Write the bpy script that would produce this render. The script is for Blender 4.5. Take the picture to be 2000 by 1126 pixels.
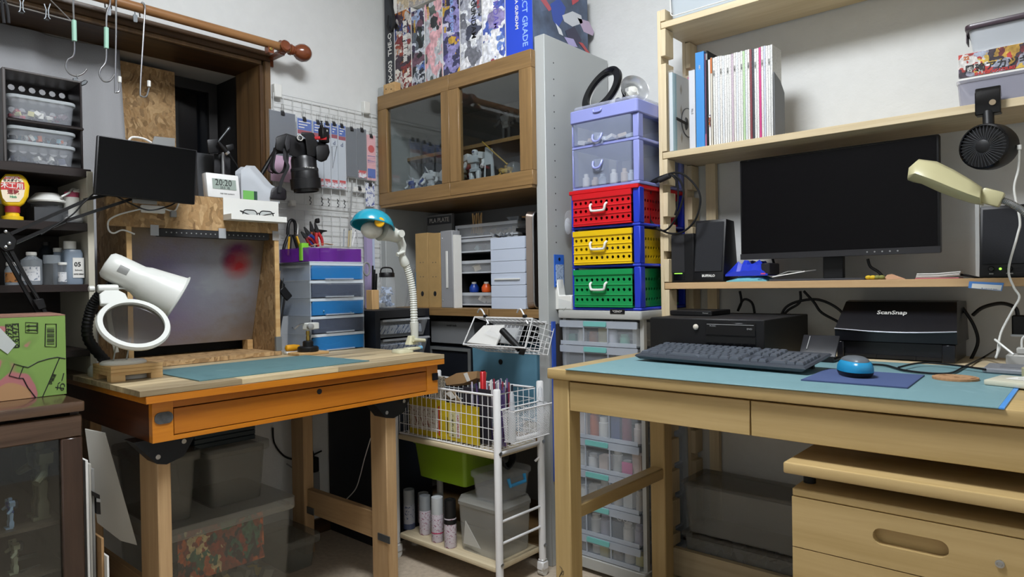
import bpy,bmesh,math,random
from mathutils import Vector,Matrix,Euler
random.seed(7)
for o in list(bpy.data.objects): bpy.data.objects.remove(o)
S = bpy.context.scene
COL = S.collection
R = math.radians
PI = math.pi

# ------------------------------------------------------------------ camera
FPX,CXP,CYP = 1315.0,1000.0,563.0
YAW,PITCH,ROLL = R(41.28),R(-0.42),R(-0.95)
CAM = Vector((0,0,1.0))
_f = Vector((-math.sin(YAW)*math.cos(PITCH),math.cos(YAW)*math.cos(PITCH),math.sin(PITCH)))
_r0 = Vector((math.cos(YAW),math.sin(YAW),0));_u0 = _r0.cross(_f)
_r = _r0*math.cos(ROLL) + _u0*math.sin(ROLL)
_u = -_r0*math.sin(ROLL) + _u0*math.cos(ROLL)
cd = bpy.data.cameras.new('view');cam = bpy.data.objects.new('view',cd);COL.objects.link(cam)
cd.sensor_fit = 'HORIZONTAL';cd.sensor_width = 36;cd.lens = FPX/2000*36
cd.clip_start = 0.02;cd.clip_end = 50
mm = Matrix.Identity(4)
for i in range(3):
    mm[i][0] = _r[i];mm[i][1] = _u[i];mm[i][2] = -_f[i];mm[i][3] = CAM[i]
cam.matrix_world = mm
S.camera = cam
# ------------------------------------------------------------------ world, exposure
w = bpy.data.worlds.new('room_world');S.world = w;w.use_nodes = True
w.node_tree.nodes['Background'].inputs[0].default_value = (0.02,0.022,0.028,1)
w.node_tree.nodes['Background'].inputs[1].default_value = 0.3
S.view_settings.view_transform = 'Standard';S.view_settings.look = 'None'
S.view_settings.gamma = 1.0;S.view_settings.use_curve_mapping = False
S.view_settings.exposure = 0.12
S.cycles.transparent_max_bounces = 24
LAMP_POS = (-0.88,0.85,2.55);LAMP_POWER = 54
# ------------------------------------------------------------------ measuring helpers
WL,WB = -2.41,2.27        # left wall plane x, back wall plane y
def at(u,v,x=None,y=None,z=None):
    d = _f + _r*((u-CXP)/FPX) - _u*((v-CYP)/FPX)
    if x is not None: t = (x-CAM.x)/d.x
    elif y is not None: t = (y-CAM.y)/d.y
    else: t = (z-CAM.z)/d.z
    return CAM + d*t
def fy(u0,u1,v0,v1,y):   # extents on a plane of constant y: x0,x1,z0,z1
    um,vm = (u0+u1)/2,(v0+v1)/2
    return at(u0,vm,y=y).x,at(u1,vm,y=y).x,at(um,v1,y=y).z,at(um,v0,y=y).z
def fx(u0,u1,v0,v1,x):   # extents on a plane of constant x: y0,y1,z0,z1
    um,vm = (u0+u1)/2,(v0+v1)/2
    return at(u0,vm,x=x).y,at(u1,vm,x=x).y,at(um,v1,x=x).z,at(um,v0,x=x).z
# ------------------------------------------------------------------ materials
def lin(c):
    if isinstance(c,str):
        c = c.lstrip('#');c = [int(c[i:i+2],16)/255 for i in (0,2,4)]
    return tuple((x/12.92 if x <= .04045 else ((x+.055)/1.055)**2.4) for x in c[:3]) + (1,)
MATS = {}
def _new(name):
    m = bpy.data.materials.new(name);m.use_nodes = True
    nt = m.node_tree;return m,nt,nt.nodes['Principled BSDF'],nt.nodes['Material Output']
def N(nt,t,**kw):
    n = nt.nodes.new(t)
    for k,v in kw.items():
        if hasattr(n,k): setattr(n,k,v)
        else: n.inputs[k].default_value = v
    return n
def ramp(nt,fac,stops,interp='LINEAR'):
    r = nt.nodes.new('ShaderNodeValToRGB');r.color_ramp.interpolation = interp
    e = r.color_ramp.elements
    while len(e) < len(stops): e.new(0.5)
    for i,(p,c) in enumerate(stops): e[i].position = p;e[i].color = lin(c)
    nt.links.new(fac,r.inputs[0]);return r.outputs[0]
def coords(nt,scale=(1,1,1),rot=(0,0,0),kind='Object'):
    t = nt.nodes.new('ShaderNodeTexCoord');mp = nt.nodes.new('ShaderNodeMapping')
    mp.inputs['Scale'].default_value = scale;mp.inputs['Rotation'].default_value = rot
    nt.links.new(t.outputs[kind],mp.inputs[0]);return mp.outputs[0]
def mat(name,col,rough=.5,metal=0,spec=.5,coat=0,bump=0,bscale=300,var=0,vscale=8,emit=0,sss=0):
    if name in MATS: return MATS[name]
    m,nt,b,out = _new(name);L = nt.links.new
    b.inputs['Base Color'].default_value = lin(col);b.inputs['Roughness'].default_value = rough
    b.inputs['Metallic'].default_value = metal;b.inputs['Specular IOR Level'].default_value = spec
    b.inputs['Coat Weight'].default_value = coat;b.inputs['Coat Roughness'].default_value = .1
    if emit:
        b.inputs['Emission Color'].default_value = lin(col);b.inputs['Emission Strength'].default_value = emit
    if var:
        n = N(nt,'ShaderNodeTexNoise',Scale=vscale,Detail=4);L(coords(nt),n.inputs['Vector'])
        c = lin(col);mx = N(nt,'ShaderNodeMix',data_type='RGBA')
        mx.inputs[6].default_value = tuple(x*(1-var) for x in c[:3])+(1,)
        mx.inputs[7].default_value = tuple(min(1,x*(1+var)) for x in c[:3])+(1,)
        mr = N(nt,'ShaderNodeMapRange');mr.inputs[1].default_value = .3;mr.inputs[2].default_value = .7
        L(n.outputs[0],mr.inputs[0]);L(mr.outputs[0],mx.inputs[0]);L(mx.outputs[2],b.inputs['Base Color'])
    if bump:
        n = N(nt,'ShaderNodeTexNoise',Scale=bscale,Detail=3);L(coords(nt),n.inputs['Vector'])
        bp = N(nt,'ShaderNodeBump',Strength=bump,Distance=.002);L(n.outputs[0],bp.inputs['Height']);L(bp.outputs[0],b.inputs['Normal'])
    MATS[name] = m;return m
def wood(name,c1,c2,axis='x',rough=.45,scale=1.0,coat=0,rand=0.0,spec=.4):
    """long grain along axis"""
    if name in MATS: return MATS[name]
    m,nt,b,out = _new(name);L = nt.links.new
    sc = {'x': (1.2,22,22),'y': (22,1.2,22),'z': (22,22,1.2)}[axis]
    co = coords(nt,tuple(s*scale for s in sc),kind='Object')
    oi = nt.nodes.new('ShaderNodeObjectInfo');add = N(nt,'ShaderNodeVectorMath',operation='ADD')
    ml = N(nt,'ShaderNodeMath',operation='MULTIPLY');ml.inputs[1].default_value = 37
    L(oi.outputs['Random'],ml.inputs[0]);L(co,add.inputs[0]);L(ml.outputs[0],add.inputs[1])
    n = N(nt,'ShaderNodeTexNoise',Scale=1.6,Detail=6,Roughness=.6,Distortion=.6);L(add.outputs[0],n.inputs['Vector'])
    n2 = N(nt,'ShaderNodeTexNoise',Scale=9,Detail=3);L(add.outputs[0],n2.inputs['Vector'])
    mx0 = N(nt,'ShaderNodeMath',operation='MULTIPLY_ADD');L(n2.outputs[0],mx0.inputs[0]);mx0.inputs[1].default_value = .35;L(n.outputs[0],mx0.inputs[2])
    col = ramp(nt,mx0.outputs[0],[(.45,c1),(.85,c2)])
    if rand:
        hs = N(nt,'ShaderNodeHueSaturation');L(col,hs.inputs['Color'])
        mr = N(nt,'ShaderNodeMapRange');mr.inputs[3].default_value = 1-rand;mr.inputs[4].default_value = 1+rand
        L(oi.outputs['Random'],mr.inputs[0]);L(mr.outputs[0],hs.inputs['Value']);col = hs.outputs[0]
    L(col,b.inputs['Base Color']);b.inputs['Roughness'].default_value = rough
    b.inputs['Specular IOR Level'].default_value = spec;b.inputs['Coat Weight'].default_value = coat;b.inputs['Coat Roughness'].default_value = .15
    bp = N(nt,'ShaderNodeBump',Strength=.12,Distance=.001);L(mx0.outputs[0],bp.inputs['Height']);L(bp.outputs[0],b.inputs['Normal'])
    MATS[name] = m;return m
def osb(name,scale=1.0,dark=1.0):
    if name in MATS: return MATS[name]
    m,nt,b,out = _new(name);L = nt.links.new
    pal = [(0,'#846846'),(.25,'#a98960'),(.5,'#997850'),(.75,'#bb9c72'),(1,'#775c3e')]
    co = coords(nt,(1,1,1));nz = N(nt,'ShaderNodeTexNoise',Scale=6*scale,Detail=2);L(co,nz.inputs['Vector'])
    mx = N(nt,'ShaderNodeMix',data_type='VECTOR');mx.inputs[0].default_value = .12;L(co,mx.inputs[4]);L(nz.outputs[1],mx.inputs[5])
    mp1 = N(nt,'ShaderNodeMapping');mp1.inputs['Rotation'].default_value = (.6,.5,.7);mp1.inputs['Scale'].default_value = (130*scale,34*scale,58*scale);L(mx.outputs[1],mp1.inputs[0])
    v1 = N(nt,'ShaderNodeTexVoronoi');v1.inputs['Scale'].default_value = 1;L(mp1.outputs[0],v1.inputs['Vector'])
    mp2 = N(nt,'ShaderNodeMapping');mp2.inputs['Rotation'].default_value = (-.7,-.4,-.5);mp2.inputs['Scale'].default_value = (48*scale,110*scale,34*scale);L(mx.outputs[1],mp2.inputs[0])
    v2 = N(nt,'ShaderNodeTexVoronoi');v2.inputs['Scale'].default_value = 1;L(mp2.outputs[0],v2.inputs['Vector'])
    s1 = N(nt,'ShaderNodeSeparateColor');L(v1.outputs['Color'],s1.inputs[0]);s2 = N(nt,'ShaderNodeSeparateColor');L(v2.outputs['Color'],s2.inputs[0])
    c1 = ramp(nt,s1.outputs[0],pal);c2 = ramp(nt,s2.outputs[0],pal)
    gt = N(nt,'ShaderNodeMath',operation='GREATER_THAN');gt.inputs[1].default_value = .5;L(s2.outputs[1],gt.inputs[0])
    mc = N(nt,'ShaderNodeMix',data_type='RGBA');L(gt.outputs[0],mc.inputs[0]);L(c1,mc.inputs[6]);L(c2,mc.inputs[7])
    gr = N(nt,'ShaderNodeTexNoise',Scale=90*scale,Detail=4);L(co,gr.inputs['Vector'])
    hs = N(nt,'ShaderNodeHueSaturation');L(mc.outputs[2],hs.inputs['Color']);mr = N(nt,'ShaderNodeMapRange');mr.inputs[3].default_value = .7*dark;mr.inputs[4].default_value = 1.25*dark
    L(gr.outputs[0],mr.inputs[0]);L(mr.outputs[0],hs.inputs['Value']);L(hs.outputs[0],b.inputs['Base Color'])
    b.inputs['Roughness'].default_value = .75;b.inputs['Specular IOR Level'].default_value = .25
    bp = N(nt,'ShaderNodeBump',Strength=.25,Distance=.001);L(s2.outputs[0],bp.inputs['Height']);L(bp.outputs[0],b.inputs['Normal'])
    MATS[name] = m;return m
def clear(name,col,opac=.35,rough=.25,tint='#ffffff',spec=.5):
    """thin see-through plastic: part transparent, part frosted surface"""
    if name in MATS: return MATS[name]
    m,nt,b,out = _new(name);L = nt.links.new
    b.inputs['Base Color'].default_value = lin(col);b.inputs['Roughness'].default_value = rough;b.inputs['Specular IOR Level'].default_value = spec
    t = N(nt,'ShaderNodeBsdfTransparent');t.inputs[0].default_value = lin(tint)
    mx = N(nt,'ShaderNodeMixShader');mx.inputs[0].default_value = 1-(1-opac)**.5   # a wall has two faces
    L(t.outputs[0],mx.inputs[1]);L(b.outputs[0],mx.inputs[2]);L(mx.outputs[0],out.inputs[0])
    MATS[name] = m;return m
def glass(name,tint='#e8eceb',refl=1.0,rough=.02,base=.04):
    if name in MATS: return MATS[name]
    m,nt,b,out = _new(name);L = nt.links.new
    t = N(nt,'ShaderNodeBsdfTransparent');t.inputs[0].default_value = lin(tint)
    g = N(nt,'ShaderNodeBsdfGlossy');g.inputs['Roughness'].default_value = rough
    fr = N(nt,'ShaderNodeFresnel');ge = N(nt,'ShaderNodeNewGeometry');io = N(nt,'ShaderNodeMapRange');io.inputs[3].default_value = 1.5;io.inputs[4].default_value = 1/1.5;L(ge.outputs['Backfacing'],io.inputs[0]);L(io.outputs[0],fr.inputs['IOR']);ma = N(nt,'ShaderNodeMath',operation='MULTIPLY_ADD');L(fr.outputs[0],ma.inputs[0]);ma.inputs[1].default_value = refl;ma.inputs[2].default_value = base-.04
    mx = N(nt,'ShaderNodeMixShader');L(ma.outputs[0],mx.inputs[0]);L(t.outputs[0],mx.inputs[1]);L(g.outputs[0],mx.inputs[2]);L(mx.outputs[0],out.inputs[0])
    MATS[name] = m;return m
def art(name,pal,scale=14,distort=.5,stretch=(1,1,1),rough=.35,rot=(.3,.2,.4)):
    """abstract printed artwork: sharp patches of the palette"""
    if name in MATS: return MATS[name]
    m,nt,b,out = _new(name);L = nt.links.new
    co = coords(nt,stretch,rot);nz = N(nt,'ShaderNodeTexNoise',Scale=scale*.6,Detail=3);L(co,nz.inputs['Vector'])
    mx = N(nt,'ShaderNodeMix',data_type='VECTOR');mx.inputs[0].default_value = distort*.25;L(co,mx.inputs[4]);L(nz.outputs[1],mx.inputs[5])
    v = N(nt,'ShaderNodeTexVoronoi',Scale=scale);L(mx.outputs[1],v.inputs['Vector'])
    s = N(nt,'ShaderNodeSeparateColor');L(v.outputs['Color'],s.inputs[0])
    n = len(pal);c = ramp(nt,s.outputs[0],[(i/n,p) for i,p in enumerate(pal)],'CONSTANT')
    n2 = N(nt,'ShaderNodeTexNoise',Scale=scale*3,Detail=3);L(co,n2.inputs['Vector'])
    hs = N(nt,'ShaderNodeHueSaturation');L(c,hs.inputs['Color']);mr = N(nt,'ShaderNodeMapRange');mr.inputs[1].default_value = .3;mr.inputs[2].default_value = .7;mr.inputs[3].default_value = .55;mr.inputs[4].default_value = 1.3
    L(n2.outputs[0],mr.inputs[0]);L(mr.outputs[0],hs.inputs['Value']);L(hs.outputs[0],b.inputs['Base Color'])
    b.inputs['Roughness'].default_value = rough
    MATS[name] = m;return m
def fineprint(name,paper,ink,scale=(1,1,260),thr=.5,rough=.5):
    """unreadably small print: broken dark lines on paper"""
    if name in MATS: return MATS[name]
    m,nt,b,out = _new(name);L = nt.links.new
    co = coords(nt,scale);n = N(nt,'ShaderNodeTexNoise',Scale=1.0,Detail=2,Roughness=.7);L(co,n.inputs['Vector'])
    c = ramp(nt,n.outputs[0],[(thr,paper),(thr+.06,ink)]);L(c,b.inputs['Base Color']);b.inputs['Roughness'].default_value = rough
    MATS[name] = m;return m
# ------------------------------------------------------------------ geometry collector
def rr(w,h,r,n=4):
    """rounded rectangle outline centred at 0"""
    p = []
    for cx,cy,a0 in ((w/2-r,h/2-r,0),(-w/2+r,h/2-r,90),(-w/2+r,-h/2+r,180),(w/2-r,-h/2+r,270)):
        for i in range(n+1):
            a = R(a0+90*i/n);p.append((cx+r*math.cos(a),cy+r*math.sin(a)))
    return p
def basis(axis):
    a = Vector(axis).normalized();t = Vector((0,0,1)) if abs(a.z) < .9 else Vector((1,0,0))
    b = t.cross(a).normalized();c = a.cross(b);return b,c,a
class G:
    def __init__(s,M=None): s.v = [];s.f = [];s.M = M
    def add(s,vs,fs):
        k = len(s.v)
        for p in vs:
            p = Vector(p);s.v.append(s.M @ p if s.M is not None else p)
        s.f += [tuple(i+k for i in f) for f in fs];return s
    def box(s,x0,x1,y0,y1,z0,z1):
        if x0 > x1: x0,x1 = x1,x0
        if y0 > y1: y0,y1 = y1,y0
        if z0 > z1: z0,z1 = z1,z0
        return s.add([(x0,y0,z0),(x1,y0,z0),(x1,y1,z0),(x0,y1,z0),(x0,y0,z1),(x1,y0,z1),(x1,y1,z1),(x0,y1,z1)],
                     [(0,3,2,1),(4,5,6,7),(0,1,5,4),(1,2,6,5),(2,3,7,6),(3,0,4,7)])
    def obox(s,c,size,rot=(0,0,0)):
        m = Matrix.Translation(c) @ Euler(rot).to_matrix().to_4x4();a,b,d = [q/2 for q in size]
        vs = [m @ Vector(p) for p in [(-a,-b,-d),(a,-b,-d),(a,b,-d),(-a,b,-d),(-a,-b,d),(a,-b,d),(a,b,d),(-a,b,d)]]
        return s.add(vs,[(0,3,2,1),(4,5,6,7),(0,1,5,4),(1,2,6,5),(2,3,7,6),(3,0,4,7)])
    def bar(s,p0,p1,w,h,up=(0,0,1)):
        p0,p1 = Vector(p0),Vector(p1);d = (p1-p0).normalized();sd = d.cross(Vector(up))
        if sd.length < 1e-4: sd = d.cross(Vector((1,0,0)))
        sd.normalize();up2 = sd.cross(d)
        q = [(-w/2,-h/2),(w/2,-h/2),(w/2,h/2),(-w/2,h/2)]
        return s.loft([[p + sd*a + up2*b for a,b in q] for p in (p0,p1)])
    def loft(s,rings,cap0=True,cap1=True,closed=True):
        n = len(rings[0]);vs = [p for r_ in rings for p in r_];fs = []
        for i in range(len(rings)-1):
            for j in range(n if closed else n-1):
                k = (j+1) % n;fs.append((i*n+j,i*n+k,(i+1)*n+k,(i+1)*n+j))
        if cap0: fs.append(tuple(range(n-1,-1,-1)))
        if cap1: fs.append(tuple((len(rings)-1)*n+j for j in range(n)))
        return s.add(vs,fs)
    def cyl(s,p0,p1,r0,r1=None,n=16,cap=True):
        r1 = r0 if r1 is None else r1;p0,p1 = Vector(p0),Vector(p1);b,c,a = basis(p1-p0)
        rg = [[p + (b*math.cos(2*PI*j/n) + c*math.sin(2*PI*j/n))*r_ for j in range(n)] for p,r_ in ((p0,r0),(p1,r1))]
        return s.loft(rg,cap,cap)
    def lathe(s,prof,o,axis=(0,0,1),n=24,sx=1,sy=1,cap=True):
        o = Vector(o);b,c,a = basis(axis)
        rg = [[o + a*h + (b*(math.cos(2*PI*j/n)*sx) + c*(math.sin(2*PI*j/n)*sy))*max(r_,1e-5) for j in range(n)] for r_,h in prof]
        return s.loft(rg,cap,cap)
    def tube(s,pts,r,n=8,closed=False):
        pts = [Vector(p) for p in pts];m = len(pts);rg = [];nb = None
        for i,p in enumerate(pts):
            a = pts[(i-1) % m] if (closed or i > 0) else p;c = pts[(i+1) % m] if (closed or i < m-1) else p
            d = (c-a).normalized()
            if nb is None: nb,nc,_ = basis(d)
            else:
                nb = nb - d*nb.dot(d)
                if nb.length < 1e-5: nb,nc,_ = basis(d)
                nb.normalize();nc = d.cross(nb)
            ri = r[i] if isinstance(r,(list,tuple)) else r
            rg.append([p + (nb*math.cos(2*PI*j/n) + nc*math.sin(2*PI*j/n))*ri for j in range(n)])
        if closed: rg.append(rg[0]);return s.loft(rg,False,False)
        return s.loft(rg)
    def prism(s,outline,vec):
        o = [Vector(p) for p in outline];v = Vector(vec);return s.loft([o,[p+v for p in o]])
    def rbox(s,x0,x1,y0,y1,z0,z1,r,axis='z',n=4,taper=0):
        if axis == 'z':
            w,h = x1-x0,y1-y0;c = ((x0+x1)/2,(y0+y1)/2)
            a = [Vector((c[0]+p*(1-taper/max(w,1e-6)*2),c[1]+q*(1-taper/max(h,1e-6)*2),z0)) for p,q in rr(w,h,r,n)]
            b = [Vector((c[0]+p,c[1]+q,z1)) for p,q in rr(w,h,r,n)]
        elif axis == 'y':
            w,h = x1-x0,z1-z0;c = ((x0+x1)/2,(z0+z1)/2)
            a = [Vector((c[0]+p,y1,c[1]+q)) for p,q in rr(w,h,r,n)];b = [Vector((c[0]+p,y0,c[1]+q)) for p,q in rr(w,h,r,n)]
        else:
            w,h = y1-y0,z1-z0;c = ((y0+y1)/2,(z0+z1)/2)
            a = [Vector((x0,c[0]+p,c[1]+q)) for p,q in rr(w,h,r,n)];b = [Vector((x1,c[0]+p,c[1]+q)) for p,q in rr(w,h,r,n)]
        return s.loft([a,b])
    def sphere(s,c,r_,nu=16,nv=10):
        rx,ry,rz = r_ if isinstance(r_,(tuple,list)) else (r_,r_,r_)
        rg = [[Vector((c[0]+rx*math.sin(PI*i/nv)*math.cos(2*PI*j/nu),c[1]+ry*math.sin(PI*i/nv)*math.sin(2*PI*j/nu),c[2]-rz*math.cos(PI*i/nv))) if 0 < i < nv else
               Vector((c[0]+1e-5*math.cos(2*PI*j/nu),c[1]+1e-5*math.sin(2*PI*j/nu),c[2]-rz*math.cos(PI*i/nv))) for j in range(nu)] for i in range(nv+1)]
        return s.loft(rg)
    def quad(s,a,b,c,d): return s.add([a,b,c,d],[(0,1,2,3)])
    def tray(s,x0,x1,y0,y1,z0,z1,t=.002,taper=0,r=0.01,n=3):
        """open-top box with wall thickness"""
        w,h = x1-x0,y1-y0;c = ((x0+x1)/2,(y0+y1)/2)
        def ring(ins,z,tp): return [Vector((c[0]+p*(1-2*(ins+tp)/w),c[1]+q*(1-2*(ins+tp)/h),z)) for p,q in rr(w,h,r,n)]
        return s.loft([ring(0,z0,taper),ring(0,z1,0),ring(t,z1,0),ring(t,z0+t,taper)])
    def holes(s,o,ex,ey,nx,ny,w,h,r,depth,margin=(0,0),n=8):
        """perforated plate in the plane o + ex*u + ey*v, with hole walls going along depth vector"""
        o,ex,ey,dv = Vector(o),Vector(ex),Vector(ey),Vector(depth)
        mx_,my_ = margin;cw,ch = (w-2*mx_)/nx,(h-2*my_)/ny
        sq = [(1,0),(1,1),(0,1),(-1,1),(-1,0),(-1,-1),(0,-1),(1,-1)]
        P = lambda a,b: o + ex*a + ey*b
        for i in range(nx):
            for j in range(ny):
                cx,cy = mx_+cw*(i+.5),my_+ch*(j+.5)
                A = [P(cx+a*cw/2,cy+b*ch/2) for a,b in sq]
                B = [P(cx+r*math.cos(PI/4*k),cy+r*math.sin(PI/4*k)) for k in range(8)]
                C = [p+dv for p in B]
                s.add(A+B+C,[(k,(k+1) % 8,8+(k+1) % 8,8+k) for k in range(8)] + [(8+k,8+(k+1) % 8,16+(k+1) % 8,16+k) for k in range(8)])
        if mx_: s.quad(P(0,0),P(mx_,0),P(mx_,h),P(0,h));s.quad(P(w-mx_,0),P(w,0),P(w,h),P(w-mx_,h))
        if my_: s.quad(P(mx_,0),P(w-mx_,0),P(w-mx_,my_),P(mx_,my_));s.quad(P(mx_,h-my_),P(w-mx_,h-my_),P(w-mx_,h),P(mx_,h))
        return s
    def obj(s,name,m,parent=None,bevel=0,seg=1,smooth=38,label=None,cat=None,group=None,kind=None,fix=True):
        me = bpy.data.meshes.new(name)
        xs = [p.x for p in s.v];ys = [p.y for p in s.v];zs = [p.z for p in s.v]
        c = Vector(((min(xs)+max(xs))/2,(min(ys)+max(ys))/2,min(zs)))
        me.from_pydata([p-c for p in s.v],[],s.f)
        if bevel or fix:
            bm = bmesh.new();bm.from_mesh(me)
            if fix: bmesh.ops.recalc_face_normals(bm,faces=bm.faces)
            if bevel:
                ed = [e for e in bm.edges if len(e.link_faces) == 2 and e.calc_face_angle(0) > R(50)]
                bmesh.ops.bevel(bm,geom=ed,offset=bevel,segments=seg,profile=.5,affect='EDGES',clamp_overlap=True)
            bm.to_mesh(me);bm.free()
        if smooth:
            me.polygons.foreach_set('use_smooth',[True]*len(me.polygons));me.set_sharp_from_angle(angle=R(smooth))
        me.materials.append(m)
        o = bpy.data.objects.new(name,me);COL.objects.link(o);o.location = c
        if parent is not None:
            o.parent = parent;q = parent;off = Vector((0,0,0))
            while q is not None: off += Vector(q.location);q = q.parent
            o.location = c - off
        return tag(o,label,cat,group,kind)
def tag(o,label=None,cat=None,group=None,kind=None):
    if label: o['label'] = label
    if cat: o['category'] = cat
    if group: o['group'] = group
    if kind: o['kind'] = kind
    return o
def thing(name,label,cat,group=None):
    o = bpy.data.objects.new(name,None);o.empty_display_size = .05;COL.objects.link(o);return tag(o,label,cat,group)
def struct(o): o['kind'] = 'structure';return o
def sgroup(name):
    o = bpy.data.objects.new(name,None);COL.objects.link(o);o['kind'] = 'structure';return o
def dup(root,off,label=None,group=None,mats=None):
    off = Vector(off)
    def cp(o,par):
        c = o.copy();COL.objects.link(c);c.parent = par
        for ch in o.children: cp(ch,c)
        return c
    r_ = cp(root,None);r_.location = Vector(root.location)+off
    if label: r_['label'] = label
    if group: r_['group'] = group
    return r_
def share(o,loc,parent):
    """copy of a one-mesh part at a world position under parent"""
    c = o.copy();COL.objects.link(c);c.parent = parent
    off = Vector((0,0,0));q = parent
    while q is not None: off += Vector(q.location);q = q.parent
    c.location = Vector(loc)-off;return c
def text(s,loc,size,m,ex,ey,parent=None,name='lettering',sx=1.0,align='CENTER',bold=0,thick=.0004):
    """flat lettering; ex = reading direction, ey = up direction of the letters"""
    cu = bpy.data.curves.new(name,'FONT');cu.body = s;cu.size = size;cu.align_x = align;cu.align_y = 'CENTER';cu.extrude = thick;cu.offset = bold
    cu.resolution_u = 2
    t = bpy.data.objects.new(name,cu);COL.objects.link(t)
    dg = bpy.context.evaluated_depsgraph_get();me = bpy.data.meshes.new_from_object(t.evaluated_get(dg))
    bpy.data.objects.remove(t);bpy.data.curves.remove(cu)
    ex,ey = Vector(ex).normalized()*sx,Vector(ey).normalized();ez = ex.cross(ey).normalized()
    vs = [Vector(loc) + ex*v.co.x + ey*v.co.y + ez*v.co.z for v in me.vertices];fs = [tuple(p.vertices) for p in me.polygons]
    bpy.data.meshes.remove(me)
    if not vs: return None
    g = G();g.v = vs;g.f = fs
    return g.obj(name,m,parent,smooth=0,fix=False)
def bez(p,n=12):
    """smooth curve through points (Catmull-Rom)"""
    p = [Vector(q) for q in p];out = []
    for i in range(len(p)-1):
        a = p[max(i-1,0)];b = p[i];c = p[i+1];d = p[min(i+2,len(p)-1)]
        for k in range(n):
            t = k/n;out.append(.5*((2*b)+(c-a)*t+(2*a-5*b+4*c-d)*t*t+(-a+3*b-3*c+d)*t**3))
    out.append(p[-1]);return out
def RM(loc,rz=0,rx=0,ry=0): return Matrix.Translation(loc) @ Euler((rx,ry,rz)).to_matrix().to_4x4()
def finalize():
    bpy.context.view_layer.update()
    for o in list(S.objects):
        if o.type == 'EMPTY' and o.parent is None:
            lo = Vector((1e9,)*3);hi = Vector((-1e9,)*3);ok = False
            for ch in o.children_recursive:
                if ch.type == 'MESH':
                    for b in ch.bound_box:
                        p = ch.matrix_world @ Vector(b);ok = True
                        lo = Vector(map(min,lo,p));hi = Vector(map(max,hi,p))
            if not ok: continue
            nl = Vector(((lo.x+hi.x)/2,(lo.y+hi.y)/2,lo.z));d = nl - Vector(o.location);o.location = nl
            for ch in o.children: ch.location = Vector(ch.location) - d
EX,EY,EZ = Vector((1,0,0)),Vector((0,1,0)),Vector((0,0,1))
# ================================================================== common materials
M_wall = mat('wallpaper_offwhite','#d0d1cf',.85,bump=.35,bscale=90,var=.02,vscale=25)
M_ceil = mat('ceiling_white','#dcdad6',.9)
M_floor = mat('carpet_beige','#b4a591',.95,bump=.8,bscale=400,var=.12,vscale=60)
M_trim = wood('window_trim_wood','#3a2818','#5c432a','z',.35,1.0)
M_trimy = wood('window_trim_wood_long','#312214','#523c26','y',.35,1.0)
M_jamb = wood('window_jamb_wood','#54402a','#74593a','z',.4,.8)
M_black = mat('black_plastic','#0f0f11',.45,spec=.35)
M_blackg = mat('black_gloss','#0a0a0c',.15,spec=.4)
M_blackm = mat('black_matt','#17171a',.7)
M_white = mat('white_plastic','#d9d9d4',.4)
M_whitem = mat('white_metal','#dedede',.3)
M_steel = mat('steel','#b4b6b8',.28,1)
M_dsteel = mat('dark_steel','#55585a',.4,1)
M_paper = mat('paper_white','#dcdbd6',.8)
M_gray = mat('grey_plastic','#8c8d8c',.5)
M_pine = wood('pine','#a07f58','#bb9b72','z',.55,.8)
M_pinex = wood('pine_x','#a07f58','#bb9b72','x',.55,.8)
M_piney = wood('pine_y','#a47d50','#bf9867','y',.55,.8)
M_ply = wood('plywood','#b08a58','#c9a876','y',.6,.7)
M_frost = clear('frosted_plastic','#d3d7dc',.42,.35)
M_frost2 = clear('frosted_plastic_dense','#d3d8de',.72,.35)
M_clear = clear('clear_plastic','#dfe3e6',.18,.12)
M_film = clear('clear_film','#e8eaee',.22,.08)
M_ink = mat('ink_black','#18181a',.6)
# ================================================================== the room
CE = 2.57;XR,YN = 0.62,-0.85
fl = G().box(WL-.1,XR+.1,YN-.1,WB+.1,-.05,0).obj('floor',M_floor);struct(fl)
ce = G().box(WL-.1,XR+.1,YN-.1,WB+.1,CE,CE+.05).obj('ceiling',M_ceil);struct(ce)
struct(G().box(WL-.1,XR+.1,WB,WB+.1,0,CE).obj('wall_back',M_wall))
struct(G().box(XR,XR+.1,YN,WB,0,CE).obj('wall_right',M_wall))
struct(G().box(WL-.1,XR+.1,YN-.1,YN,0,CE).obj('wall_front',M_wall))
# left wall around the bay window
WY0,WY1,WZ0,WZ1 = -.35,1.322,.92,1.862
g = G();g.box(WL-.1,WL,YN,WY0,0,CE);g.box(WL-.1,WL,WY1,WB,0,CE);g.box(WL-.1,WL,WY0,WY1,0,WZ0);g.box(WL-.1,WL,WY0,WY1,WZ1,CE)
struct(g.obj('wall_left',M_wall))
# bay recess behind it
BX = -2.78
M_night = mat('night_glass','#0a0c10',.08)
M_dark = mat('dark_frame','#1d1b1b',.5)
win = sgroup('window_1')
g = G();g.box(BX-.03,WL-.1,WY0,WY1,WZ0-.03,WZ0);g.obj('window_sill',M_trimy,win)
g = G();g.box(WL-.19,WL+.0,WY0,WY1,WZ1-.016,WZ1+.01);g.obj('head_board',M_trimy,win)
g = G();g.box(BX,WL-.19,WY0,WY1,WZ1-.016,WZ1+.01);g.obj('bay_ceiling',mat('bay_ceiling_white','#b9b9b6',.8),win)
g = G();g.box(WL-.18,WL,WY1-.018,WY1+.01,WZ0,WZ1);g.obj('jamb',M_jamb,win)
g = G();g.box(BX,WL-.18,WY1-.012,WY1+.015,WZ0,WZ1);g.obj('bay_side',M_dark,win)
g = G();g.box(BX,WL,WY0-.01,WY0+.018,WZ0,WZ1);g.obj('jamb',M_jamb,win)
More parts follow.
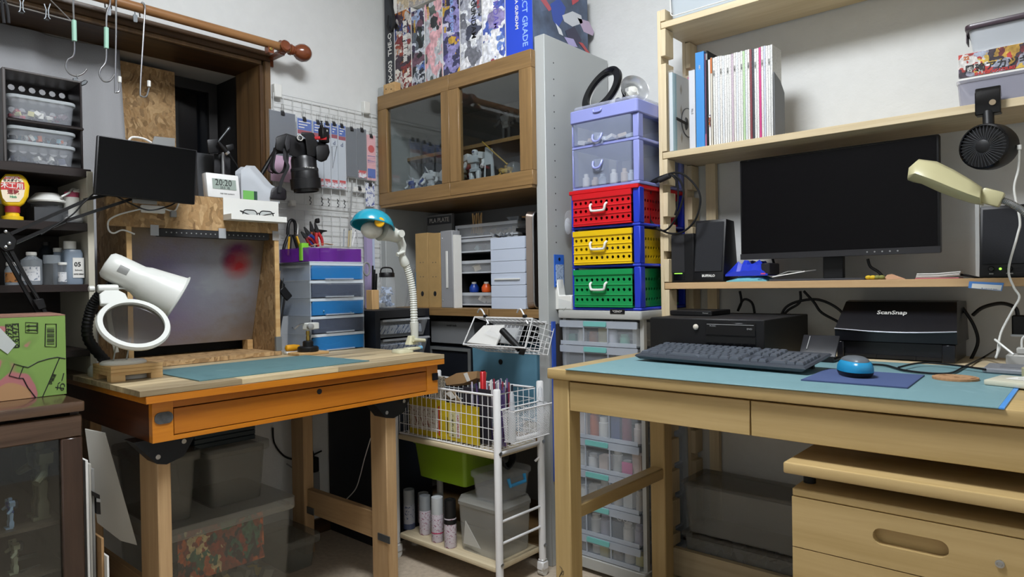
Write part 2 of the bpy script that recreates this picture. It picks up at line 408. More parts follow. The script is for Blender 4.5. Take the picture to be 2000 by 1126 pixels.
for k in range(3):
    y0 = WY0+.02 + k*.55;y1 = min(y0+.55,WY1-.02)
    f_ = G();f_.box(BX-.01,BX+.03,y0,y0+.035,WZ0,WZ1-.02);f_.box(BX-.01,BX+.03,y1-.035,y1,WZ0,WZ1-.02);f_.box(BX-.01,BX+.03,y0+.035,y1-.035,WZ0,WZ0+.04);f_.box(BX-.01,BX+.03,y0+.035,y1-.035,WZ1-.06,WZ1-.02)
    f_.obj('sash',M_dark,win)
    G().box(BX+.006,BX+.012,y0+.035,y1-.035,WZ0+.04,WZ1-.06).obj('pane',M_night,win)
# casing on the room side: two stepped mouldings
TZ0 = 1.0
t1 = sgroup('trim_1')
g = G();g.box(WL,WL+.022,WY0-.03,1.341,WZ1,1.897);g.obj('head_casing',M_trimy,t1,bevel=.002)
g = G();g.box(WL,WL+.030,WY0-.03,1.341,1.880,1.897);g.obj('head_moulding',M_trimy,t1,bevel=.002)
g = G();g.box(WL,WL+.012,WY0-.03,1.31,WZ1-.014,WZ1);g.obj('inner_bead',M_jamb,t1,bevel=.001)
g = G();g.box(WL,WL+.022,1.318,1.341,WZ0,WZ1);g.obj('side_casing',M_jamb,t1,bevel=.002)
g = G();g.box(WL,WL+.010,1.303,1.318,WZ0,WZ1-.014);g.obj('inner_bead',M_trim,t1,bevel=.001)
for nm,b in (('baseboard_back',(WL,XR,WB-.012,WB,0,.06)),('baseboard_left',(WL,WL+.012,YN,WB-.012,0,.06))):
    struct(G().box(*b).obj(nm,M_trimy))
# OSB board, curtain in the bay
pz = at(240,270,x=-2.60)
ob = G();y0 = at(236,200,x=-2.66).y;y1 = at(342,200,x=-2.66).y
ob.box(-2.68,-2.66,y0-.25,y1,WZ0,at(290,130,x=-2.66).z)
ob.obj('osb_board',osb('osb_raw',1.2),label='tall OSB board standing in the window bay behind the curtain',cat='board')
cu = G();rows = []
for i in range(9):
    z = WZ0 + (WZ1-.02-WZ0)*i/8;edge = at(232,115,x=-2.60).y - .0 + .045*(1-i/8)
    rows.append([Vector((-2.60+.010*math.sin(24*y)+.004*math.sin(61*y+1),y,z)) for y in [(-.1)+(edge+.1)*j/70 for j in range(71)]])
cu.loft(rows,False,False,closed=False)
o = cu.obj('curtain',mat('curtain_cloth','#a8a9ac',.9,bump=.3,bscale=250),label='pale grey cloth curtain hanging in the window bay',cat='curtain')
md = o.modifiers.new('thickness','SOLIDIFY');md.thickness = .002
# ceiling lamp: the room's light
lt = thing('ceiling_lamp','round white ceiling lamp above the room','lamp')
LX,LY,LZ = LAMP_POS
G().lathe([(.32,0),(.32,-.03),(.305,-.05)],(LX,LY,CE)).obj('lamp_body',M_white,lt)
M_glow = mat('lamp_diffuser','#f6faff',.5,emit=LAMP_POWER)
G().lathe([(.302,-.05),(.29,-.085),(.24,-.115),(.12,-.13),(.001,-.133)],(LX,LY,CE),n=32).obj('diffuser',M_glow,lt)
# ================================================================== tall cupboard in the corner
M_cgray = mat('cupboard_grey','#a6a9a8',.45,var=.03,vscale=3)
M_cwood = wood('cupboard_wood_x','#715735','#8d6f47','x',.4,.8)
M_cwoodz = wood('cupboard_wood_z','#715735','#8d6f47','z',.4,.8)
CX0,CX1,CY0,CY1,CT = -2.40,-1.464,1.859,2.262,1.873
cab = thing('cupboard','tall grey corner cupboard with brown framed glass doors on top','cupboard')
G().box(CX1-.045,CX1,CY0,CY1,0,CT).obj('side_panel',M_cgray,cab,bevel=.002)
G().box(CX0,CX0+.035,CY0,CY1,0,CT).obj('side_panel',M_cgray,cab,bevel=.002)
G().box(CX0+.035,CX1-.045,CY1-.012,CY1,0,1.82).obj('back_panel',mat('cupboard_back','#8b8c8d',.6),cab)
G().box(CX0+.035,CX1-.045,CY0,CY1-.012,1.80,1.822).obj('top_board',M_cgray,cab)
G().box(CX0+.035,CX1-.045,CY0-.025,CY1-.012,1.338,1.362).obj('shelf_board',M_cwood,cab)
G().box(CX0+.035,CX1-.045,CY0+.13,CY1-.012,1.56,1.575).obj('inner_shelf',M_cwood,cab)
xs_ = at(955,610,y=1.865).x
SHZ = .905
G().box(CX0+.035,xs_-.004,CY0+.004,CY1-.012,SHZ-.03,SHZ).obj('shelf_board',M_cwood,cab,bevel=.001)
G().box(xs_+.004,CX1-.045,CY0+.004,CY1-.012,SHZ-.03,SHZ).obj('shelf_board',M_cwood,cab,bevel=.001)
G().box(CX0+.035,CX1-.045,CY0+.004,CY1-.012,.43,.455).obj('shelf_board',M_cwood,cab,bevel=.001)
G().box(CX0+.035,CX1-.045,CY0+.004,CY1-.012,.03,.06).obj('shelf_board',M_cwood,cab,bevel=.001)
g = G()
for k in range(30): g.cyl((CX1-.0005,CY0+.052,.1+k*.058),(CX1+.0006,CY0+.052,.1+k*.058),.0026,n=8)
for k in range(14): g.cyl((CX1-.0005,CY1-.06,.9+k*.058),(CX1+.0006,CY1-.06,.9+k*.058),.0026,n=8)
g.obj('peg_holes',M_blackm,cab,kind='stuff')
DY = CY0-.027;dsp = at(875.5,160,y=DY).x;DX0 = at(738.6,300,y=DY).x;DX1 = at(1039,250,y=DY).x
DZ0,DZ1 = 1.348,1.823
M_cglass = glass('cupboard_glass','#eef1f1',1.0,.01,.06)
for x0,x1,s0,s1 in ((DX0,dsp-.001,.060,.046),(dsp+.001,DX1,.052,.058)):
    d = G().box(x0,x1,DY,DY+.025,DZ1-.062,DZ1).obj('top_rail',M_cwood,cab,bevel=.0015)
    G().box(x0,x1,DY,DY+.025,DZ0,DZ0+.052).obj('bottom_rail',M_cwood,cab,bevel=.0015)
    G().box(x0,x0+s0,DY,DY+.025,DZ0+.052,DZ1-.062).obj('stile',M_cwoodz,cab,bevel=.0015)
    G().box(x1-s1,x1,DY,DY+.025,DZ0+.052,DZ1-.062).obj('stile',M_cwoodz,cab,bevel=.0015)
    G().box(x0+s0,x1-s1,DY+.010,DY+.013,DZ0+.052,DZ1-.062).obj('glass_pane',M_cglass,cab)
# ================================================================== dark drawer tower beside the cupboard
M_navy = mat('navy_black_panel','#10141c',.5)
BU = (-2.40,-2.075,1.575,1.848)
bu = thing('black_shelf_unit','black floor standing unit with two tilted clear drawers beside the cupboard','shelf unit')
g = G();g.box(BU[0],BU[1],BU[2],BU[2]+.022,0,.905);g.obj('side_panel',M_navy,bu)
g = G();g.box(BU[0],BU[1],BU[3]-.022,BU[3],0,.905);g.obj('side_panel',M_navy,bu)
G().box(BU[0],BU[1],BU[2]+.022,BU[3]-.022,.875,.905).obj('top_board',M_blackm,bu)
G().box(BU[0],BU[1],BU[2]+.022,BU[3]-.022,.70,.72).obj('shelf_board',M_blackm,bu)
G().box(BU[0],BU[1],BU[2]+.022,BU[3]-.022,0,.70).obj('lower_body',M_navy,bu)
G().box(BU[0],BU[0]+.01,BU[2]+.022,BU[3]-.022,.72,.875).obj('back_panel',M_navy,bu)
for z0 in (.722,.797):
    g = G();y0,y1 = BU[2]+.026,BU[3]-.026
    prof = [(-2.30,z0+.004),(-2.085,z0+.002),(-2.055,z0+.07),(-2.30,z0+.07)]
    for yy in (y0,y1-.003): g.prism([(a,yy,b) for a,b in prof],(0,.003,0))
    g.prism([(-2.088,y0,z0+.002),(-2.085,y0,z0+.002),(-2.055,y0,z0+.07),(-2.058,y0,z0+.07)],(0,y1-y0,0));g.box(-2.30,-2.087,y0,y1,z0+.002,z0+.005)
    d = g.obj('clear_drawer',M_clear,bu)
    G().prism([(-2.06,y0-.002,z0+.064),(-2.045,y0-.002,z0+.066),(-2.05,y0-.002,z0+.073),(-2.06,y0-.002,z0+.073)],(0,y1-y0+.004,0)).obj('drawer_lip',M_frost,d)
    g = G()
    for k in range(16):
        yy = y0+.015+k*.012;g.obox((-2.14,yy,z0+.03),(.10,.004,.035),(R(25),0,R(30)))
    g.obj('blade_packs',fineprint('blade_print','#c3cbd6','#34527d',(3,200,3),.52),d,kind='stuff')
# ================================================================== left work table
TZ = .765;TX = -1.676;TY0,TY1 = .598,1.557;TB = -2.40
tb = thing('work_table','work table with pale plank top on an orange drawer box and pine legs','table')
M_plank = wood('table_plank','#8f7c5e','#bfae8b','y',.5,.9,rand=.28)
n = 15;wd = (TX-TB)/n
for i in range(n):
    brk = sorted([TY0,TY1] + [TY0+(TY1-TY0)*random.uniform(.12,.88) for _ in range(2)])
    for a,b in zip(brk[:-1],brk[1:]):
        G().box(TB+i*wd+.0003,TB+(i+1)*wd-.0003,a+.0002,b-.0002,TZ-.014,TZ).obj('plank',M_plank,tb,bevel=.0004)
M_orange = wood('orange_lacquer_y','#b46a18','#cf8426','y',.3,.7,coat=.3)
M_orange2 = wood('orange_lacquer_drawer','#a35d18','#b8701f','y',.35,.7,coat=.3)
OZ0 = TZ-.033
G().box(TB+.01,TX-.001,TY0+.014,TY1+.001,OZ0,TZ-.0145).obj('sub_top',M_orange,tb,bevel=.001)
AX = TX-.022;AY0 = at(298,850,x=AX).y;AY1 = at(855,750,x=AX).y;AZ0 = at(298,866,x=AX).z
DRY0,DRY1 = at(338.5,820,x=AX).y,at(834,745,x=AX).y;DRZ1 = at(339,797.5,x=AX).z;DRZ0 = at(339,848,x=AX).z
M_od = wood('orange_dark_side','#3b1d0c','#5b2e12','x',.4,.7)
g = G();g.box(AX-.02,AX,AY0,DRY0,AZ0,OZ0);g.obj('front_post',M_orange,tb)
g = G();g.box(AX-.02,AX,DRY1,AY1,AZ0,OZ0);g.obj('front_post',M_orange,tb)
G().box(AX-.02,AX-.002,DRY0,DRY1,DRZ1+.003,OZ0).obj('front_rail',M_orange2,tb)
G().box(AX-.02,AX,DRY0,DRY1,AZ0,DRZ0-.002).obj('front_rail',M_orange,tb)
d = G().box(AX-.02,AX-.001,DRY0+.002,DRY1-.002,DRZ0,DRZ1).obj('drawer',M_orange2,tb,bevel=.0008)
ph = at(624,764,x=AX);G().cyl((AX-.0012,ph.y,ph.z),(AX+.0004,ph.y,ph.z),.008,n=16).obj('finger_hole',M_blackm,d)
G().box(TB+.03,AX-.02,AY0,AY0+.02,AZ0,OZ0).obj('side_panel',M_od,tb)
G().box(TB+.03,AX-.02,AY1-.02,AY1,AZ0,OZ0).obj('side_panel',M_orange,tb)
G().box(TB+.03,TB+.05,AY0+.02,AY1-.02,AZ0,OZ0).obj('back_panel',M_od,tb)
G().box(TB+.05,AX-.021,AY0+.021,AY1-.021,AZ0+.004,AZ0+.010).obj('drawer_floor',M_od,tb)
M_plate = mat('worn_metal_plate','#5d6165',.45,.7,var=.3,vscale=60)
pc = at(322,815,x=AX);g = G()
g.rbox(AX-.001,AX+.0025,pc.y-.024,DRY0-.001,pc.z-.014,pc.z+.014,.0125,'x');g.obj('metal_plate',M_plate,tb)
pc = at(848,735,x=AX);G().rbox(AX-.001,AX+.004,pc.y-.010,pc.y+.014,pc.z-.012,pc.z+.012,.003,'x').obj('metal_bracket',mat('bracket_black','#1d2127',.4,.5),tb)
# legs: two pine frames with a cross piece
LXF = TX-.075
def leg(u_l,u_c,u_r,v,xf,name='leg',zt=None):
    y0 = at(u_c,v,x=xf).y;y1 = at(u_r,v,x=xf).y;xb = at(u_l,v,y=y0).x
    return G().box(xb,xf,y0,y1,0,AZ0 if zt is None else zt).obj(name,M_pine,tb,bevel=.003),(xb,xf,y0,y1)
l1,L1 = leg(272,307,334,905,LXF)
l2,L2 = leg(723,754,774,850,LXF)
ax = -2.33
l3 = G().box(ax,ax+.085,L2[2],L2[3],0,AZ0).obj('leg',M_pine,tb,bevel=.003)
l4 = G().box(ax,ax+.085,L1[2],L1[3],0,AZ0).obj('leg',M_pine,tb,bevel=.003)
for L in (L1,L2):
    cz = .20
    G().box(ax+.085,L[0],L[2]+.012,L[3]-.005,cz-.045,cz+.045).obj('cross_piece',M_pinex,tb,bevel=.002)
    br = G();br.prism([(L[1]+.004,L[2]-.055,AZ0),(L[1]+.004,L[3]+.065,AZ0),(L[1]+.004,L[3]+.03,AZ0-.055),(L[1]+.004,L[3]-.012,AZ0-.068),(L[1]+.004,L[2]-.002,AZ0-.062)],(-.06,0,0))
    b_ = br.obj('folding_bracket',mat('bracket_black','#1d2127'),tb)
    for yy,zz in ((L[3]+.03,AZ0-.018),(L[2]-.0,AZ0-.045)):
        G().cyl((L[1]+.003,yy,zz),(L[1]+.007,yy,zz),.006,n=12).obj('bolt',M_steel,b_)
    G().box(L[1]-.05,L[1]+.012,L[2]-.003,L[2],cz-.035,cz-.012).obj('angle_plate',mat('zinc_plate','#6f7478',.4,.8),tb)
    G().box(ax+.05,ax+.13,L[2]+.009,L[2]+.012,cz-.045,cz-.02).obj('angle_plate',mat('zinc_plate','#6f7478',.4,.8),tb)
# ================================================================== display case bottom left
KZ = .74;KX = -1.812;KY1 = .526;KY0 = .10;KB = -2.395
M_dkw = wood('dark_walnut_y','#3a281c','#5c4636','y',.25,.6,coat=.5)
M_dkz = wood('dark_walnut_z','#291b14','#453228','z',.3,.6,coat=.3)
ks = thing('display_case','low dark walnut display case with a glass door','cabinet')
G().rbox(KB,KX,KY0,KY1,KZ-.024,KZ,.004).obj('top_board',M_dkw,ks,bevel=.003,seg=2)
z1 = KZ-.032
KF = KX-.008
G().box(KF-.022,KF,KY0,KY1-.004,z1-.052,z1).obj('door_rail',M_dkw,ks,bevel=.003)
G().box(KF-.022,KF,KY1-.048,KY1-.004,.02,z1-.052).obj('door_stile',M_dkz,ks,bevel=.003)
G().box(KF-.022,KF,KY0,KY0+.045,.02,z1-.052).obj('door_stile',M_dkz,ks,bevel=.003)
G().box(KF-.014,KF-.011,KY0+.045,KY1-.048,.06,z1-.052).obj('glass_pane',glass('case_glass','#e0e6e6',1.0,.01,.06),ks)
G().box(KF-.022,KF,KY0+.045,KY1-.048,.02,.06).obj('door_rail',M_dkw,ks)
G().box(KB,KF-.024,KY1-.022,KY1-.004,0,KZ-.024).obj('side_panel',M_dkz,ks)
G().box(KB,KF-.024,KY0,KY0+.018,0,KZ-.024).obj('side_panel',M_dkz,ks)
G().box(KB,KB+.01,KY0+.018,KY1-.022,0,KZ-.024).obj('back_panel',mat('case_back','#151b1e',.5),ks)
shz = at(40,1025,x=-1.90).z
for zz,nm in ((shz,'glass_shelf'),(at(40,1118,x=-1.90).z,'glass_shelf')):
    G().box(KB+.012,KF-.045,KY0+.02,KY1-.03,zz-.008,zz).obj(nm,mat('case_shelf','#5c4c40',.3),ks)
G().box(KB+.01,KF-.024,KY0+.018,KY1-.022,.02,.045).obj('bottom_board',M_dkw,ks)
# ================================================================== dark bookcase in front of the window
QX = -2.13;QB = -2.40;QY1 = at(185,500,x=QX).y;QY0 = .05
M_dkb = wood('dark_brown_board','#17110f','#2b2220','y',.4,.6)
M_cream = mat('cream_panel','#b9b4a4',.5)
bk = thing('bookcase','dark brown bookcase with a cream side panel at the left window','bookcase')
zt = at(172,330,x=QX).z
G().box(QB,QX,QY1-.016,QY1,.7665,zt-.006).obj('side_panel',M_cream,bk,bevel=.001)
G().box(QB,QX,QY0,QY0+.016,.7665,zt-.006).obj('side_panel',M_cream,bk,bevel=.001)
QS = []
for (u,v0,v1) in ((60,319,336),(60,430,447),(60,556,571),(60,690,704)):
    a,b = at(u,v0,x=QX).z,at(u,v1,x=QX).z;QS.append(a)
    G().box(QB+.008,QX-.001,QY0+.016,QY1-.016 if v0 > 330 else QY1-.004,b,a).obj('shelf_board',M_dkb,bk,bevel=.001)
G().box(QB,QB+.008,QY0+.016,QY1-.016,.7665,zt-.02).obj('back_panel',M_dkb,bk)
G().box(QB+.008,QX-.01,QY0,KY1,KZ+.0005,.766).obj('plinth',M_dkb,bk)
# ================================================================== right desk
EZ_ = .775;EXL = -1.107;EXR = .12;EYF = 1.393;EYB = 2.005
M_desk = wood('desk_beech_x','#a98f5c','#bda372','x',.35,.5,coat=.1)
M_deskz = wood('desk_beech_z','#a98f5c','#bda372','z',.35,.5)
M_desky = wood('desk_beech_y','#a98f5c','#bda372','y',.35,.5)
dk = thing('desk','beech writing desk with two drawers and square legs','desk')
G().rbox(EXL,EXR,EYF,EYB,EZ_-.027,EZ_,.006).obj('desk_top',M_desk,dk,bevel=.003,seg=2)
lw = .052;z1 = EZ_-.027
for x0 in (EXL+.012,EXR-.012-lw):
    G().box(x0,x0+lw,EYF+.010,EYF+.010+lw,0,z1).obj('leg',M_deskz,dk,bevel=.003)
    G().box(x0,x0+lw,EYB-.05-lw,EYB-.05,0,z1).obj('leg',M_deskz,dk,bevel=.003)
    G().box(x0+.008,x0+lw-.004,EYF+.010+lw,EYB-.05-lw,.375,.41).obj('side_rail',M_desky,dk,bevel=.003)
    G().box(x0+.012,x0+lw-.012,EYF+.010+lw,EYB-.05-lw,z1-.07,z1).obj('apron',M_desky,dk)
d0 = EXL+.012+lw+.002;dm = at(1465.5,825,y=EYF+.012).x
dz0 = at(1465,850,y=EYF+.012).z
d = G().box(d0,dm-.0015,EYF+.012,EYF+.032,dz0,z1-.005).obj('drawer',M_desk,dk,bevel=.001)
G().box(d0+.015,dm-.016,EYF+.032,EYF+.40,dz0+.012,z1-.02).obj('drawer_box',M_desk,d)
d = G().box(dm+.0015,EXR-.066,EYF+.012,EYF+.032,dz0,z1-.005).obj('drawer',M_desk,dk,bevel=.001)
G().box(dm+.016,EXR-.08,EYF+.032,EYF+.40,dz0+.012,z1-.02).obj('drawer_box',M_desk,d)
G().box(EXL+.066,EXR-.066,EYB-.08,EYB-.06,z1-.07,z1).obj('apron',M_desk,dk)
# pen scribble on the front leg
sc = bez([at(1093,1105,y=EYF+.0095),at(1098,1112,y=EYF+.0095),at(1092,1126,y=EYF+.0095),at(1100,1114,y=EYF+.0095),at(1100,1122,y=EYF+.0095),at(1096,1119,y=EYF+.0095)],4)
G().tube(sc,.0006,4).obj('pen_mark',M_ink,dk)
# pedestal
PY = 1.385;pdx0 = at(1547,1000,y=PY).x
pd = thing('drawer_pedestal','low beech drawer pedestal with a raised shelf under the desk','cabinet')
px1 = .02
pz = at(1547,952,y=PY).z;pm = at(1600,1078,y=PY).z
tz1 = at(1529,901,y=PY-.012).z;tz0 = at(1529,923,y=PY-.012).z;tx0 = at(1529,910,y=PY-.012).x
G().rbox(tx0,px1+.02,PY-.012,PY+.50,tz0,tz1,.004).obj('raised_shelf',M_desk,pd,bevel=.004,seg=2)
for x0,y0 in ((pdx0+.016,PY+.06),(px1-.04,PY+.06),(pdx0+.016,PY+.42),(px1-.04,PY+.42)):
    G().cyl((x0,y0,pz),(x0,y0,tz0),.012,n=14).obj('spacer',M_black,pd)
G().box(pdx0,pdx0+.016,PY+.02,PY+.48,.04,pz-.001).obj('side_panel',M_desky,pd)
G().box(px1-.016,px1,PY+.02,PY+.48,.04,pz-.001).obj('side_panel',M_desky,pd)
G().box(pdx0,px1,PY+.002,PY+.48,pz-.016,pz).obj('top_board',M_desk,pd,bevel=.002)
G().box(pdx0+.016,px1-.016,PY+.46,PY+.48,.04,pz-.016).obj('back_panel',M_desk,pd)
hc0,hc1 = at(1718,1047,y=PY),at(1838,1072,y=PY);hz = (hc0.z+hc1.z)/2;hh = .0155
def slot_front(g,x0,x1,z0,z1,y0,y1,hx0,hx1,hz,hr,n=8):
    """board with a rounded slot through it"""
    o = []
    for i in range(n+1): a = R(90+180*i/n);o.append((hx0+hr*math.cos(a)+hr,hz+hr*math.sin(a)))
    for i in range(n+1): a = R(-90+180*i/n);o.append((hx1-hr+hr*math.cos(a),hz+hr*math.sin(a)))
    k = len(o);out = []
    for i,(a,b) in enumerate(o):
        if i <= n: t = i/n;out.append((x0,z1+(z0-z1)*t))
        else: t = (i-n-1)/n;out.append((x1,z0+(z1-z0)*t))
    vs = [(a,y0,b) for a,b in o]+[(a,y0,b) for a,b in out]+[(a,y1,b) for a,b in o]+[(a,y1,b) for a,b in out]
    fs = []
    for i in range(k):
        j = (i+1) % k
        fs += [(i,j,k+j,k+i),(2*k+i,3*k+i,3*k+j,2*k+j),(i,2*k+i,2*k+j,j),(k+i,k+j,3*k+j,3*k+i)]
    g.add(vs,fs);return g
d = slot_front(G(),pdx0,px1,pm+.001,pz-.017,PY,PY+.018,hc0.x-.012,hc1.x+.012,hz,hh).obj('drawer',M_desk,pd)
G().box(hc0.x-.02,hc1.x+.02,PY+.0185,PY+.022,hz-.03,hz+.03).obj('pull_recess',M_desk,d)
kl = at(1953,1100,y=PY);G().lathe([(.0068,0),(.0068,.003),(.004,.0035),(.0035,.002),(.0001,.002)],(kl.x,PY,kl.z),(0,-1,0),20).obj('lock',M_steel,d)
d = slot_front(G(),pdx0,px1,pm-.21,pm-.001,PY,PY+.018,hc0.x-.012,hc1.x+.012,hz-.20,hh).obj('drawer',M_desk,pd)
G().box(hc0.x-.02,hc1.x+.02,PY+.0185,PY+.022,hz-.23,hz-.17).obj('pull_recess',M_desk,d)
G().box(pdx0,px1,PY,PY+.018,.05,pm-.213).obj('drawer',M_desk,pd,bevel=.001)
for x0,y0 in ((pdx0+.03,PY+.05),(px1-.03,PY+.05),(pdx0+.03,PY+.43),(px1-.03,PY+.43)):
    G().cyl((x0-.012,y0,.02),(x0+.012,y0,.02),.02,n=14).obj('castor',M_black,pd)
# ================================================================== pine shelf rack behind the desk
M_sh = wood('rack_pine_x','#bfac88','#d3c3a2','x',.5,.7)
M_shz = wood('rack_pine_z','#c5b28e','#d8c8a8','z',.5,.7)
M_shd = wood('rack_pine_warm','#b39066','#c7a67c','x',.5,.7)
RY0,RY1 = 2.03,2.262;RX0 = at(1287,300,y=RY0).x;RX1 = .30
rk = thing('shelf_rack','pale pine slot in shelf rack with three boards behind the desk','shelf')
ptop = at(1290,20,y=RY0).z;pw = .030
def post(x0,y0,y1,name='post'):
    # notched post: a back strip with blocks leaving slots for the boards
    g = G();g.box(x0,x0+.012,y0,y1,0,ptop)
    zs = sorted(slots);z = 0
    for s0 in zs+[ptop+.02]:
        top = min(s0-.013,ptop)
        if top > z+.005: g.box(x0+.012,x0+pw,y0,y1,z,top)
        z = s0+.013
    return g.obj(name,M_shz,rk,bevel=.001)
sh1 = at(1297,48,y=RY0).z;sh2 = at(1300,303,y=RY0).z;sh3 = at(1308,558,y=RY0).z
slots = [sh1,sh2,sh3] + [at(1302,v,y=RY0).z for v in (115,368,430,498,850,912,970,1035,1085)] + [.1]
post(RX0,RY0,RY0+.055);post(RX0,RY1-.055,RY1)
for k,z in enumerate((ptop-.06,.02)):
    G().box(RX0+.002,RX0+.024,RY0+.055,RY1-.055,z,z+.04).obj('tie_rail',M_sh,rk)
post(RX1,RY0,RY0+.055);post(RX1,RY1-.055,RY1)
for z,m_ in ((sh1,M_sh),(sh2,M_sh),(sh3,M_shd)):
    G().box(RX0+.013,RX1+pw-.002,RY0+.002,RY1,z-.0105,z+.0105).obj('shelf_board',m_,rk,bevel=.001)
G().box(RX0+.031,RX1,RY0+.002,RY0+.022,.02,.11).obj('front_rail',M_sh,rk)
for px_ in (1400,):
    xx = at(px_,420,y=RY1).x;G().box(xx-.03,xx+.005,RY1-.02,RY1,0,ptop-.3).obj('back_post',M_shz,rk)
SH3 = sh3+.0105;SH2 = sh2+.0105;SH1 = sh1+.0105
# ================================================================== curtain rod and hooks
M_rod = wood('rod_wood','#7a5230','#936a42','y',.35,.8)
M_fin = wood('finial_wood','#5e2d18','#7a4022','y',.25,.8,coat=.4)
RXW = WL+.10;ra,rb = at(278,14,x=RXW),at(500,81,x=RXW)
rz_ = (ra.z+rb.z)/2
rod = thing('curtain_rod','round brown wooden curtain rod with ball finial above the window','curtain rod')
ye = at(566,98,x=RXW).y;RR = .0155
G().cyl((RXW,-.2,rz_),(RXW,ye,rz_),RR,n=20).obj('rod',M_rod,rod)
G().lathe([(.012,0),(.02,.002),(.021,.008),(.014,.012),(.018,.016),(.017,.024),(.022,.03),(.030,.042),(.034,.058),(.030,.075),(.02,.087),(.006,.093),(.0005,.094)],(RXW,ye-.004,rz_),(0,1,0),28).obj('finial',M_fin,rod)
yr = at(555,92,x=RXW).y
b_ = G();b_.lathe([(.0165,-.012),(.024,-.010),(.024,.010),(.0165,.012)],(RXW,yr-.008,rz_),(0,1,0),24);b_.lathe([(.02,0),(.021,.006),(.016,.012),(.001,.014)],(RXW+.02,yr-.008,rz_),(1,0,0),18)
b_.obj('bracket_ring',M_fin,rod)
g = G();g.box(WL,RXW,yr-.018,yr+.002,rz_-.028,rz_-.012);g.box(WL,WL+.006,yr-.024,yr+.008,rz_-.05,rz_+.02);g.obj('bracket_arm',M_fin,rod)
ec = at(526,100,x=RXW)
G().box(RXW-.012,RXW+.012,ec.y-.01,ec.y+.012,rz_-.036,rz_-.0155).obj('curtain_stop',M_fin,rod)
G().lathe([(.006,0),(.006,.003),(.0005,.004)],(RXW+.012,ec.y,rz_-.022),(1,0,0),12).obj('screw',mat('brass','#b59a55',.3,1),rod)
for u,v in ((212,20),(264,37),(8,5)):
    p = at(u,v,x=RXW);g = G();g.cyl((RXW,p.y,rz_-RR-.0005),(RXW,p.y,rz_-RR-.012),.0018,n=6);g.rbox(RXW-.003,RXW+.003,p.y-.006,p.y+.006,rz_-RR-.034,rz_-RR-.010,.003,'x');g.obj('runner',M_dsteel,rod)
M_mint = mat('mint_plastic','#9cc9b4',.5)
def s_hook(pts,r,label,tip=None,grip=None,tipm=None):
    t = thing('s_hook',label,'hook','hooks on the curtain rod');xx = RXW
    P = [at(u,v,x=xx) for u,v in pts]
    top = [Vector((RXW-.0215,P[0].y,rz_-.02)),Vector((RXW-.022,P[0].y,rz_+.005)),Vector((RXW,P[0].y,rz_+RR+.0045)),Vector((RXW+.021,P[0].y,rz_+.004))]
    P2 = [Vector((RXW+.0205,q.y,q.z)) for q in P]
    G().tube(bez(top+P2,7),r,8).obj('wire',M_steel,t)
    if grip:
        a,b = [Vector((RXW+.0205,at(u,v,x=xx).y,at(u,v,x=xx).z)) for u,v in grip];G().cyl(a,b,.0068,n=12).obj('grip',M_mint,t,bevel=.001)
    if tip:
        a,b = [Vector((RXW+.0205,at(u,v,x=xx).y,at(u,v,x=xx).z)) for u,v in tip];G().cyl(a,b,.0055,n=12).obj('tip_cap',M_white,t,bevel=.001)
    return t
s_hook([(139,20),(140,60),(140,108),(128,120),(124,133),(131,146),(145,151),(158,146),(165,138)],.0026,'leftmost S hook, steel with a mint green grip, binder clip on it',grip=((140,43),(141,84)))
s_hook([(210,12),(204,32),(203,80),(202,122),(192,138),(190,150),(198,161),(210,160),(219,148)],.0026,'steel S hook with mint green grip, nearest the long plain hooks',grip=((203,57),(203,98)))
s_hook([(222,12),(222,60),(220,172),(222,182),(228,180),(229,162)],.0026,'long plain steel S hook with white tip beside the mint gripped hook',tip=((229,164),(229,152)))
s_hook([(278,24),(276,60),(269,175),(272,190),(281,190),(286,174)],.0026,'long plain steel S hook with white tip, nearest the ball finial',tip=((286,172),(286,160)))
# bulldog clip hanging on the first hook
c0 = at(147,168,x=RXW);bc = thing('bulldog_clip','steel bulldog clip hanging from the leftmost mint gripped hook','clip')
X0 = RXW+.0205
g = G();g.tube([Vector((X0,at(145,150,x=RXW).y,at(145,147,x=RXW).z)),Vector((X0+.006,at(146,156,x=RXW).y,at(146,156,x=RXW).z))],.0012,6);g.obj('loop',M_steel,bc)
def poly(px,x,th): return G().prism([at(u,v,x=x) for u,v in px],(th,0,0))
poly([(142,153),(150,152),(152,166),(142,166)],X0-.004,.008).obj('clip_arm',M_dsteel,bc)
poly([(150,164),(164,157),(170,160),(166,166),(152,171)],X0-.006,.012).obj('clip_arm',M_dsteel,bc,bevel=.002)
poly([(128,165),(134,163),(154,177),(152,187),(146,184),(130,174)],X0-.008,.014).obj('clip_jaw',M_dsteel,bc,bevel=.002)
# peg hanger pieces at the top left corner
hg = thing('peg_hanger','wire peg hanger with clips hanging at the top left corner','hanger')
hx = RXW+.09
G().tube([at(-20,-2,x=hx),at(40,14,x=hx),at(140,41,x=hx)],.0018,6).obj('wire',M_steel,hg)
for u in (42,92):
    g = G();p = lambda a,b: at(u+a,14+(u-42)*.27+b,x=hx)
    g.tube([p(-6,-20),p(-2,-8),p(-3,6),p(-6,10)],.002,6);g.tube([p(6,-20),p(2,-8),p(3,6),p(6,10)],.002,6);g.tube([p(-6,10),p(4,12)],.0025,6);g.tube([p(-5,-6),p(5,-6)],.0015,6)
    g.obj('wire_clip',M_dsteel,hg,kind='stuff')
G().tube([at(-20,-40,x=hx),at(30,-22,x=hx),at(95,-4,x=hx),at(140,41,x=hx)],.0015,6).obj('wire',M_steel,hg)
tl = thing('hanging_pliers','black handled pliers hanging at the top left corner','pliers')
for du in (0,9):
    G().tube(bez([at(3+du*.3,-8,x=hx),at(4+du,12,x=hx),at(6+du*1.1,30,x=hx),at(8+du,45,x=hx)],6),[.004]*19,8).obj('handle',M_blackm,tl)
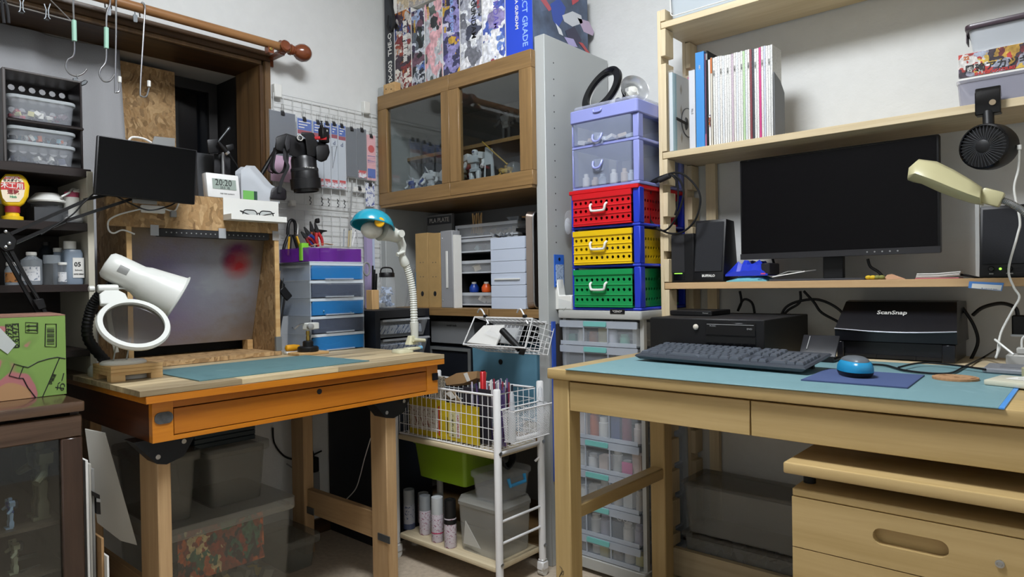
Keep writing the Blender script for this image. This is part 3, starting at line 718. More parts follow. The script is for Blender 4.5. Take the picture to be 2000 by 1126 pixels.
# ================================================================== wire grids on the left wall
M_wire = mat('wire_white','#c9cbca',.4)
def grid_panel(y0,y1,z0,z1,label,name='wire_grid'):
    t = thing(name,label,'wire grid');x = WL+.018;s = .042
    g = G();r = .0014
    k = 0;yy = y0
    while yy < y1+.001: g.cyl((x,yy,z0),(x,yy,z1),r,n=5);yy += s
    g.obj('upright_wires',M_wire,t,kind='stuff')
    g = G();zz = z1-.037
    while zz > z0+.01: g.cyl((x+.0024,y0,zz),(x+.0024,y1,zz),r,n=5);zz -= s
    g.obj('level_wires',M_wire,t,kind='stuff')
    G().tube([(x,y0,z0),(x,y0,z1),(x,y1,z1),(x,y1,z0)],.0022,6,closed=True).obj('rim_wire',M_wire,t)
    return t
gy1 = 1.852
ug = grid_panel(1.352,gy1,1.33,1.748,'upper white wire grid on the left wall holding hanging packs')
for u,v in ((545,180),(719,213)):
    p = at(u,v,x=WL+.03);g = G();g.box(WL,WL+.026,p.y-.016,p.y+.016,p.z-.018,p.z+.034);g.obj('wall_hook',M_white,ug,bevel=.003)
lg = grid_panel(1.352,gy1,.92,1.305,'lower white wire grid on the left wall behind the tools')
p = at(574,397,x=WL+.03);G().box(WL,WL+.03,p.y-.012,p.y+.012,p.z-.012,p.z+.014).obj('wall_hook',M_white,lg,bevel=.004)
# packs hanging on the upper grid
M_pblue = mat('pack_header_blue','#2c56a8',.4);M_pred = mat('pack_strip_red','#8e1c35',.4)
M_sheetg = mat('sheet_light_grey','#b9c0c8',.35);M_sheetd = mat('sheet_charcoal','#5c6168',.25,spec=.6)
M_pink = mat('pack_pink','#d9a3a8',.5);M_redp = mat('label_red','#c0302f',.5)
M_txt = mat('letter_dark_blue','#263a66',.5)
GX = WL+.0245
def pack(px,label,body,header=False,txt=None,foot=True,extra=None,k=0):
    (u0,v0),(u1,v1) = px;x = GX+.004*k
    y0,y1 = at(u0,(v0+v1)/2,x=x).y,at(u1,(v0+v1)/2,x=x).y
    um = (u0+u1)/2;z1,z0 = at(um,v0,x=x).z,at(um,v1,x=x).z
    t = thing('hanging_pack',label,'pack','flat packs on the wire grid')
    G().box(x,x+.0025,y0,y1,z0,z1).obj('sheet',body,t)
    h = z1-z0
    if header:
        G().box(x+.0026,x+.0032,y0+.003,y1-.001,z1-.048,z1-.004).obj('header_print',M_pblue,t)
        G().box(x+.0026,x+.0032,y0+.003,y1-.001,z1-.064,z1-.049).obj('header_strip',M_pred,t)
        g = G()
        for q in range(3): g.box(x+.0033,x+.0035,y0+.008,y0+(y1-y0)*(.9-.2*q),z1-.018-q*.011,z1-.014-q*.011)
        g.obj('header_lines',M_paper,t,kind='stuff')
    if txt:
        text(txt,(x+.003,(y0+y1)/2,z1-.082),.026,M_txt,(0,-1,0),(0,0,-1),t,sx=1)
    if foot:
        G().box(x+.0026,x+.0034,y0+.002,y1-.002,z0+.004,z0+.035).obj('footer_label',fineprint('footer_print','#d8dae0','#b03244',(2,60,180),.5),t)
        G().box(x+.0035,x+.0038,y0+.004,y1-.004,z0+.026,z0+.035).obj('footer_band',M_redp,t)
    G().box(x-.0012,x+.0042,y0-.002,y1+.002,z0-.004,z1+.003).obj('film',M_film,t)
    cl = G();yc = (y0+y1)/2;cl.prism([(x-.008,yc-.007,z1-.012),(x+.010,yc-.007,z1-.012),(x+.002,yc-.007,z1+.006)],(0,.014,0))
    c = cl.obj('binder_clip',M_blackm,t);G().tube([(x+.002,yc-.005,z1+.004),(x+.004,yc-.004,z1+.03),(x+.004,yc+.004,z1+.03),(x+.002,yc+.005,z1+.004)],.0009,5).obj('clip_wire',M_steel,c)
    if extra: extra(t,x,y0,y1,z0,z1)
    return t
def pinkfoot(t,x,y0,y1,z0,z1): G().box(x+.0026,x+.0032,y0,y1,z0,z0+.10).obj('pink_card',mat('pink_card','#c9a3bd',.5),t)
pack(((527,219),(577,355)),'widest hanging pack, charcoal sheet in shiny film nearest the window',M_sheetd,foot=False,extra=pinkfoot)
pack(((580,231),(609,362)),'hanging pack with blue header reading P24 upside down',M_sheetg,True,'P24',k=1)
pack(((611,237),(631,365)),'hanging pack with blue header, right beside the P24 pack',M_sheetg,True,'P4')
def tri(t,x,y0,y1,z0,z1):
    G().tube([(x+.003,y0+.004,z1-.10),(x+.003,y1-.004,z1-.095),(x+.003,y0+.006,z1-.19)],.0012,5,closed=True).obj('triangle_print',M_ink,t)
pack(((632,239),(645,366)),'narrow hanging pack with blue header, behind the camera microphone',M_sheetg,True,None,k=1)
pack(((646,240),(659,368)),'hanging pack with blue header and printed triangle outline',M_sheetg,True,'P',extra=tri)
pack(((660,244),(675,369)),'hanging pack with blue header, nearest the two charcoal packs',M_sheetg,True,'P',k=1)
pack(((676,250),(697,345)),'plain charcoal hanging pack beside the blue header packs',M_sheetd,foot=False)
pack(((698,252),(715,349)),'charcoal hanging pack with a photo label at its foot',M_sheetd,foot=True,k=1)
def redc(t,x,y0,y1,z0,z1):
    G().cyl((x+.002,(y0+y1)/2,z1-.06),(x+.0036,(y0+y1)/2,z1-.06),.016,n=20).obj('red_disc',M_redp,t)
    G().box(x+.0026,x+.0034,y0+.003,y1-.003,z0+.01,z0+.05).obj('blue_print',M_pblue,t)
    G().box(x+.0026,x+.0034,y0+.003,y1-.003,z1-.13,z1-.09).obj('text_lines',fineprint('pack_lines','#d9a3a8','#4b4f8a',(2,4,220),.5),t)
pack(((716,264),(733,352)),'pink hanging pack with a red disc, beside the cupboard door',M_pink,foot=False,extra=redc)
pack(((690,366),(713,374)),'small flat white pack hanging below the charcoal packs',M_paper,foot=False)
pack(((714,358),(731,403)),'small white pack with blue print hanging below the pink pack',fineprint('small_pack_print','#d5d8de','#3a4d94',(2,90,60),.52),foot=False)
for i,u in enumerate((606,629,642,660,673)):
    p = at(u,392+(u-606)*.1,x=GX+.01);g = G()
    g.tube(bez([p+Vector((0,-.004,.016)),p+Vector((0,.004,.012)),p+Vector((0,-.003,.002)),p+Vector((0,.005,-.004)),p+Vector((0,-.002,-.014)),p+Vector((0,.004,-.012))],5),.0013,5)
    g.tube([p+Vector((-.006,0,.02)),p+Vector((0,0,.016)),p+Vector((0,0,-.002))],.0011,5)
    g.obj('grid_hook',M_dsteel,label=('leftmost','second from left','middle','second from right','rightmost')[i]+' of the small bent wire hooks under the hanging packs',cat='hook',group='small hooks under the packs')
lr = thing('long_rod','thin grey rod leaning against the wire grid','rod');a,b = at(688,352,x=GX+.02),at(681,480,x=GX+.03)
G().cyl(a,b,.003,n=8).obj('shaft',M_gray,lr);G().tube(bez([a+Vector((0,0,-.06)),a+Vector((.01,.02,-.065)),a+Vector((.01,.035,-.05))],4),.0015,5).obj('side_hook',M_gray,lr)
# ================================================================== spray booth of OSB
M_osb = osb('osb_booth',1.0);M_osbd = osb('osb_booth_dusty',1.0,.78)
BF = -2.15;BY0,BY1 = .738,1.222;BB = -2.395;HZ1,HZ0 = 1.293,1.186
bo = thing('spray_booth','OSB spray booth with a slanted metal back sheet on the work table','booth')
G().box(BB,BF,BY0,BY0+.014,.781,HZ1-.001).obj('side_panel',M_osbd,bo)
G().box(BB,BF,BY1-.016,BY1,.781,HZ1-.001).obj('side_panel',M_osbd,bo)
G().box(BB,BF+.008,BY0,BY1+.002,.7665,.7805).obj('base_board',M_osb,bo)
G().box(BF-.012,BF+.004,BY0-.05,BY1,HZ0,HZ1).obj('header_board',M_osb,bo)
G().box(BB,BF-.012,BY0+.014,BY1-.016,HZ1-.014,HZ1).obj('roof_board',M_osb,bo)
G().box(BF,BF+.006,BY0+.0,BY0+.014,.781,HZ0).obj('edge_strip',M_ply,bo)
G().box(BF,BF+.006,BY1-.016,BY1+.0,.81,HZ0).obj('edge_strip',M_ply,bo)
G().box(BF-.002,BF+.008,BY1-.018,BY1+.003,.781,.83).obj('corner_angle',mat('alu_angle','#8f959a',.4,.7),bo)
G().box(BB,BB+.006,BY0+.014,BY1-.016,.781,HZ1-.014).obj('back_board',M_blackm,bo)
def overspray():
    m,nt,b,out = _new('oversprayed_sheet');L = nt.links.new
    tc = nt.nodes.new('ShaderNodeTexCoord');co = tc.outputs['Generated']
    base = lin('#7d6a52');cur = None
    def blob(cx,cz,rx,rz,s):
        mp = N(nt,'ShaderNodeMapping');mp.vector_type = 'POINT'
        mp.inputs['Location'].default_value = (0,-cx/rx,-cz/rz);mp.inputs['Scale'].default_value = (0,1/rx,1/rz);L(co,mp.inputs[0])
        g_ = N(nt,'ShaderNodeTexGradient',gradient_type='SPHERICAL');L(mp.outputs[0],g_.inputs[0])
        nz = N(nt,'ShaderNodeTexNoise',Scale=7,Detail=5);L(co,nz.inputs['Vector'])
        q = N(nt,'ShaderNodeMath',operation='MULTIPLY');L(g_.outputs[1],q.inputs[0]);L(nz.outputs[0],q.inputs[1])
        q2 = N(nt,'ShaderNodeMath',operation='MULTIPLY');q2.use_clamp = True;L(q.outputs[0],q2.inputs[0]);q2.inputs[1].default_value = s;return q2.outputs[0]
    def lay(prev,colr,fac):
        mx = N(nt,'ShaderNodeMix',data_type='RGBA');L(fac,mx.inputs[0]);mx.inputs[7].default_value = lin(colr)
        if isinstance(prev,tuple): mx.inputs[6].default_value = prev
        else: L(prev,mx.inputs[6])
        return mx.outputs[2]
    c = lay(base,'#8b8c95',blob(.5,.42,.72,.66,3.4))
    c = lay(c,'#7a6c8e',blob(.35,.45,.5,.5,2.8))
    c = lay(c,'#9a9ca6',blob(.62,.5,.42,.4,2.0))
    c = lay(c,'#5c2350',blob(.80,.79,.15,.08,2.8))
    c = lay(c,'#54204c',blob(.755,.70,.10,.10,3.2))
    c = lay(c,'#a32a34',blob(.81,.66,.13,.14,2.6))
    L(c,b.inputs['Base Color']);b.inputs['Metallic'].default_value = .45;b.inputs['Roughness'].default_value = .34
    nz = N(nt,'ShaderNodeTexNoise',Scale=60,Detail=4);L(co,nz.inputs['Vector']);bp = N(nt,'ShaderNodeBump',Strength=.3,Distance=.002);L(nz.outputs[0],bp.inputs['Height']);L(bp.outputs[0],b.inputs['Normal'])
    return m
yi0,yi1 = BY0+.016,BY1-.018
G().prism([(-2.195,yi0,HZ0+.03),(-2.197,yi0,HZ0+.03),(-2.312,yi0,.815),(-2.310,yi0,.815)],(0,yi1-yi0,0)).obj('back_sheet',overspray(),bo)
G().box(-2.335,-2.30,BY1-.04,BY1-.02,.781,.815).obj('prop_block',M_ply,bo)
lb = at(310,446,x=BF).y,at(524,446,x=BF).y
l_ = G().rbox(BF-.03,BF+.004,lb[0],lb[1],HZ0-.024,HZ0-.001,.006,'x').obj('light_bar',M_blackm,bo)
g = G()
for k in range(22): y = lb[0]+.02+k*(lb[1]-lb[0]-.04)/21;g.cyl((BF+.0035,y,HZ0-.012),(BF+.005,y,HZ0-.012),.0022,n=6)
g.obj('led_dots',M_gray,l_,kind='stuff')
for u in (300,432,536):
    y = at(u,447,x=BF).y;G().obox((BF+.007,y,HZ0-.008),(.003,.024,.032),(0,0,R(4))).obj('tape',clear('tape','#c9ccd0',.75,.2),bo)
# ================================================================== cutting mat on the work table
ma = thing('cutting_mat','worn teal cutting mat on the plank table','cutting mat')
def scuffed(name,col,light,dark):
    if name in MATS: return MATS[name]
    m,nt,b,out = _new(name);L = nt.links.new;co = coords(nt,(1,1,1))
    n = N(nt,'ShaderNodeTexNoise',Scale=7,Detail=7,Roughness=.65,Distortion=.8);L(co,n.inputs['Vector'])
    c = ramp(nt,n.outputs[0],[(.3,dark),(.45,col),(.6,col),(.75,light)])
    L(c,b.inputs['Base Color']);b.inputs['Roughness'].default_value = .5;MATS[name] = m;return m
p0,p1 = at(420,741,z=TZ),at(700,703,z=TZ)
M_matl = scuffed('mat_teal','#567a7e','#8aa8a6','#486a6e')
G().prism([(p0.x+.002,.755,TZ+.0004),(p0.x+.002,p1.y,TZ+.0004),(-2.05,p1.y-.02,TZ+.0004),(-2.05,.755,TZ+.0004)],(0,0,.0024)).obj('mat_sheet',M_matl,ma)
# ================================================================== wooden stand and magnifier
p = at(217,747,z=TZ);sx1,sy0 = p.x,p.y;sy1 = at(345,741,z=TZ).y;sx0 = sx1-.135
st = thing('plywood_riser','small layered plywood riser with block feet at the table corner','stand')
sz0,sz1 = TZ+.015,TZ+.040
for k in range(3): G().box(sx0,sx1,sy0,sy1,sz0+k*.0084,sz0+(k+1)*.0084-.0004).obj('ply_layer',M_ply,st,bevel=.0006)
for y0,y1 in ((sy0,sy0+.034),(sy1-.03,sy1)):
    for x0,x1 in ((sx1-.03,sx1),(sx0,sx0+.03)): G().box(x0,x1,y0,y1,TZ,sz0).obj('foot',M_ply,st,bevel=.0006)
G().lathe([(.035,0),(.035,.008),(.032,.012)],(sx1-.06,(sy0+sy1)/2+.01,TZ+.0005),n=28,sx=1.3).obj('white_dish',M_white,label='white plastic dish under the plywood riser',cat='dish')
mg = thing('magnifier','round white framed magnifier on a stand above the plywood riser','magnifier')
M_lampw = mat('lamp_white','#c9cbc6',.3)
mc = at(262,633,x=-1.87);bz = sz1
G().lathe([(.055,0),(.055,.004),(.050,.008),(.001,.009)],(-1.965,mc.y+.005,bz),n=32).obj('base_plate',M_lampw,mg)
nrm = Vector((.725,-.045,.69)).normalized();bx,by,_ = basis(nrm)
ring = [];ro,ri,th = .086,.071,.007
G().lathe([(ri,-th),(ro-.003,-th),(ro,0),(ro-.003,th),(ri,th),(ri,-th)],mc,nrm,40,cap=False).obj('lens_ring',M_lampw,mg)
G().lathe([(ri+.001,-.001),(ri*.7,.002),(.001,.003),],mc,nrm,36).obj('lens',glass('lens_glass','#bdb9b2',1.5,.03,.08),mg)
up = (Vector((0,0,1)) - nrm*nrm.z).normalized();sd = up.cross(nrm);tang = (up*.86 + sd*(-.5)).normalized()
tang = up
def loc(a,b,c): return mc + sd*a + tang*b + nrm*c
LFT = -1 if (at(300,633,x=-1.87)-mc).dot(sd) > 0 else 1
hc = LFT*.030
G().loft([[loc(hc-.034,.070,-.006),loc(hc+.034,.070,-.006),loc(hc+.034,.070,.006),loc(hc-.034,.070,.006)],[loc(hc-.030,.105,-.006),loc(hc+.030,.105,-.006),loc(hc+.030,.105,.006),loc(hc-.030,.105,.006)],[loc(hc-.016,.118,-.006),loc(hc+.016,.118,-.006),loc(hc+.016,.118,.006),loc(hc-.016,.118,.006)]]).obj('hinge_plate',M_lampw,mg,bevel=.002)
G().cyl(loc(hc-.03,.128,0),loc(hc+.018,.128,0),.011,n=18).obj('clamp_barrel',M_lampw,mg,bevel=.002)
G().cyl(loc(hc-.036,.128,0),loc(hc-.05,.128,0),.008,n=14).obj('clamp_knob',M_lampw,mg,bevel=.002);G().cyl(loc(hc+.018,.128,0),loc(hc+.045,.128,0),.0025,n=8).obj('clamp_pin',M_lampw,mg)
# back arm and wires
arm0 = loc(hc-.0,.110,-.008);arm1 = Vector((-1.968,mc.y-.01,bz+.03))
G().tube(bez([arm0,(arm0+arm1)/2+Vector((-.035,0,.02)),arm1],8),.006,10).obj('arm',M_lampw,mg)
for dy in (-.02,.012): G().cyl((-1.965,mc.y+dy,bz+.006),(-1.93,mc.y+dy,bz+.07),.0022,n=8).obj('wire_leg',M_steel,mg)
# ================================================================== white gooseneck lamp
gl = thing('gooseneck_lamp','white cone shade desk lamp on a black ribbed gooseneck','lamp')
gb = Vector((-2.082,.66,TZ))
G().lathe([(.044,0),(.046,.006),(.046,.020),(.040,.028),(.014,.030),(.012,.036)],gb,n=28).obj('lamp_base',M_lampw,gl)
q0 = gb+Vector((0,0,.034));P = [q0,at(172,660,x=-2.06),at(176,610,x=-2.05),at(193,578,x=-2.03),at(222,555,x=-2.0),at(238,546,x=-1.985)]
pts = bez(P,14);G().tube(pts,[.0125 if i % 2 else .0145 for i in range(len(pts))],12).obj('gooseneck',M_black,gl)
hp = Vector((.302,.953,0));c0 = at(207,515,x=-1.985);axs = (hp*.86 - EZ*.50).normalized()
prof = [(.001,-.004),(.028,-.002),(.036,.006),(.038,.02),(.040,.085),(.046,.10),(.056,.15),(.064,.188),(.070,.192),(.0685,.194),(.062,.188),(.054,.15),(.044,.10),(.038,.085),(.036,.02)]
G().lathe(prof,c0,axs,36,cap=False).obj('lamp_shade',M_lampw,gl)
G().lathe([(.012,.03),(.016,.05),(.028,.09),(.03,.105),(.022,.128),(.001,.135)],c0,axs,20).obj('bulb',mat('bulb_white','#cfcfc8',.3),gl)
# small sticker on the shade
bq,cq,aq = basis(axs);n_ = (-Vector((c0.x,c0.y,c0.z-1))).normalized();n_ = (n_-axs*n_.dot(axs)).normalized();tt = axs.cross(n_)
g = G();rowsS = []
for i in range(5):
    a = -.25+.5*i/4 - .15;rowsS.append([c0+axs*h + (n_*math.cos(a)+tt*math.sin(a))*(.0392) for h in (.03,.055)])
g.loft(rowsS,False,False,closed=False);g.obj('sticker',mat('sticker_silver','#8f908e',.35,.5),gl)
# ================================================================== camera hung lens down beside the window
CMX = -2.20
cm = thing('camera','black reflex camera pointing lens down with strap and microphone','camera')
M_cam = mat('camera_black','#101012',.5,bump=.3,bscale=500);M_lens = mat('lens_black','#151517',.35)
def cpoly(px,x,th,name,m_,par,bv=.003):
    P = [at(u,v,x=x) for u,v in px];c = sum(P,Vector())/len(P);return G().prism(P,(CAM-c).normalized()*th).obj(name,m_,par,bevel=bv,seg=2)
cpoly([(540,268),(560,261),(582,268),(640,282),(643,300),(618,312),(575,306),(556,298),(540,292)],CMX-.05,.085,'camera_body',M_cam,cm,.006)
cpoly([(588,258),(612,259),(616,268),(622,284),(616,306),(600,303),(596,268),(588,264)],CMX+.02,.03,'prism_hump',M_cam,cm,.004)
cpoly([(560,262),(568,272),(567,290),(560,296),(556,280)],CMX+.03,.018,'grip_side',mat('camera_grey_edge','#2a2a2d',.4),cm,.003)
cpoly([(617,284),(642,282),(643,302),(638,312),(628,317),(618,312)],CMX+.015,.045,'grip',M_cam,cm,.008)
cpoly([(540,268),(558,262),(560,296),(556,300),(540,300),(537,286)],CMX-.02,.03,'side_door',M_cam,cm,.004)
dl = at(584,272,x=CMX+.045)
d = G().lathe([(.011,0),(.0125,.002),(.0125,.012),(.010,.014),(.001,.0145)],dl,(1,-.3,.2),24).obj('mode_dial',M_black,cm)
g = G();bq,cq,aq = basis((1,-.3,.2))
for k in range(12): a = 2*PI*k/12;g.obox(dl+aq*.0143+(bq*math.cos(a)+cq*math.sin(a))*.0095,(.003,.003,.003),(.3*a,a,.2))
g.obj('dial_marks',M_paper,d,kind='stuff')
a0,a1 = at(592,306,x=CMX),at(599,375,x=CMX);ax_ = a1-a0;Lh = ax_.length
sc = (at(620,340,x=CMX)-at(568,340,x=CMX)).length/2*.92
ln = G().lathe([(sc*.82,0),(sc*.9,.1*Lh),(sc*.9,.3*Lh),(sc*.95,.34*Lh),(sc*.97,.62*Lh)],a0,ax_,32).obj('lens_barrel',M_lens,cm)
G().lathe([(sc*.93,.33*Lh),(sc*.97,.345*Lh),(sc*.97,.42*Lh),(sc*.93,.435*Lh)],a0,ax_,32).obj('focus_ring',mat('rubber_ring','#1b1b1d',.8),ln)
G().lathe([(sc*.98,.62*Lh),(sc*1.08,.63*Lh),(sc*1.06,.92*Lh),(sc*.9,.925*Lh),(sc*.88,Lh),(sc*.8,Lh),(sc*.8,.7*Lh)],a0,ax_,32).obj('lens_hood',M_lens,cm)
text('60 70 100 200',a0+ax_*.36+Vector((sc*.98,-.01,0)),.006,M_paper,(0.3,1,0),(0,0,1),ln)
mcr = at(628,275,x=CMX+.02)
G().box(CMX,CMX+.03,at(621,260,x=CMX).y,at(635,260,x=CMX).y,at(628,280,x=CMX).z,at(628,251,x=CMX).z).obj('microphone_body',M_black,cm,bevel=.003)
text('R',(CMX+.0306,at(630,258,x=CMX).y,at(630,258,x=CMX).z),.010,M_paper,(0,1,0),(0,0,1),cm)
G().lathe([(.004,0),(.0065,.004),(.0065,.012),(.004,.014),(.003,.026),(.006,.028)],at(628,251,x=CMX+.015),(0,0,1),12).obj('microphone_knob',M_black,cm)
cpoly([(606,267),(625,266),(626,272),(638,267),(638,273),(608,273)],CMX+.035,.012,'red_latch',mat('red_latch','#b3262b',.4),cm,.001)
# strap: loop and leather pad
sp = bez([at(556,290,x=CMX+.03),at(556,310,x=CMX+.04),at(562,325,x=CMX+.05),at(553,345,x=CMX+.05),at(547,362,x=CMX+.05),at(545,376,x=CMX+.05)],8)
g = G();g.loft([[p+Vector((0,-.006,0)),p+Vector((0,.006,0)),p+Vector((.0025,.006,0)),p+Vector((.0025,-.006,0))] for p in sp]);g.obj('strap',M_blackm,cm)
sp = bez([at(538,288,x=CMX),at(533,310,x=CMX),at(532,330,x=CMX+.01),at(543,339,x=CMX+.02),at(556,330,x=CMX+.03),at(560,300,x=CMX+.03)],8)
g = G();g.loft([[p+Vector((-.008,-.003,0)),p+Vector((.012,-.003,0)),p+Vector((.012,.003,0)),p+Vector((-.008,.003,0))] for p in sp]);g.obj('strap',M_blackm,cm)
cpoly([(530,368),(545,362),(559,370),(560,388),(556,391),(528,389),(527,386)],CMX+.03,.02,'strap_pad',mat('black_leather','#17151a',.35,bump=.4,bscale=200),cm,.006)
sp2 = bez([at(536,300,x=CMX-.01),at(529,318,x=CMX-.01),at(524,332,x=CMX),at(533,338,x=CMX)],6);G().tube(sp2,.003,6).obj('cord',mat('purple_cord','#2a1724',.6),cm)
# bracket arm that carries the camera
g = G();q = at(556,292,x=CMX-.03);g.tube([q,Vector((-2.27,q.y-.02,q.z-.01)),Vector((-2.27,BY1-.03,HZ1+.05)),Vector((-2.27,BY1-.03,HZ1+.002))],.008,10);g.obj('mount_arm',M_black,cm)
# ================================================================== things on top of the booth
ck = thing('digital_clock','small white digital clock showing 20:20 on the booth','clock')
KX_ = BF-.006;cy0,cy1,cz0,cz1 = fx(408,472,338,389,KX_+.02)
cz0 = HZ1
lean = .02
def slab(g,y0,y1,z0,z1,x0,x1,lean):
    return g.prism([(x1,y0,z0),(x1-lean,y0,z1),(x0-lean,y0,z1),(x0,y0,z0)],(0,y1-y0,0))
slab(G(),cy0,cy1,cz0,cz1,KX_-.02,KX_+.012,.012).obj('clock_body',mat('clock_white','#d6d6d4',.35),ck,bevel=.004,seg=2)
zs = cz0+(cz1-cz0)*.36;ze = cz0+(cz1-cz0)*.78
tl_ = lambda z: KX_+.0125-.012*(z-cz0)/(cz1-cz0)
G().prism([(tl_(zs),cy0+.018,zs),(tl_(zs),cy1-.012,zs),(tl_(ze),cy1-.012,ze),(tl_(ze),cy0+.018,ze)],(.0008,0,0)).obj('lcd_screen',mat('lcd_grey','#8e9a92',.2),ck)
zc = zs+(ze-zs)*.62;text('20:20',(tl_(zc)+.0015,(cy0+cy1)/2,zc),.030,M_ink,(0,1,0),(-.1,0,1),ck,sx=.85,thick=.0002)
zc = zs+(ze-zs)*.15;text('23.5  45',(tl_(zc)+.0015,(cy0+cy1)/2+.004,zc),.010,M_ink,(0,1,0),(-.1,0,1),ck,thick=.0002)
zc = cz0+(cz1-cz0)*.18;text('TIME TEMP HUMIDITY',(tl_(zc)+.0012,(cy0+cy1)/2+.01,zc),.005,M_ink,(0,1,0),(-.1,0,1),ck,thick=.0002)
# translucent pocket with paper in it
po = thing('paper_pocket','translucent white pocket with green card beside the clock','container')
y0,y1,z0,z1 = fx(471,546,325,390,BF-.01);z0 = HZ1
prof = [(y0,z0),(y1,z0),(y1,z0+.05),(y1-.03,z0+.062),(y0+.05,z1),(y0+.02,z1-.002),(y0,z1-.02)]
G().prism([(BF-.012,a,b) for a,b in prof],(.0015,0,0)).obj('front_wall',M_frost2,po)
G().prism([(BF-.05,a,b) for a,b in prof],(.0015,0,0)).obj('back_wall',M_frost2,po)
G().box(BF-.05,BF-.01,y0,y1,z0,z0+.0015).obj('bottom',M_frost,po);G().box(BF-.048,BF-.012,y0,y0+.0015,z0+.0015,z1-.03).obj('side_wall',M_frost,po);G().box(BF-.048,BF-.012,y1-.0015,y1,z0+.0015,z0+.05).obj('side_wall',M_frost,po)
G().box(BF-.010,BF-.009,y0+.006,y0+.044,z0+.002,z0+.034).obj('green_card',mat('green_card','#6cae58',.5),po);G().box(BF-.010,BF-.009,y0+.044,y0+.056,z0+.002,z0+.034).obj('dark_card',mat('dark_green_card','#28443a',.5),po)
# white tray with glasses, hooked on the header
gt = thing('glasses_tray','white open tray hooked on the front of the booth','tray')
y0,y1,z0,z1 = fx(443,551,393,432,BF+.03);zl = at(497,420,x=BF+.05).z
x0,x1 = BF+.0045,BF+.06
G().box(x0,x0+.002,y0,y1,z0,HZ1+.002).obj('tray_back',M_white,gt);G().box(x0+.002,x1,y0,y1,z0,z0+.002).obj('tray_floor',M_white,gt)
G().box(x1-.002,x1,y0,y1,z0+.002,zl).obj('tray_lip',M_white,gt);G().box(x0+.002,x1-.002,y0,y0+.002,z0+.002,zl).obj('tray_end',M_white,gt);G().box(x0+.002,x1-.002,y1-.002,y1,z0+.002,zl).obj('tray_end',M_white,gt)
gs = thing('eyeglasses','black framed eyeglasses resting in the white tray','glasses')
ym = (y0+y1)/2+.012;zb = z0+.003;xg = x0+.022
for s in (-1,1):
    yc = ym+s*.029;o_ = [Vector((xg,yc+p*1,zb+.017+q)) for p,q in rr(.05,.034,.014,4)]
    G().tube(o_,.0018,6,closed=True).obj('rim',M_black,gs);G().prism([p+Vector((-.0006,0,0)) for p in o_],(.0012,0,0)).obj('lens',glass('spectacle_lens','#f2f4f5',1,.01),gs)
    G().tube(bez([(xg,yc+s*.025,zb+.028),(xg-.006,yc+s*.03,zb+.029),(xg-.014,yc+s*.002,zb+.022),(xg-.016,yc-s*.03,zb+.012)],6),.0018,6).obj('temple',M_black,gs)
G().tube([(xg,ym-.005,zb+.022),(xg,ym,zb+.026),(xg,ym+.005,zb+.022)],.0018,6).obj('bridge',M_black,gs)
# airbrush in a black holder
ah = thing('airbrush_holder','black airbrush holder on a steel stem behind the clock','holder')
AXX = -2.24;b0 = at(437,385,x=AXX)
G().cyl((AXX,b0.y,HZ1),(AXX,b0.y,at(437,298,x=AXX).z),.006,n=14).obj('stem',M_steel,ah)
cpoly([(418,300),(450,302),(450,340),(418,340)],AXX-.03,.02,'dark_block',M_blackm,ah)
cpoly([(404,272),(424,270),(432,285),(430,298),(408,300)],AXX-.01,.03,'cup',M_black,ah,.005)
cpoly([(440,283),(456,280),(457,292),(446,297)],AXX-.01,.03,'cup',M_black,ah,.005)
ab = thing('airbrush','chrome and black airbrush tilted in its holder','airbrush')
p0,p1 = at(426,277,x=AXX+.03),at(450,247,x=AXX+.03);G().lathe([(.002,0),(.0045,.01),(.0045,.05),(.006,.055),(.006,.065),(.003,.07)],p0,p1-p0,12).obj('barrel',M_dsteel,ab)
p0,p1 = at(426,277,x=AXX+.03),at(455,312,x=AXX+.03);Lb = (p1-p0).length
G().lathe([(.005,0),(.0065,.3*Lb),(.0065,.5*Lb),(.008,.52*Lb),(.008,.7*Lb),(.005,.75*Lb),(.003,Lb)],p0,p1-p0,14).obj('handle',M_black,ab)
G().lathe([(.0085,.55*Lb),(.0085,.66*Lb)],p0,p1-p0,14).obj('collar',M_steel,ab)
p2 = at(468,335,x=AXX+.03);G().tube(bez([p1,at(462,322,x=AXX+.03),p2],6),.0025,6).obj('hose',M_black,ab)
gp = thing('grey_case','dark grey case standing behind the clock at the window','case');y0,y1,z0,z1 = fx(385,420,300,345,-2.30);G().box(-2.34,-2.30,y0,y1,HZ1+.001,z1).obj('case_body',mat('dark_grey','#3c3e41',.5),gp,bevel=.003);G().box(-2.345,-2.335,y0+.005,y1-.005,z1+.0005,z1+.008).obj('case_handle',M_black,gp)
# cable and adaptor hanging on the header
cb = thing('white_cable','white power cable with adaptor clipped to the booth header','cable')
y0,y1,z0,z1 = fx(275,322,401,416,BF+.012);G().box(BF+.005,BF+.018,y0,y1,z0,z1).obj('adaptor',M_white,cb,bevel=.003)
G().tube(bez([at(275,408,x=BF+.012),at(235,418,x=BF+.012),at(213,430,x=BF+.012),at(212,448,x=BF+.012),at(222,455,x=BF+.012),at(240,449,x=BF+.012),at(263,457,x=BF+.012)],8),.0025,6).obj('cable',M_white,cb)
G().tube(bez([at(322,408,x=BF+.012),at(340,412,x=BF+.012),at(347,402,x=BF+.012),at(350,393,x=BF+.012)],8),.0025,6).obj('cable',M_white,cb)
G().box(BF+.005,BF+.02,at(332,418,x=BF+.01).y,at(343,418,x=BF+.01).y,at(337,424,x=BF+.01).z,at(337,412,x=BF+.01).z).obj('clip',M_gray,cb,bevel=.002)
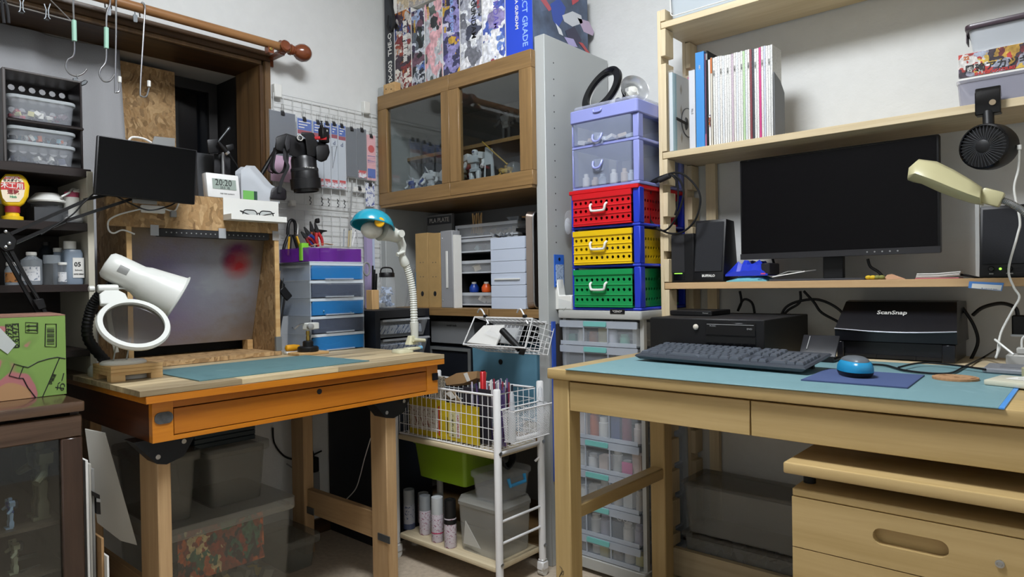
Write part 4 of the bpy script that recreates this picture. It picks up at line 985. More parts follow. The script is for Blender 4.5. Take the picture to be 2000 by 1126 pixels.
# ================================================================== tablet on a folding arm
tx = -2.035
tbt = thing('tablet','black tablet held upright in front of the booth','tablet')
cs = [at(190,263,x=tx-.01),at(386,293,x=tx-.01),at(381,399,x=tx+.005),at(183,379,x=tx+.005)]
M_scr = mat('screen_black','#040405',.15,spec=.2)
nn = (cs[1]-cs[0]).cross(cs[3]-cs[0]).normalized();nn = nn if nn.x > 0 else -nn
G().prism([p-nn*.010 for p in cs],nn*.010).obj('tablet_case',M_black,tbt,bevel=.003,seg=2)
cc = (cs[0]+cs[2])/2;G().prism([cc+(p-cc)*.965+nn*.0001 for p in cs],nn*.0006).obj('screen',M_scr,tbt)
G().cyl(cc+(cs[0]-cs[3])*.0+(cs[0]-cs[1])*.47+nn*.0008,cc+(cs[0]-cs[1])*.47+nn*.001,.002,n=10).obj('lens',M_blackg,tbt)
hd = thing('tablet_holder','silver spring holder and white cable behind the tablet','holder')
tp = lambda u,v,o=-.016: at(u,v,x=tx-.01) + nn*o
G().prism([tp(300,280),tp(345,284),tp(345,268),tp(305,264)],nn*.004).obj('clamp_plate',M_steel,hd);G().tube(bez([tp(255,272),tp(263,265),tp(285,268),tp(300,276)],6),.003,6).obj('cable',M_white,hd)
G().prism([tp(262,394),tp(310,398),tp(310,380),tp(262,376)],nn*.004).obj('clamp_plate',M_gray,hd)
am = thing('folding_arm','black scissor arm reaching from the bookcase to the tablet','arm')
AM = -2.085
A = lambda u,v,o=0: at(u,v,x=AM+o)
def sbar(p,q,w,nm,m_=M_black,h=.008): return G().bar(p,q,h,w,up=(1,0,0)).obj(nm,m_,am)
sbar(A(8,462),A(165,392),.013,'upper_bar');sbar(A(165,390),A(232,375),.016,'upper_bar');sbar(A(128,431,.012),A(258,388,.012),.010,'lower_bar');sbar(A(20,478,.012),A(130,430,.012),.007,'lower_bar')
G().tube([A(32,476,.014),A(128,434,.014)],.0013,6).obj('spring_wire',M_steel,am)
g = G().prism([A(-8,458),A(14,452),A(30,470),A(24,488),A(6,492),A(-10,480)],(.02,0,0));g.obj('elbow_plate',M_black,am,bevel=.002)
for u,v in ((11,452),(18,475),(11,482)): G().lathe([(.004,0),(.004,.003),(.001,.005)],A(u,v,.02),(1,0,0),12).obj('rivet',M_steel,am)
sbar(A(3,484),A(90,640),.011,'fore_bar');sbar(A(18,484,.01),A(105,640,.01),.010,'fore_bar')
G().tube([A(10,490,.016),A(80,590,.016)],.0012,6).obj('spring_wire',M_dsteel,am)
G().prism([A(60,585,-.004),A(80,582,-.004),A(86,600,-.004),A(70,606,-.004)],(.024,0,0)).obj('joint',M_black,am,bevel=.002)
eb = A(98,640);G().cyl((eb.x,eb.y,KZ+.02),(eb.x,eb.y,eb.z+.01),.012,n=14).obj('arm_post',M_black,am);G().lathe([(.024,0),(.024,.015),(.015,.02)],(eb.x,eb.y,KZ+.0005),n=20).obj('arm_base',M_black,am)
G().tube(bez([A(80,458,.02),A(140,420,.02),A(165,394,.02),A(200,372,.015),A(250,395,.03),A(290,410,.03),A(330,402,.03),A(350,390,.02)],8),.0022,6).obj('black_cable',M_black,am)
# ================================================================== cardboard drinks carton on the display case
bxn = thing('cardboard_carton','green and brown printed cardboard carton on the display case','carton')
CXF = -1.965;y1 = at(129,690,x=CXF).y;y0 = .30;z1 = at(100,617,x=CXF).z;z0 = KZ+.0005
def carton_mat():
    m,nt,b,out = _new('carton_print');L = nt.links.new;co = coords(nt)
    n = N(nt,'ShaderNodeTexNoise',Scale=9,Detail=2,Distortion=.3);L(co,n.inputs['Vector'])
    sx = N(nt,'ShaderNodeSeparateXYZ');L(co,sx.inputs[0])
    a = N(nt,'ShaderNodeMath',operation='MULTIPLY_ADD');L(sx.outputs[1],a.inputs[0]);a.inputs[1].default_value = 1.9;L(n.outputs[0],a.inputs[2])
    bb = N(nt,'ShaderNodeMath',operation='MULTIPLY_ADD');L(sx.outputs[2],bb.inputs[0]);bb.inputs[1].default_value = .55;L(a.outputs[0],bb.inputs[2])
    c = ramp(nt,bb.outputs[0],[(.46,'#a8815a'),(.475,'#a8696a'),(.55,'#a8696a'),(.56,'#6d8b44'),(.6,'#76964a')],'LINEAR')
    L(c,b.inputs['Base Color']);b.inputs['Roughness'].default_value = .7;return m
M_card = mat('cardboard_brown','#a8855c',.85)
M_cg = carton_mat()
G().box(CXF-.09,CXF,y0,y1,z0,z1).obj('carton_body',M_cg,bxn,bevel=.001)
G().prism([(CXF,y0,z1+.0005),(CXF,y1,z1+.0005),(CXF-.01,y1-.01,z1+.004),(CXF-.09,y1-.01,z1+.006),(CXF-.09,y0,z1+.006)],(0,0,.002)).obj('top_flap',mat('carton_flap','#8d6a5a',.5),bxn)
cp = lambda u,v: at(u,v,x=CXF+.0008)
def line(px,w,par=bxn,nm='print_line',closed=False,m_=M_ink,x=CXF+.0008): return G().tube([at(u,v,x=x) for u,v in px],w,4,closed=closed).obj(nm,m_,par)
line([(28,710),(46,715),(37,738),(18,733)],.0012,closed=True)
line([tuple(p) for p in ((46,715),(55,717),(75,706),(95,700),(112,697),(128,700))],.0012)
line([(37,738),(45,738),(55,757),(70,776),(82,777),(95,748),(116,699)],.0012)
line([(50,629),(74,630),(74,650),(50,649)],.0008,closed=True)
for v in (636,644): line([(56,v),(72,v)],.0013);line([(52,v),(57,v-2),(57,v+2)],.0012,closed=True)
line([(72,632),(72,647)],.0008)
line([(89,632),(110,632),(110,677),(88,676)],.0011,closed=True)
for k in range(11): line([(92,640+k*3.1),(106,640+k*3.1)],.0004+.0004*(k % 3))
line([(11,633),(36,631),(38,677),(14,676)],.0008,closed=True)
pt = cp(31,655);text('B:61473',pt,.0185,M_ink,(0,0,1),(0,-1,0),bxn);pt = cp(18,648);text('8993',pt,.0185,M_ink,(0,0,1),(0,-1,0),bxn)
line([(25,631),(26,677)],.0006)
pt = cp(103,740);text('\u4f0a\u85e4\u5712',pt,.009,M_ink,(0,.4,.9),(0,-.9,.4),bxn);pt = cp(122,745);text('\u304a\u30fc',pt,.024,M_ink,(0,.25,.95),(0,-.95,.25),bxn)
G().prism([cp(0,640),cp(31,672),cp(15,691),cp(-12,672)],(.0012,0,0)).obj('torn_tape',mat('tape_white','#b7bcba',.35),bxn)
# ================================================================== bookcase contents
# upright dotted tray tower with three food containers on the bookcase top
dt = thing('dotted_rack','dark brown two tier plastic rack with rows of round holes in its back','rack')
M_dbr = mat('dark_brown_plastic','#1c1516',.3)
DX = QX-.012;ya,yb = at(7,225,x=DX).y,at(160,240,x=DX).y;zb = QS[0];zt_ = at(85,145,x=DX).z;zm = at(85,238,x=DX).z
DB = DX-.115
G().box(DB,DX,ya-.002,ya+.006,zb,zt_).obj('side_wall',mat('grey_brown_plastic','#4a4645',.4),dt,bevel=.002);G().box(DB,DX,yb-.004,yb+.002,zb,zt_).obj('side_wall',M_dbr,dt,bevel=.002)
G().box(DB,DX,ya,yb,zt_-.006,zt_).obj('top_plate',mat('grey_brown_plastic','#4a4645'),dt,bevel=.002);G().box(DB,DX+.004,ya+.006,yb+.004,zm-.010,zm).obj('middle_tray',M_dbr,dt,bevel=.003)
G().box(DB,DX,ya+.006,yb-.004,zb,zb+.004).obj('floor_tray',M_dbr,dt)
g = G();g.holes((DB+.004,ya+.006,zm),(0,1,0),(0,0,1),7,4,yb-ya-.01,zt_-zm-.006,.0085,(-.004,0,0));g.obj('back_plate',M_dbr,dt)
g = G();g.holes((DB+.004,ya+.006,zb+.004),(0,1,0),(0,0,1),7,3,yb-ya-.01,zm-zb-.014,.011,(-.004,0,0));g.obj('back_plate',M_dbr,dt)
def bits(x0,x1,y0,y1,z0,z1,pal,n,par,nm='contents',smin=.006,smax=.016,prefix='bit'):
    for i,c in enumerate(pal):
        g = G()
        for k in range(n):
            s = [random.uniform(smin,smax) for _ in range(3)]
            m_ = max(s)*.75
            g.obox((random.uniform(x0+m_,x1-m_),random.uniform(y0+m_,y1-m_),random.uniform(z0+m_,max(z0+m_+.0005,z1-m_))),s,(random.random()*3,random.random()*3,random.random()*3))
        g.obj(nm,mat('bits_'+c.lstrip('#'),c,.5),par,kind='stuff')
def foodbox(v0,v1,zbase,label,pal,n=7):
    t = thing('food_container',label,'container','clear containers in the dotted rack')
    a,b = at(15,(v0+v1)/2,x=DX).y,at(152,(v0+v1)/2+5,x=DX).y;h = at(85,v0,x=DX).z-zbase
    x0,x1 = DB+.012,DX-.004
    G().tray(x0,x1,a+.004,b-.004,zbase+.0005,zbase+h-.010,.0015,.005,.02).obj('tub',clear('tub_clear','#c9ced6',.30,.2),t)
    g = G().rbox(x0-.003,x1+.003,a,b,zbase+h-.0105,zbase+h,.022);g.obj('lid',clear('lid_frost','#cfd6da',.75,.3),t,bevel=.002)
    bits(x0+.01,x1-.008,a+.012,b-.012,zbase+.003,zbase+h*.55,pal,n,t)
foodbox(191,234,zm+.0005,'clear food container on the upper tier of the dotted rack',['#c9c48a','#b03a4c','#5c4a52','#dcdcd6'])
foodbox(279,318,zb+.0045,'lowest clear food container in the dotted rack',['#5a5f78','#dcdcd6','#3e3e46'])
h3 = at(85,279,x=DX).z
foodbox(251,280,h3+.001,'middle clear food container, stacked on the lowest in the dotted rack',['#44464e','#c8642e','#7fb4c4','#d8d8d2'])
# glue bottle standing upside down
QF = QX-.01
gb_ = thing('glue_bottle','yellow wood glue bottle standing upside down on the bookcase','bottle')
M_yel = mat('glue_yellow','#e0b818',.35);gx = QX-.035
o_ = [(0,350),(8,341),(38,341),(48,351),(54,365),(52,385),(44,399),(36,405),(12,405),(2,398),(-4,380),(-5,360)]
G().prism([at(u,v,x=gx-.012) for u,v in o_],(.026,0,0)).obj('bottle_body',M_yel,gb_,bevel=.008,seg=3)
cz = at(24,405,x=gx);G().cyl((gx,cz.y,at(24,415,x=gx).z),(gx,cz.y,cz.z+.002),.017,n=20).obj('neck_ring',mat('glue_red','#8e1f2a',.4),gb_)
zq = QS[1]+.0005;G().lathe([(.024,0),(.024,.010),(.016,.012),(.015,at(24,415,x=gx).z-zq)],(gx,cz.y,zq),n=24).obj('cap',M_yel,gb_)
lx = gx+.0145
G().prism([at(u,v,x=lx) for u,v in [(3,353),(11,344),(36,344),(45,353),(49,368),(46,384),(38,394),(12,394),(5,386),(1,368)]],(.0006,0,0)).obj('label',mat('glue_label','#e8d9c0',.4),gb_)
G().prism([at(u,v,x=lx) for u,v in [(6,349),(12,345),(35,345),(41,349)]],(.0011,0,0)).obj('label_band',mat('label_red','#c0302f'),gb_);G().prism([at(u,v,x=lx) for u,v in [(1,356),(47,356),(48,370),(1,370)]],(.0011,0,0)).obj('label_band',mat('label_red','#c0302f'),gb_)
for s_,u,v,sz,m_ in (('\u901f\u4e7e! \u5f37\u529b!',24,347.3,.0052,M_paper),('\u30bb\u30e1\u30c0\u30a4\u30f3',24,352.6,.008,M_ink),('\u6728\u5de5\u7528',24,363,.0165,M_paper),('\u901f\u4e7e',26,375,.013,mat('glue_red','#8e1f2a')),('High',26,384,.008,mat('print_green','#4a9a70',.5))):
    text(s_,at(u,v,x=lx+.0016),sz,m_,(0,1,0),(0,0,1),gb_,bold=.0003,thick=.0002)
yb_ = thing('small_jar','yellow labelled small jar at the left edge of the bookcase','jar');q = at(-2,425,x=gx-.05);G().lathe([(.016,0),(.016,.045)],(q.x,q.y-.004,QS[1]+.0005),n=18).obj('jar_body',mat('jar_olive','#8f8a4e',.3),yb_);G().lathe([(.017,.0455),(.017,.058)],(q.x,q.y-.004,QS[1]+.0005),n=18).obj('jar_lid',M_white,yb_)
# white steamer-like case with cable, tub with pink lid, shallow box
zq = QS[1]+.0005
sx_ = QX-.09
wc = thing('white_lidded_case','oval white lidded case with clear lower tub on the bookcase shelf','case')
y0,y1 = at(54,385,x=sx_).y,at(128,385,x=sx_).y;ym = (y0+y1)/2;z0_,z1_ = at(90,408,x=sx_).z,at(90,376,x=sx_).z
g = G();g.lathe([(.001,z1_-zq),(.6,z1_-zq-.003),(.9,(z1_+z0_)/2-zq+.004),(1,(z1_+z0_)/2-zq-.002),(.98,(z1_+z0_)/2-zq-.006)],(sx_,ym,zq),n=28,sx=(y1-y0)/2,sy=.055)
g.obj('lid',M_white,wc);g = G();g.lathe([(.8,z0_-zq),(.86,(z1_+z0_)/2-zq-.007)],(sx_,ym,zq),n=28,sx=(y1-y0)/2,sy=.05);g.obj('tub',clear('tub_clear','#c9ced6'),wc)
G().box(sx_-.04,sx_+.04,ym-.04,ym+.04,zq,z0_).obj('support_box',mat('dark_grey','#3c3e41'),wc)
pk = thing('pink_lid_tub','white tub with pink lid and cable on top in the bookcase','tub');sx_ = QX-.07;q = at(140,405,x=sx_);rr_ = (at(156,405,x=sx_).y-at(125,405,x=sx_).y)/2;zt2 = at(144,386,x=sx_).z
G().lathe([(rr_,0),(rr_,zt2-zq)],(sx_,q.y,zq),n=24).obj('tub_body',M_white,pk);G().lathe([(rr_*.92,zt2-zq+.0004),(rr_*.92,zt2-zq+.014),(rr_*.5,zt2-zq+.018)],(sx_,q.y,zq),n=24).obj('lid',mat('pink_lid','#b34a68',.4),pk)
G().tube(bez([at(120,384,x=sx_+.03),at(135,376,x=sx_+.02),at(142,369,x=sx_),at(158,374,x=sx_),at(144,373,x=sx_+.02),at(158,369,x=sx_)],6),.003,6).obj('cable',M_white,pk)
sb_ = thing('shallow_box','shallow clear box with white towel at the bookcase edge','box');y0,y1 = at(128,425,x=QX-.02).y,QY1-.018
G().tray(QX-.10,QX-.01,y0,y1,zq,zq+.024,.0015,.003,.008).obj('box_body',clear('tub_clear','#c9ced6'),sb_);G().box(QX-.095,QX-.015,y0+.005,y1-.005,zq+.003,zq+.018).obj('cloth',M_paper,sb_,bevel=.005)
# bottles on the third shelf
zq = QS[2]+.0005
M_pet = clear('pet_milky','#c7d0d8',.6,.25);M_petb = clear('pet_bluish','#aebfd2',.75,.25)
def jar(u0,u1,vt,x,label,body,capc,caph=.012,capw=.75,lab=None,neck=True,name='bottle'):
    y0,y1 = at(u0,500,x=x).y,at(u1,500,x=x).y;r = (y1-y0)/2;yc = (y0+y1)/2;h = at((u0+u1)/2,vt,x=x).z-zq
    t = thing(name,label,'bottle')
    G().lathe([(r*.95,0),(r,.004),(r,h-caph-.012),(r*capw*.95,h-caph-.002),(r*capw*.9,h-caph)],(x,yc,zq),n=24).obj('bottle_body',body,t)
    G().lathe([(r*capw,h-caph+.0003),(r*capw,h)],(x,yc,zq),n=20).obj('cap',capc,t,bevel=.001)
    if lab:
        rows_ = []
        for i in range(9): a = R(-55+110*i/8-20);rows_.append([Vector((x+(r+.0006)*math.cos(a),yc+(r+.0006)*math.sin(a),zq+zz)) for zz in (h*.12,h*.55)])
        g = G();g.loft(rows_,False,False,closed=False);g.obj('label',lab,t)
    return t
M_lab = fineprint('bottle_print','#d3d4d6','#6b7686',(2,150,150),.56)
jar(40,82,492,QX-.045,'wide mouthed milky bottle with handwritten white label',M_pet,M_white,.010,.5,M_lab)
jar(83,119,498,QX-.05,'squat clear plastic jar beside the white label bottle',M_clear,M_pet,.024,.95)
jar(103,123,484,QX-.085,'white capped bottle behind the squat clear jar',M_petb,M_white,.012,.9)
jar(112,131,512,QX-.028,'small white labelled vial beside the large 05 bottle',M_clear,M_white,.008,.95,M_lab)
jar(8,37,512,QX-.05,'short bottle with orange label at the shelf left end',M_pet,M_white,.01,.8,fineprint('orange_print','#a8713c','#4a3222',(2,120,100),.55))
jar(76,105,472,QX-.14,'dark bottle at the back of the bottle shelf',mat('bottle_dark','#1d242b',.3),M_black,.012,.6)
b5 = thing('solvent_bottle','large square pale blue bottle labelled 05 on the bookcase','bottle')
y0,y1 = at(127,500,x=QX-.03).y,QY1-.018;h = at(150,486,x=QX-.03).z-zq;ym = (y0+y1)/2
G().loft([[Vector((QX-.055+p*s_,ym+q*s_,zq+z)) for p,q in rr(.055,y1-y0,.012)] for s_,z in ((.96,0),(1,.004),(1,h-.012),(.85,h-.002),(.5,h))]).obj('bottle_body',M_petb,b5)
zc0 = zq+h;zc1 = at(144,471,x=QX-.05).z;G().lathe([(.0155,0.0003),(.0155,zc1-zc0)],(QX-.055,ym-.004,zc0),n=20).obj('cap',M_white,b5,bevel=.001)
xl = QX-.0268;yl0,yl1 = at(142,520,x=xl).y,at(171,520,x=xl).y;zl0,zl1 = at(156,542,x=xl).z,at(156,503,x=xl).z;yl1 = min(yl1,y1-.001)
G().box(xl,xl+.0006,yl0,yl1,zl0,zl1).obj('label',M_paper,b5)
text('05',(xl+.001,(yl0+yl1)/2-.002,zl0+(zl1-zl0)*.66),.017,M_ink,(0,1,0),(0,0,1),b5,bold=.0004);text('Solvent',(xl+.001,(yl0+yl1)/2,zl0+(zl1-zl0)*.38),.006,M_ink,(0,1,0),(0,0,1),b5);text('5-FCS 250ml',(xl+.001,(yl0+yl1)/2,zl0+(zl1-zl0)*.18),.0045,M_ink,(0,1,0),(0,0,1),b5,bold=.0002)
# ================================================================== boards leaning between case and table
pn = M_paper;Mbd = mat('board_grey_white','#a9a79f',.7)
def board(px,x,th,label,m_=Mbd,nm='leaning_board'):
    o = G().prism([at(u,v,x=x) for u,v in px],th);return o.obj(nm,m_,label=label,cat='board',group='boards leaning beside the display case')
bp0 = at(168,838,x=-1.80); 
G().prism([at(166,838,x=-1.905),at(206,846,x=-1.88),at(268,1064,x=-1.86),at(235,1055,x=-1.88),at(190,1020,x=-1.89)],Vector((-.012,.004,0))).obj('leaning_board',Mbd,label='large tilted grey white board leaning under the table corner',cat='board',group='boards leaning beside the display case')
def vboard(u0,u1,vt,x,label,m_,depth=.3):
    y0,y1 = at(u0,vt,x=x).y,at(u1,vt,x=x).y;z1 = at((u0+u1)/2,vt,x=x).z
    return G().box(x-depth,x,max(y0,KY1+.0005),y1,.0005,z1).obj('upright_board',m_,label=label,cat='board',group='boards leaning beside the display case',bevel=.001)
vboard(167,172,898,-1.835,'white upright board touching the display case side',M_paper)
vboard(173,178,905,-1.845,'thin pale board, second from the display case',Mbd)
vboard(179,184,915,-1.85,'thin grey board, third from the display case',mat('board_grey','#8b8b88',.6))
vboard(198,203,1050,-1.82,'short brown edged board low beside the upright boards',M_card)
vboard(209,213,1085,-1.80,'lowest short white board near the pine table leg',M_paper)
cl_ = thing('black_clip','black clip gripping the thin boards','clip');G().prism([at(179,958,x=-1.842),at(195,966,x=-1.842),at(197,1004,x=-1.842),at(189,1003,x=-1.842),at(188,972,x=-1.842),at(180,966,x=-1.842)],(-.02,0,0)).obj('clip_body',M_black,cl_);G().prism([at(188,972,x=-1.8415),at(196,974,x=-1.8415),at(196,980,x=-1.8415),at(188,979,x=-1.8415)],(.002,0,0)).obj('clip_lip',M_gray,cl_)
# ================================================================== plastic crates under the work table
M_bin = clear('bin_milky','#b9b9b0',.30,.35);M_bin2 = clear('bin_smoky','#8a8a82',.6,.3)
def crate(x0,x1,y0,y1,z0,z1,label,m_=M_bin,lidm=None,name='storage_crate',lh=.03):
    t = thing(name,label,'storage box','storage boxes under the work table')
    G().tray(x0+.012,x1-.012,y0+.012,y1-.012,z0,z1-lh*.6,.003,.012,.02).obj('crate_body',m_,t)
    g = G();g.rbox(x0,x1,y0,y1,z1-lh,z1,.022);g.obj('lid',lidm or m_,t,bevel=.005,seg=2);return t
ux = -2.0
ya_,yb_2 = at(336,1030,x=ux).y,at(575,1000,x=ux).y;zc_ = at(460,1000,x=ux).z
t = crate(-2.36,ux,ya_-.04,yb_2+.012,.0005,zc_,'large milky storage crate under the table with a printed sheet inside',M_bin,clear('bin_lid','#bdbdb4',.62,.35),lh=.04)
pr = [at(347,1043,x=ux-.019),at(513,998,x=ux-.019),at(517,1087,x=ux-.022),at(347,1145,x=ux-.024)]
G().prism(pr,(-.001,0,0)).obj('printed_sheet',art('crate_print',['#2a1c18','#9a3f22','#c9662f','#241a18','#74302a','#d9c38a','#3c6a4c','#8a4328'],30,.8,(1,1,.7)),t)
bits(-2.3,-2.03,ya_+.02,yb_2-.02,.01,.12,['#8a8a80','#b9a86a','#5a5a58'],30,t,smin=.015,smax=.045)
crate(-2.33,-2.03,at(310,940,x=-2.03).y-.03,at(398,940,x=-2.03).y,zc_+.001,at(350,885,x=-2.03).z,'small milky box stacked on the crate, left of the other',M_bin2)
crate(-2.36,-2.06,at(405,930,x=-2.06).y,at(532,930,x=-2.06).y,zc_+.001,at(470,868,x=-2.06).z,'larger milky box with a bag inside, stacked on the crate right',M_bin2)
t = thing('dark_book_pile','dark teal bundle lying on the right stacked box under the table','bundle');zz_ = at(470,868,x=-2.06).z+.0008
for k in range(3): G().box(-2.30,-2.10,at(380,900,x=-2.1).y,at(500,900,x=-2.1).y,zz_+k*.016,zz_+k*.016+.0155).obj('slab',mat('dark_teal','#1b2a30',.5),t,bevel=.002)
crate(-2.36,-2.12,yb_2+.03,L2[2]-.005,.0005,at(610,1045,x=-2.12).z+.0,'low dark grey box on the floor behind the table cross piece',M_bin2)
# cables under the table
t = thing('wall_cable','black cable with plug hanging behind the table on the left wall','cable');wx = WL+.012
G().tube(bez([at(533,835,x=wx),at(536,865,x=wx),at(555,890,x=wx),at(580,897,x=wx),at(600,893,x=wx),at(628,880,x=wx)],8),.0035,6).obj('cable',M_black,t);G().tube(bez([at(596,990,x=wx),at(597,940,x=wx),at(592,900,x=wx),at(600,880,x=wx),at(610,880,x=wx),at(613,892,x=wx)],8),.0035,6).obj('cable',M_black,t)
G().box(WL+.001,WL+.03,at(607,905,x=wx).y,at(619,905,x=wx).y,at(613,920,x=wx).z,at(613,892,x=wx).z).obj('plug',M_black,t,bevel=.003);G().box(WL+.001,WL+.026,at(607,905,x=wx).y,at(621,905,x=wx).y,at(613,958,x=wx).z,at(613,921,x=wx).z).obj('socket_block',M_gray,t,bevel=.003)
G().tube(bez([at(560,905,x=wx+.02),at(585,925,x=wx+.02),at(600,950,x=wx+.02),at(612,990,x=wx+.02)],8),.003,6).obj('grey_cable',M_gray,t)
t = thing('thin_white_cord','thin white cord hanging in front of the dark unit','cord');yy = BU[2]-.006
G().tube(bez([at(724,855,y=yy),at(712,895,y=yy),at(703,930,y=yy),at(694,955,y=yy),at(676,975,y=yy)],8),.002,6).obj('cord',M_white,t)
# ================================================================== blue drawer tower on the work table
DFX = -2.12;dy0,dy1 = at(606,600,x=DFX).y,1.556;dxb = -2.33
dtop = at(660,513,x=DFX).z
M_bf = clear('drawer_milky','#cfd8e2',.62,.3);M_bblue = clear('drawer_blue','#2f86cc',.72,.25);M_bsmoke = clear('drawer_smoke','#5b6478',.62,.25)
dr = thing('drawer_tower','five tier milky drawer tower with blue drawers on the work table','drawers')
hh = (dtop-TZ)/5
M_frame = mat('drawer_frame_white','#c3ccd4',.35)
for k in range(5):
    z0 = TZ+k*hh;z1 = z0+hh
    g = G();g.box(dxb,DFX,dy0,dy0+.004,z0+.0005,z1-.0005);g.obj('side_wall',M_bf,dr)
    g = G();g.box(dxb,DFX,dy1-.004,dy1,z0+.0005,z1-.0005);g.obj('side_wall',M_bf,dr)
    G().box(dxb,DFX-.001,dy0+.004,dy1-.004,z1-.006,z1-.001).obj('tier_plate',M_frame,dr)
    fm = G();fm.box(DFX-.006,DFX+.001,dy0,dy1,z1-.010,z1-.0004);f_ = fm.obj('frame_edge',M_frame,dr)
    m_ = M_bblue if k % 2 == 0 else M_bsmoke
    d = G().box(DFX-.001,DFX+.003,dy0+.008,dy1-.004,z0+.004,z1-.011).obj('drawer_front',m_,dr,bevel=.001)
    G().tray(dxb+.01,DFX-.002,dy0+.008,dy1-.008,z0+.003,z1-.016,.0015,0,.004).obj('drawer_box',m_,d)
    G().box(DFX+.003,DFX+.009,dy0+.06,dy1-.05,z0+.003,z0+.008).obj('pull_lip',M_bf,d)
    ct = G()
    for q in range(14): ct.obox((DFX-.02-random.random()*.12,dy0+.03+random.random()*(dy1-dy0-.06),z0+.010+random.random()*.008),(random.uniform(.02,.09),.004,.004),(0,random.uniform(-.2,.2),random.uniform(0,3)))
    ct.obj('contents',mat(('cont_a','cont_b','cont_c')[k % 3],('#c9d4e0','#2a2f3a','#7f98a8')[k % 3],.5),d,kind='stuff')
G().box(dxb-.001,DFX+.002,dy0-.001,dy1+.0,dtop,dtop+.004).obj('top_plate',M_frame,dr,bevel=.001)
dtop += .0042
# purple organiser tray on it
pt_ = thing('purple_tray','translucent purple tray holding tools on the drawer tower','tray')
M_pur = clear('purple_plastic','#6a2a93',.9,.25)
py0,py1 = dy0-.012,at(705,500,x=DFX).y;pz1 = at(640,484,x=DFX).z
g = G();outl = []
for t_ in range(17): y = py0+.01+(py1-py0-.01)*t_/16;outl.append((DFX-.004+.006*math.cos(t_/16*4*PI),y))
outl += [(dxb+.03,py1),(dxb+.03,py0),(DFX-.02,py0)]
def shell(g,o,z0,z1,t): 
    cx = sum(p[0] for p in o)/len(o);cy = sum(p[1] for p in o)/len(o)
    ins = [(cx+(a-cx)*(1-t),cy+(b-cy)*(1-t)) for a,b in o]
    return g.loft([[Vector((a,b,z0)) for a,b in o],[Vector((a,b,z1)) for a,b in o],[Vector((a,b,z1)) for a,b in ins],[Vector((a,b,z0+.003)) for a,b in ins]])
shell(g,outl,dtop,pz1,.03);g.obj('tray_body',M_pur,pt_)
G().box(dxb+.032,DFX-.006,py0+.06,py0+.062,dtop+.004,pz1-.002).obj('divider',M_pur,pt_);G().box(dxb+.032,DFX-.006,py0+.13,py0+.132,dtop+.004,pz1-.002).obj('divider',M_pur,pt_)
zf = dtop+.0035
def pliers(u0,v0,u1,v1,x,label,cols,jaw=M_dsteel,up=True,spread=8):
    """u0,v0 = handle ends, u1,v1 = jaw tip"""
    t = thing('pliers',label,'pliers','hand tools standing in the purple tray')
    a,b = at(u0,v0,x=x),at(u1,v1,x=x);mid = a.lerp(b,.62);sd = (b-a).cross(EX).normalized();L_ = (b-a).length
    for s,c in zip((-1,1),cols):
        pts = bez([a+sd*s*L_*.10,a.lerp(b,.25)+sd*s*L_*.13,a.lerp(b,.5)+sd*s*L_*.06,mid],5);G().tube(pts,[.0045+.0015*math.sin(i/15*PI) for i in range(len(pts))],8).obj('handle',c,t)
    G().loft([[mid+sd*.009+EX*.003,mid-sd*.009+EX*.003,mid-sd*.009-EX*.003,mid+sd*.009-EX*.003],[b+sd*.002+EX*.002,b-sd*.002+EX*.002,b-sd*.002-EX*.002,b+sd*.002-EX*.002]]).obj('jaws',jaw,t)
    G().cyl(mid-EX*.005,mid+EX*.005,.007,n=12).obj('pivot',jaw,t)
    return t
Mred = mat('handle_red','#b22a30',.35);Mblu = mat('handle_blue','#28408c',.35);Mdred = mat('handle_dark_red','#7a1a22',.35);Myel = mat('handle_yellow','#c79a2c',.4)
TXX = DFX-.045
# pliers standing: handles low, jaws up
pliers(612,478,588,452,TXX,'dark red handled pliers leaning left in the purple tray',(Mdred,Mdred))
pliers(616,478,594,443,TXX-.03,'blue handled cutters with open jaws in the purple tray',(Mblu,Mblu))
pliers(616,480,606,432,TXX-.06,'copper coloured cutters standing in the purple tray',(mat('copper','#a8563a',.35,.6),)*2)
pliers(626,480,615,434,TXX-.02,'red handled cutters standing upright in the purple tray',(Mred,Mred))
sn = thing('black_clamp','black trigger clamp standing among the tools','clamp'); 
G().prism([at(614,427,x=TXX-.08),at(619,426,x=TXX-.08),at(620,436,x=TXX-.08),at(613,436,x=TXX-.08)],(.02,0,0)).obj('clamp_head',M_black,sn,bevel=.003);G().cyl(at(616,436,x=TXX-.075),at(618,482,x=TXX-.075),.003,n=8).obj('clamp_bar',M_dsteel,sn)
G().prism([at(618,448,x=TXX-.08),at(634,450,x=TXX-.08),at(635,452,x=TXX-.08),at(626,454,x=TXX-.08),at(621,462,x=TXX-.08)],(.018,0,0)).obj('clamp_grip',M_black,sn,bevel=.002);G().tube([at(622,460,x=TXX-.07),at(630,468,x=TXX-.07)],.003,6).obj('trigger',Mred,sn)
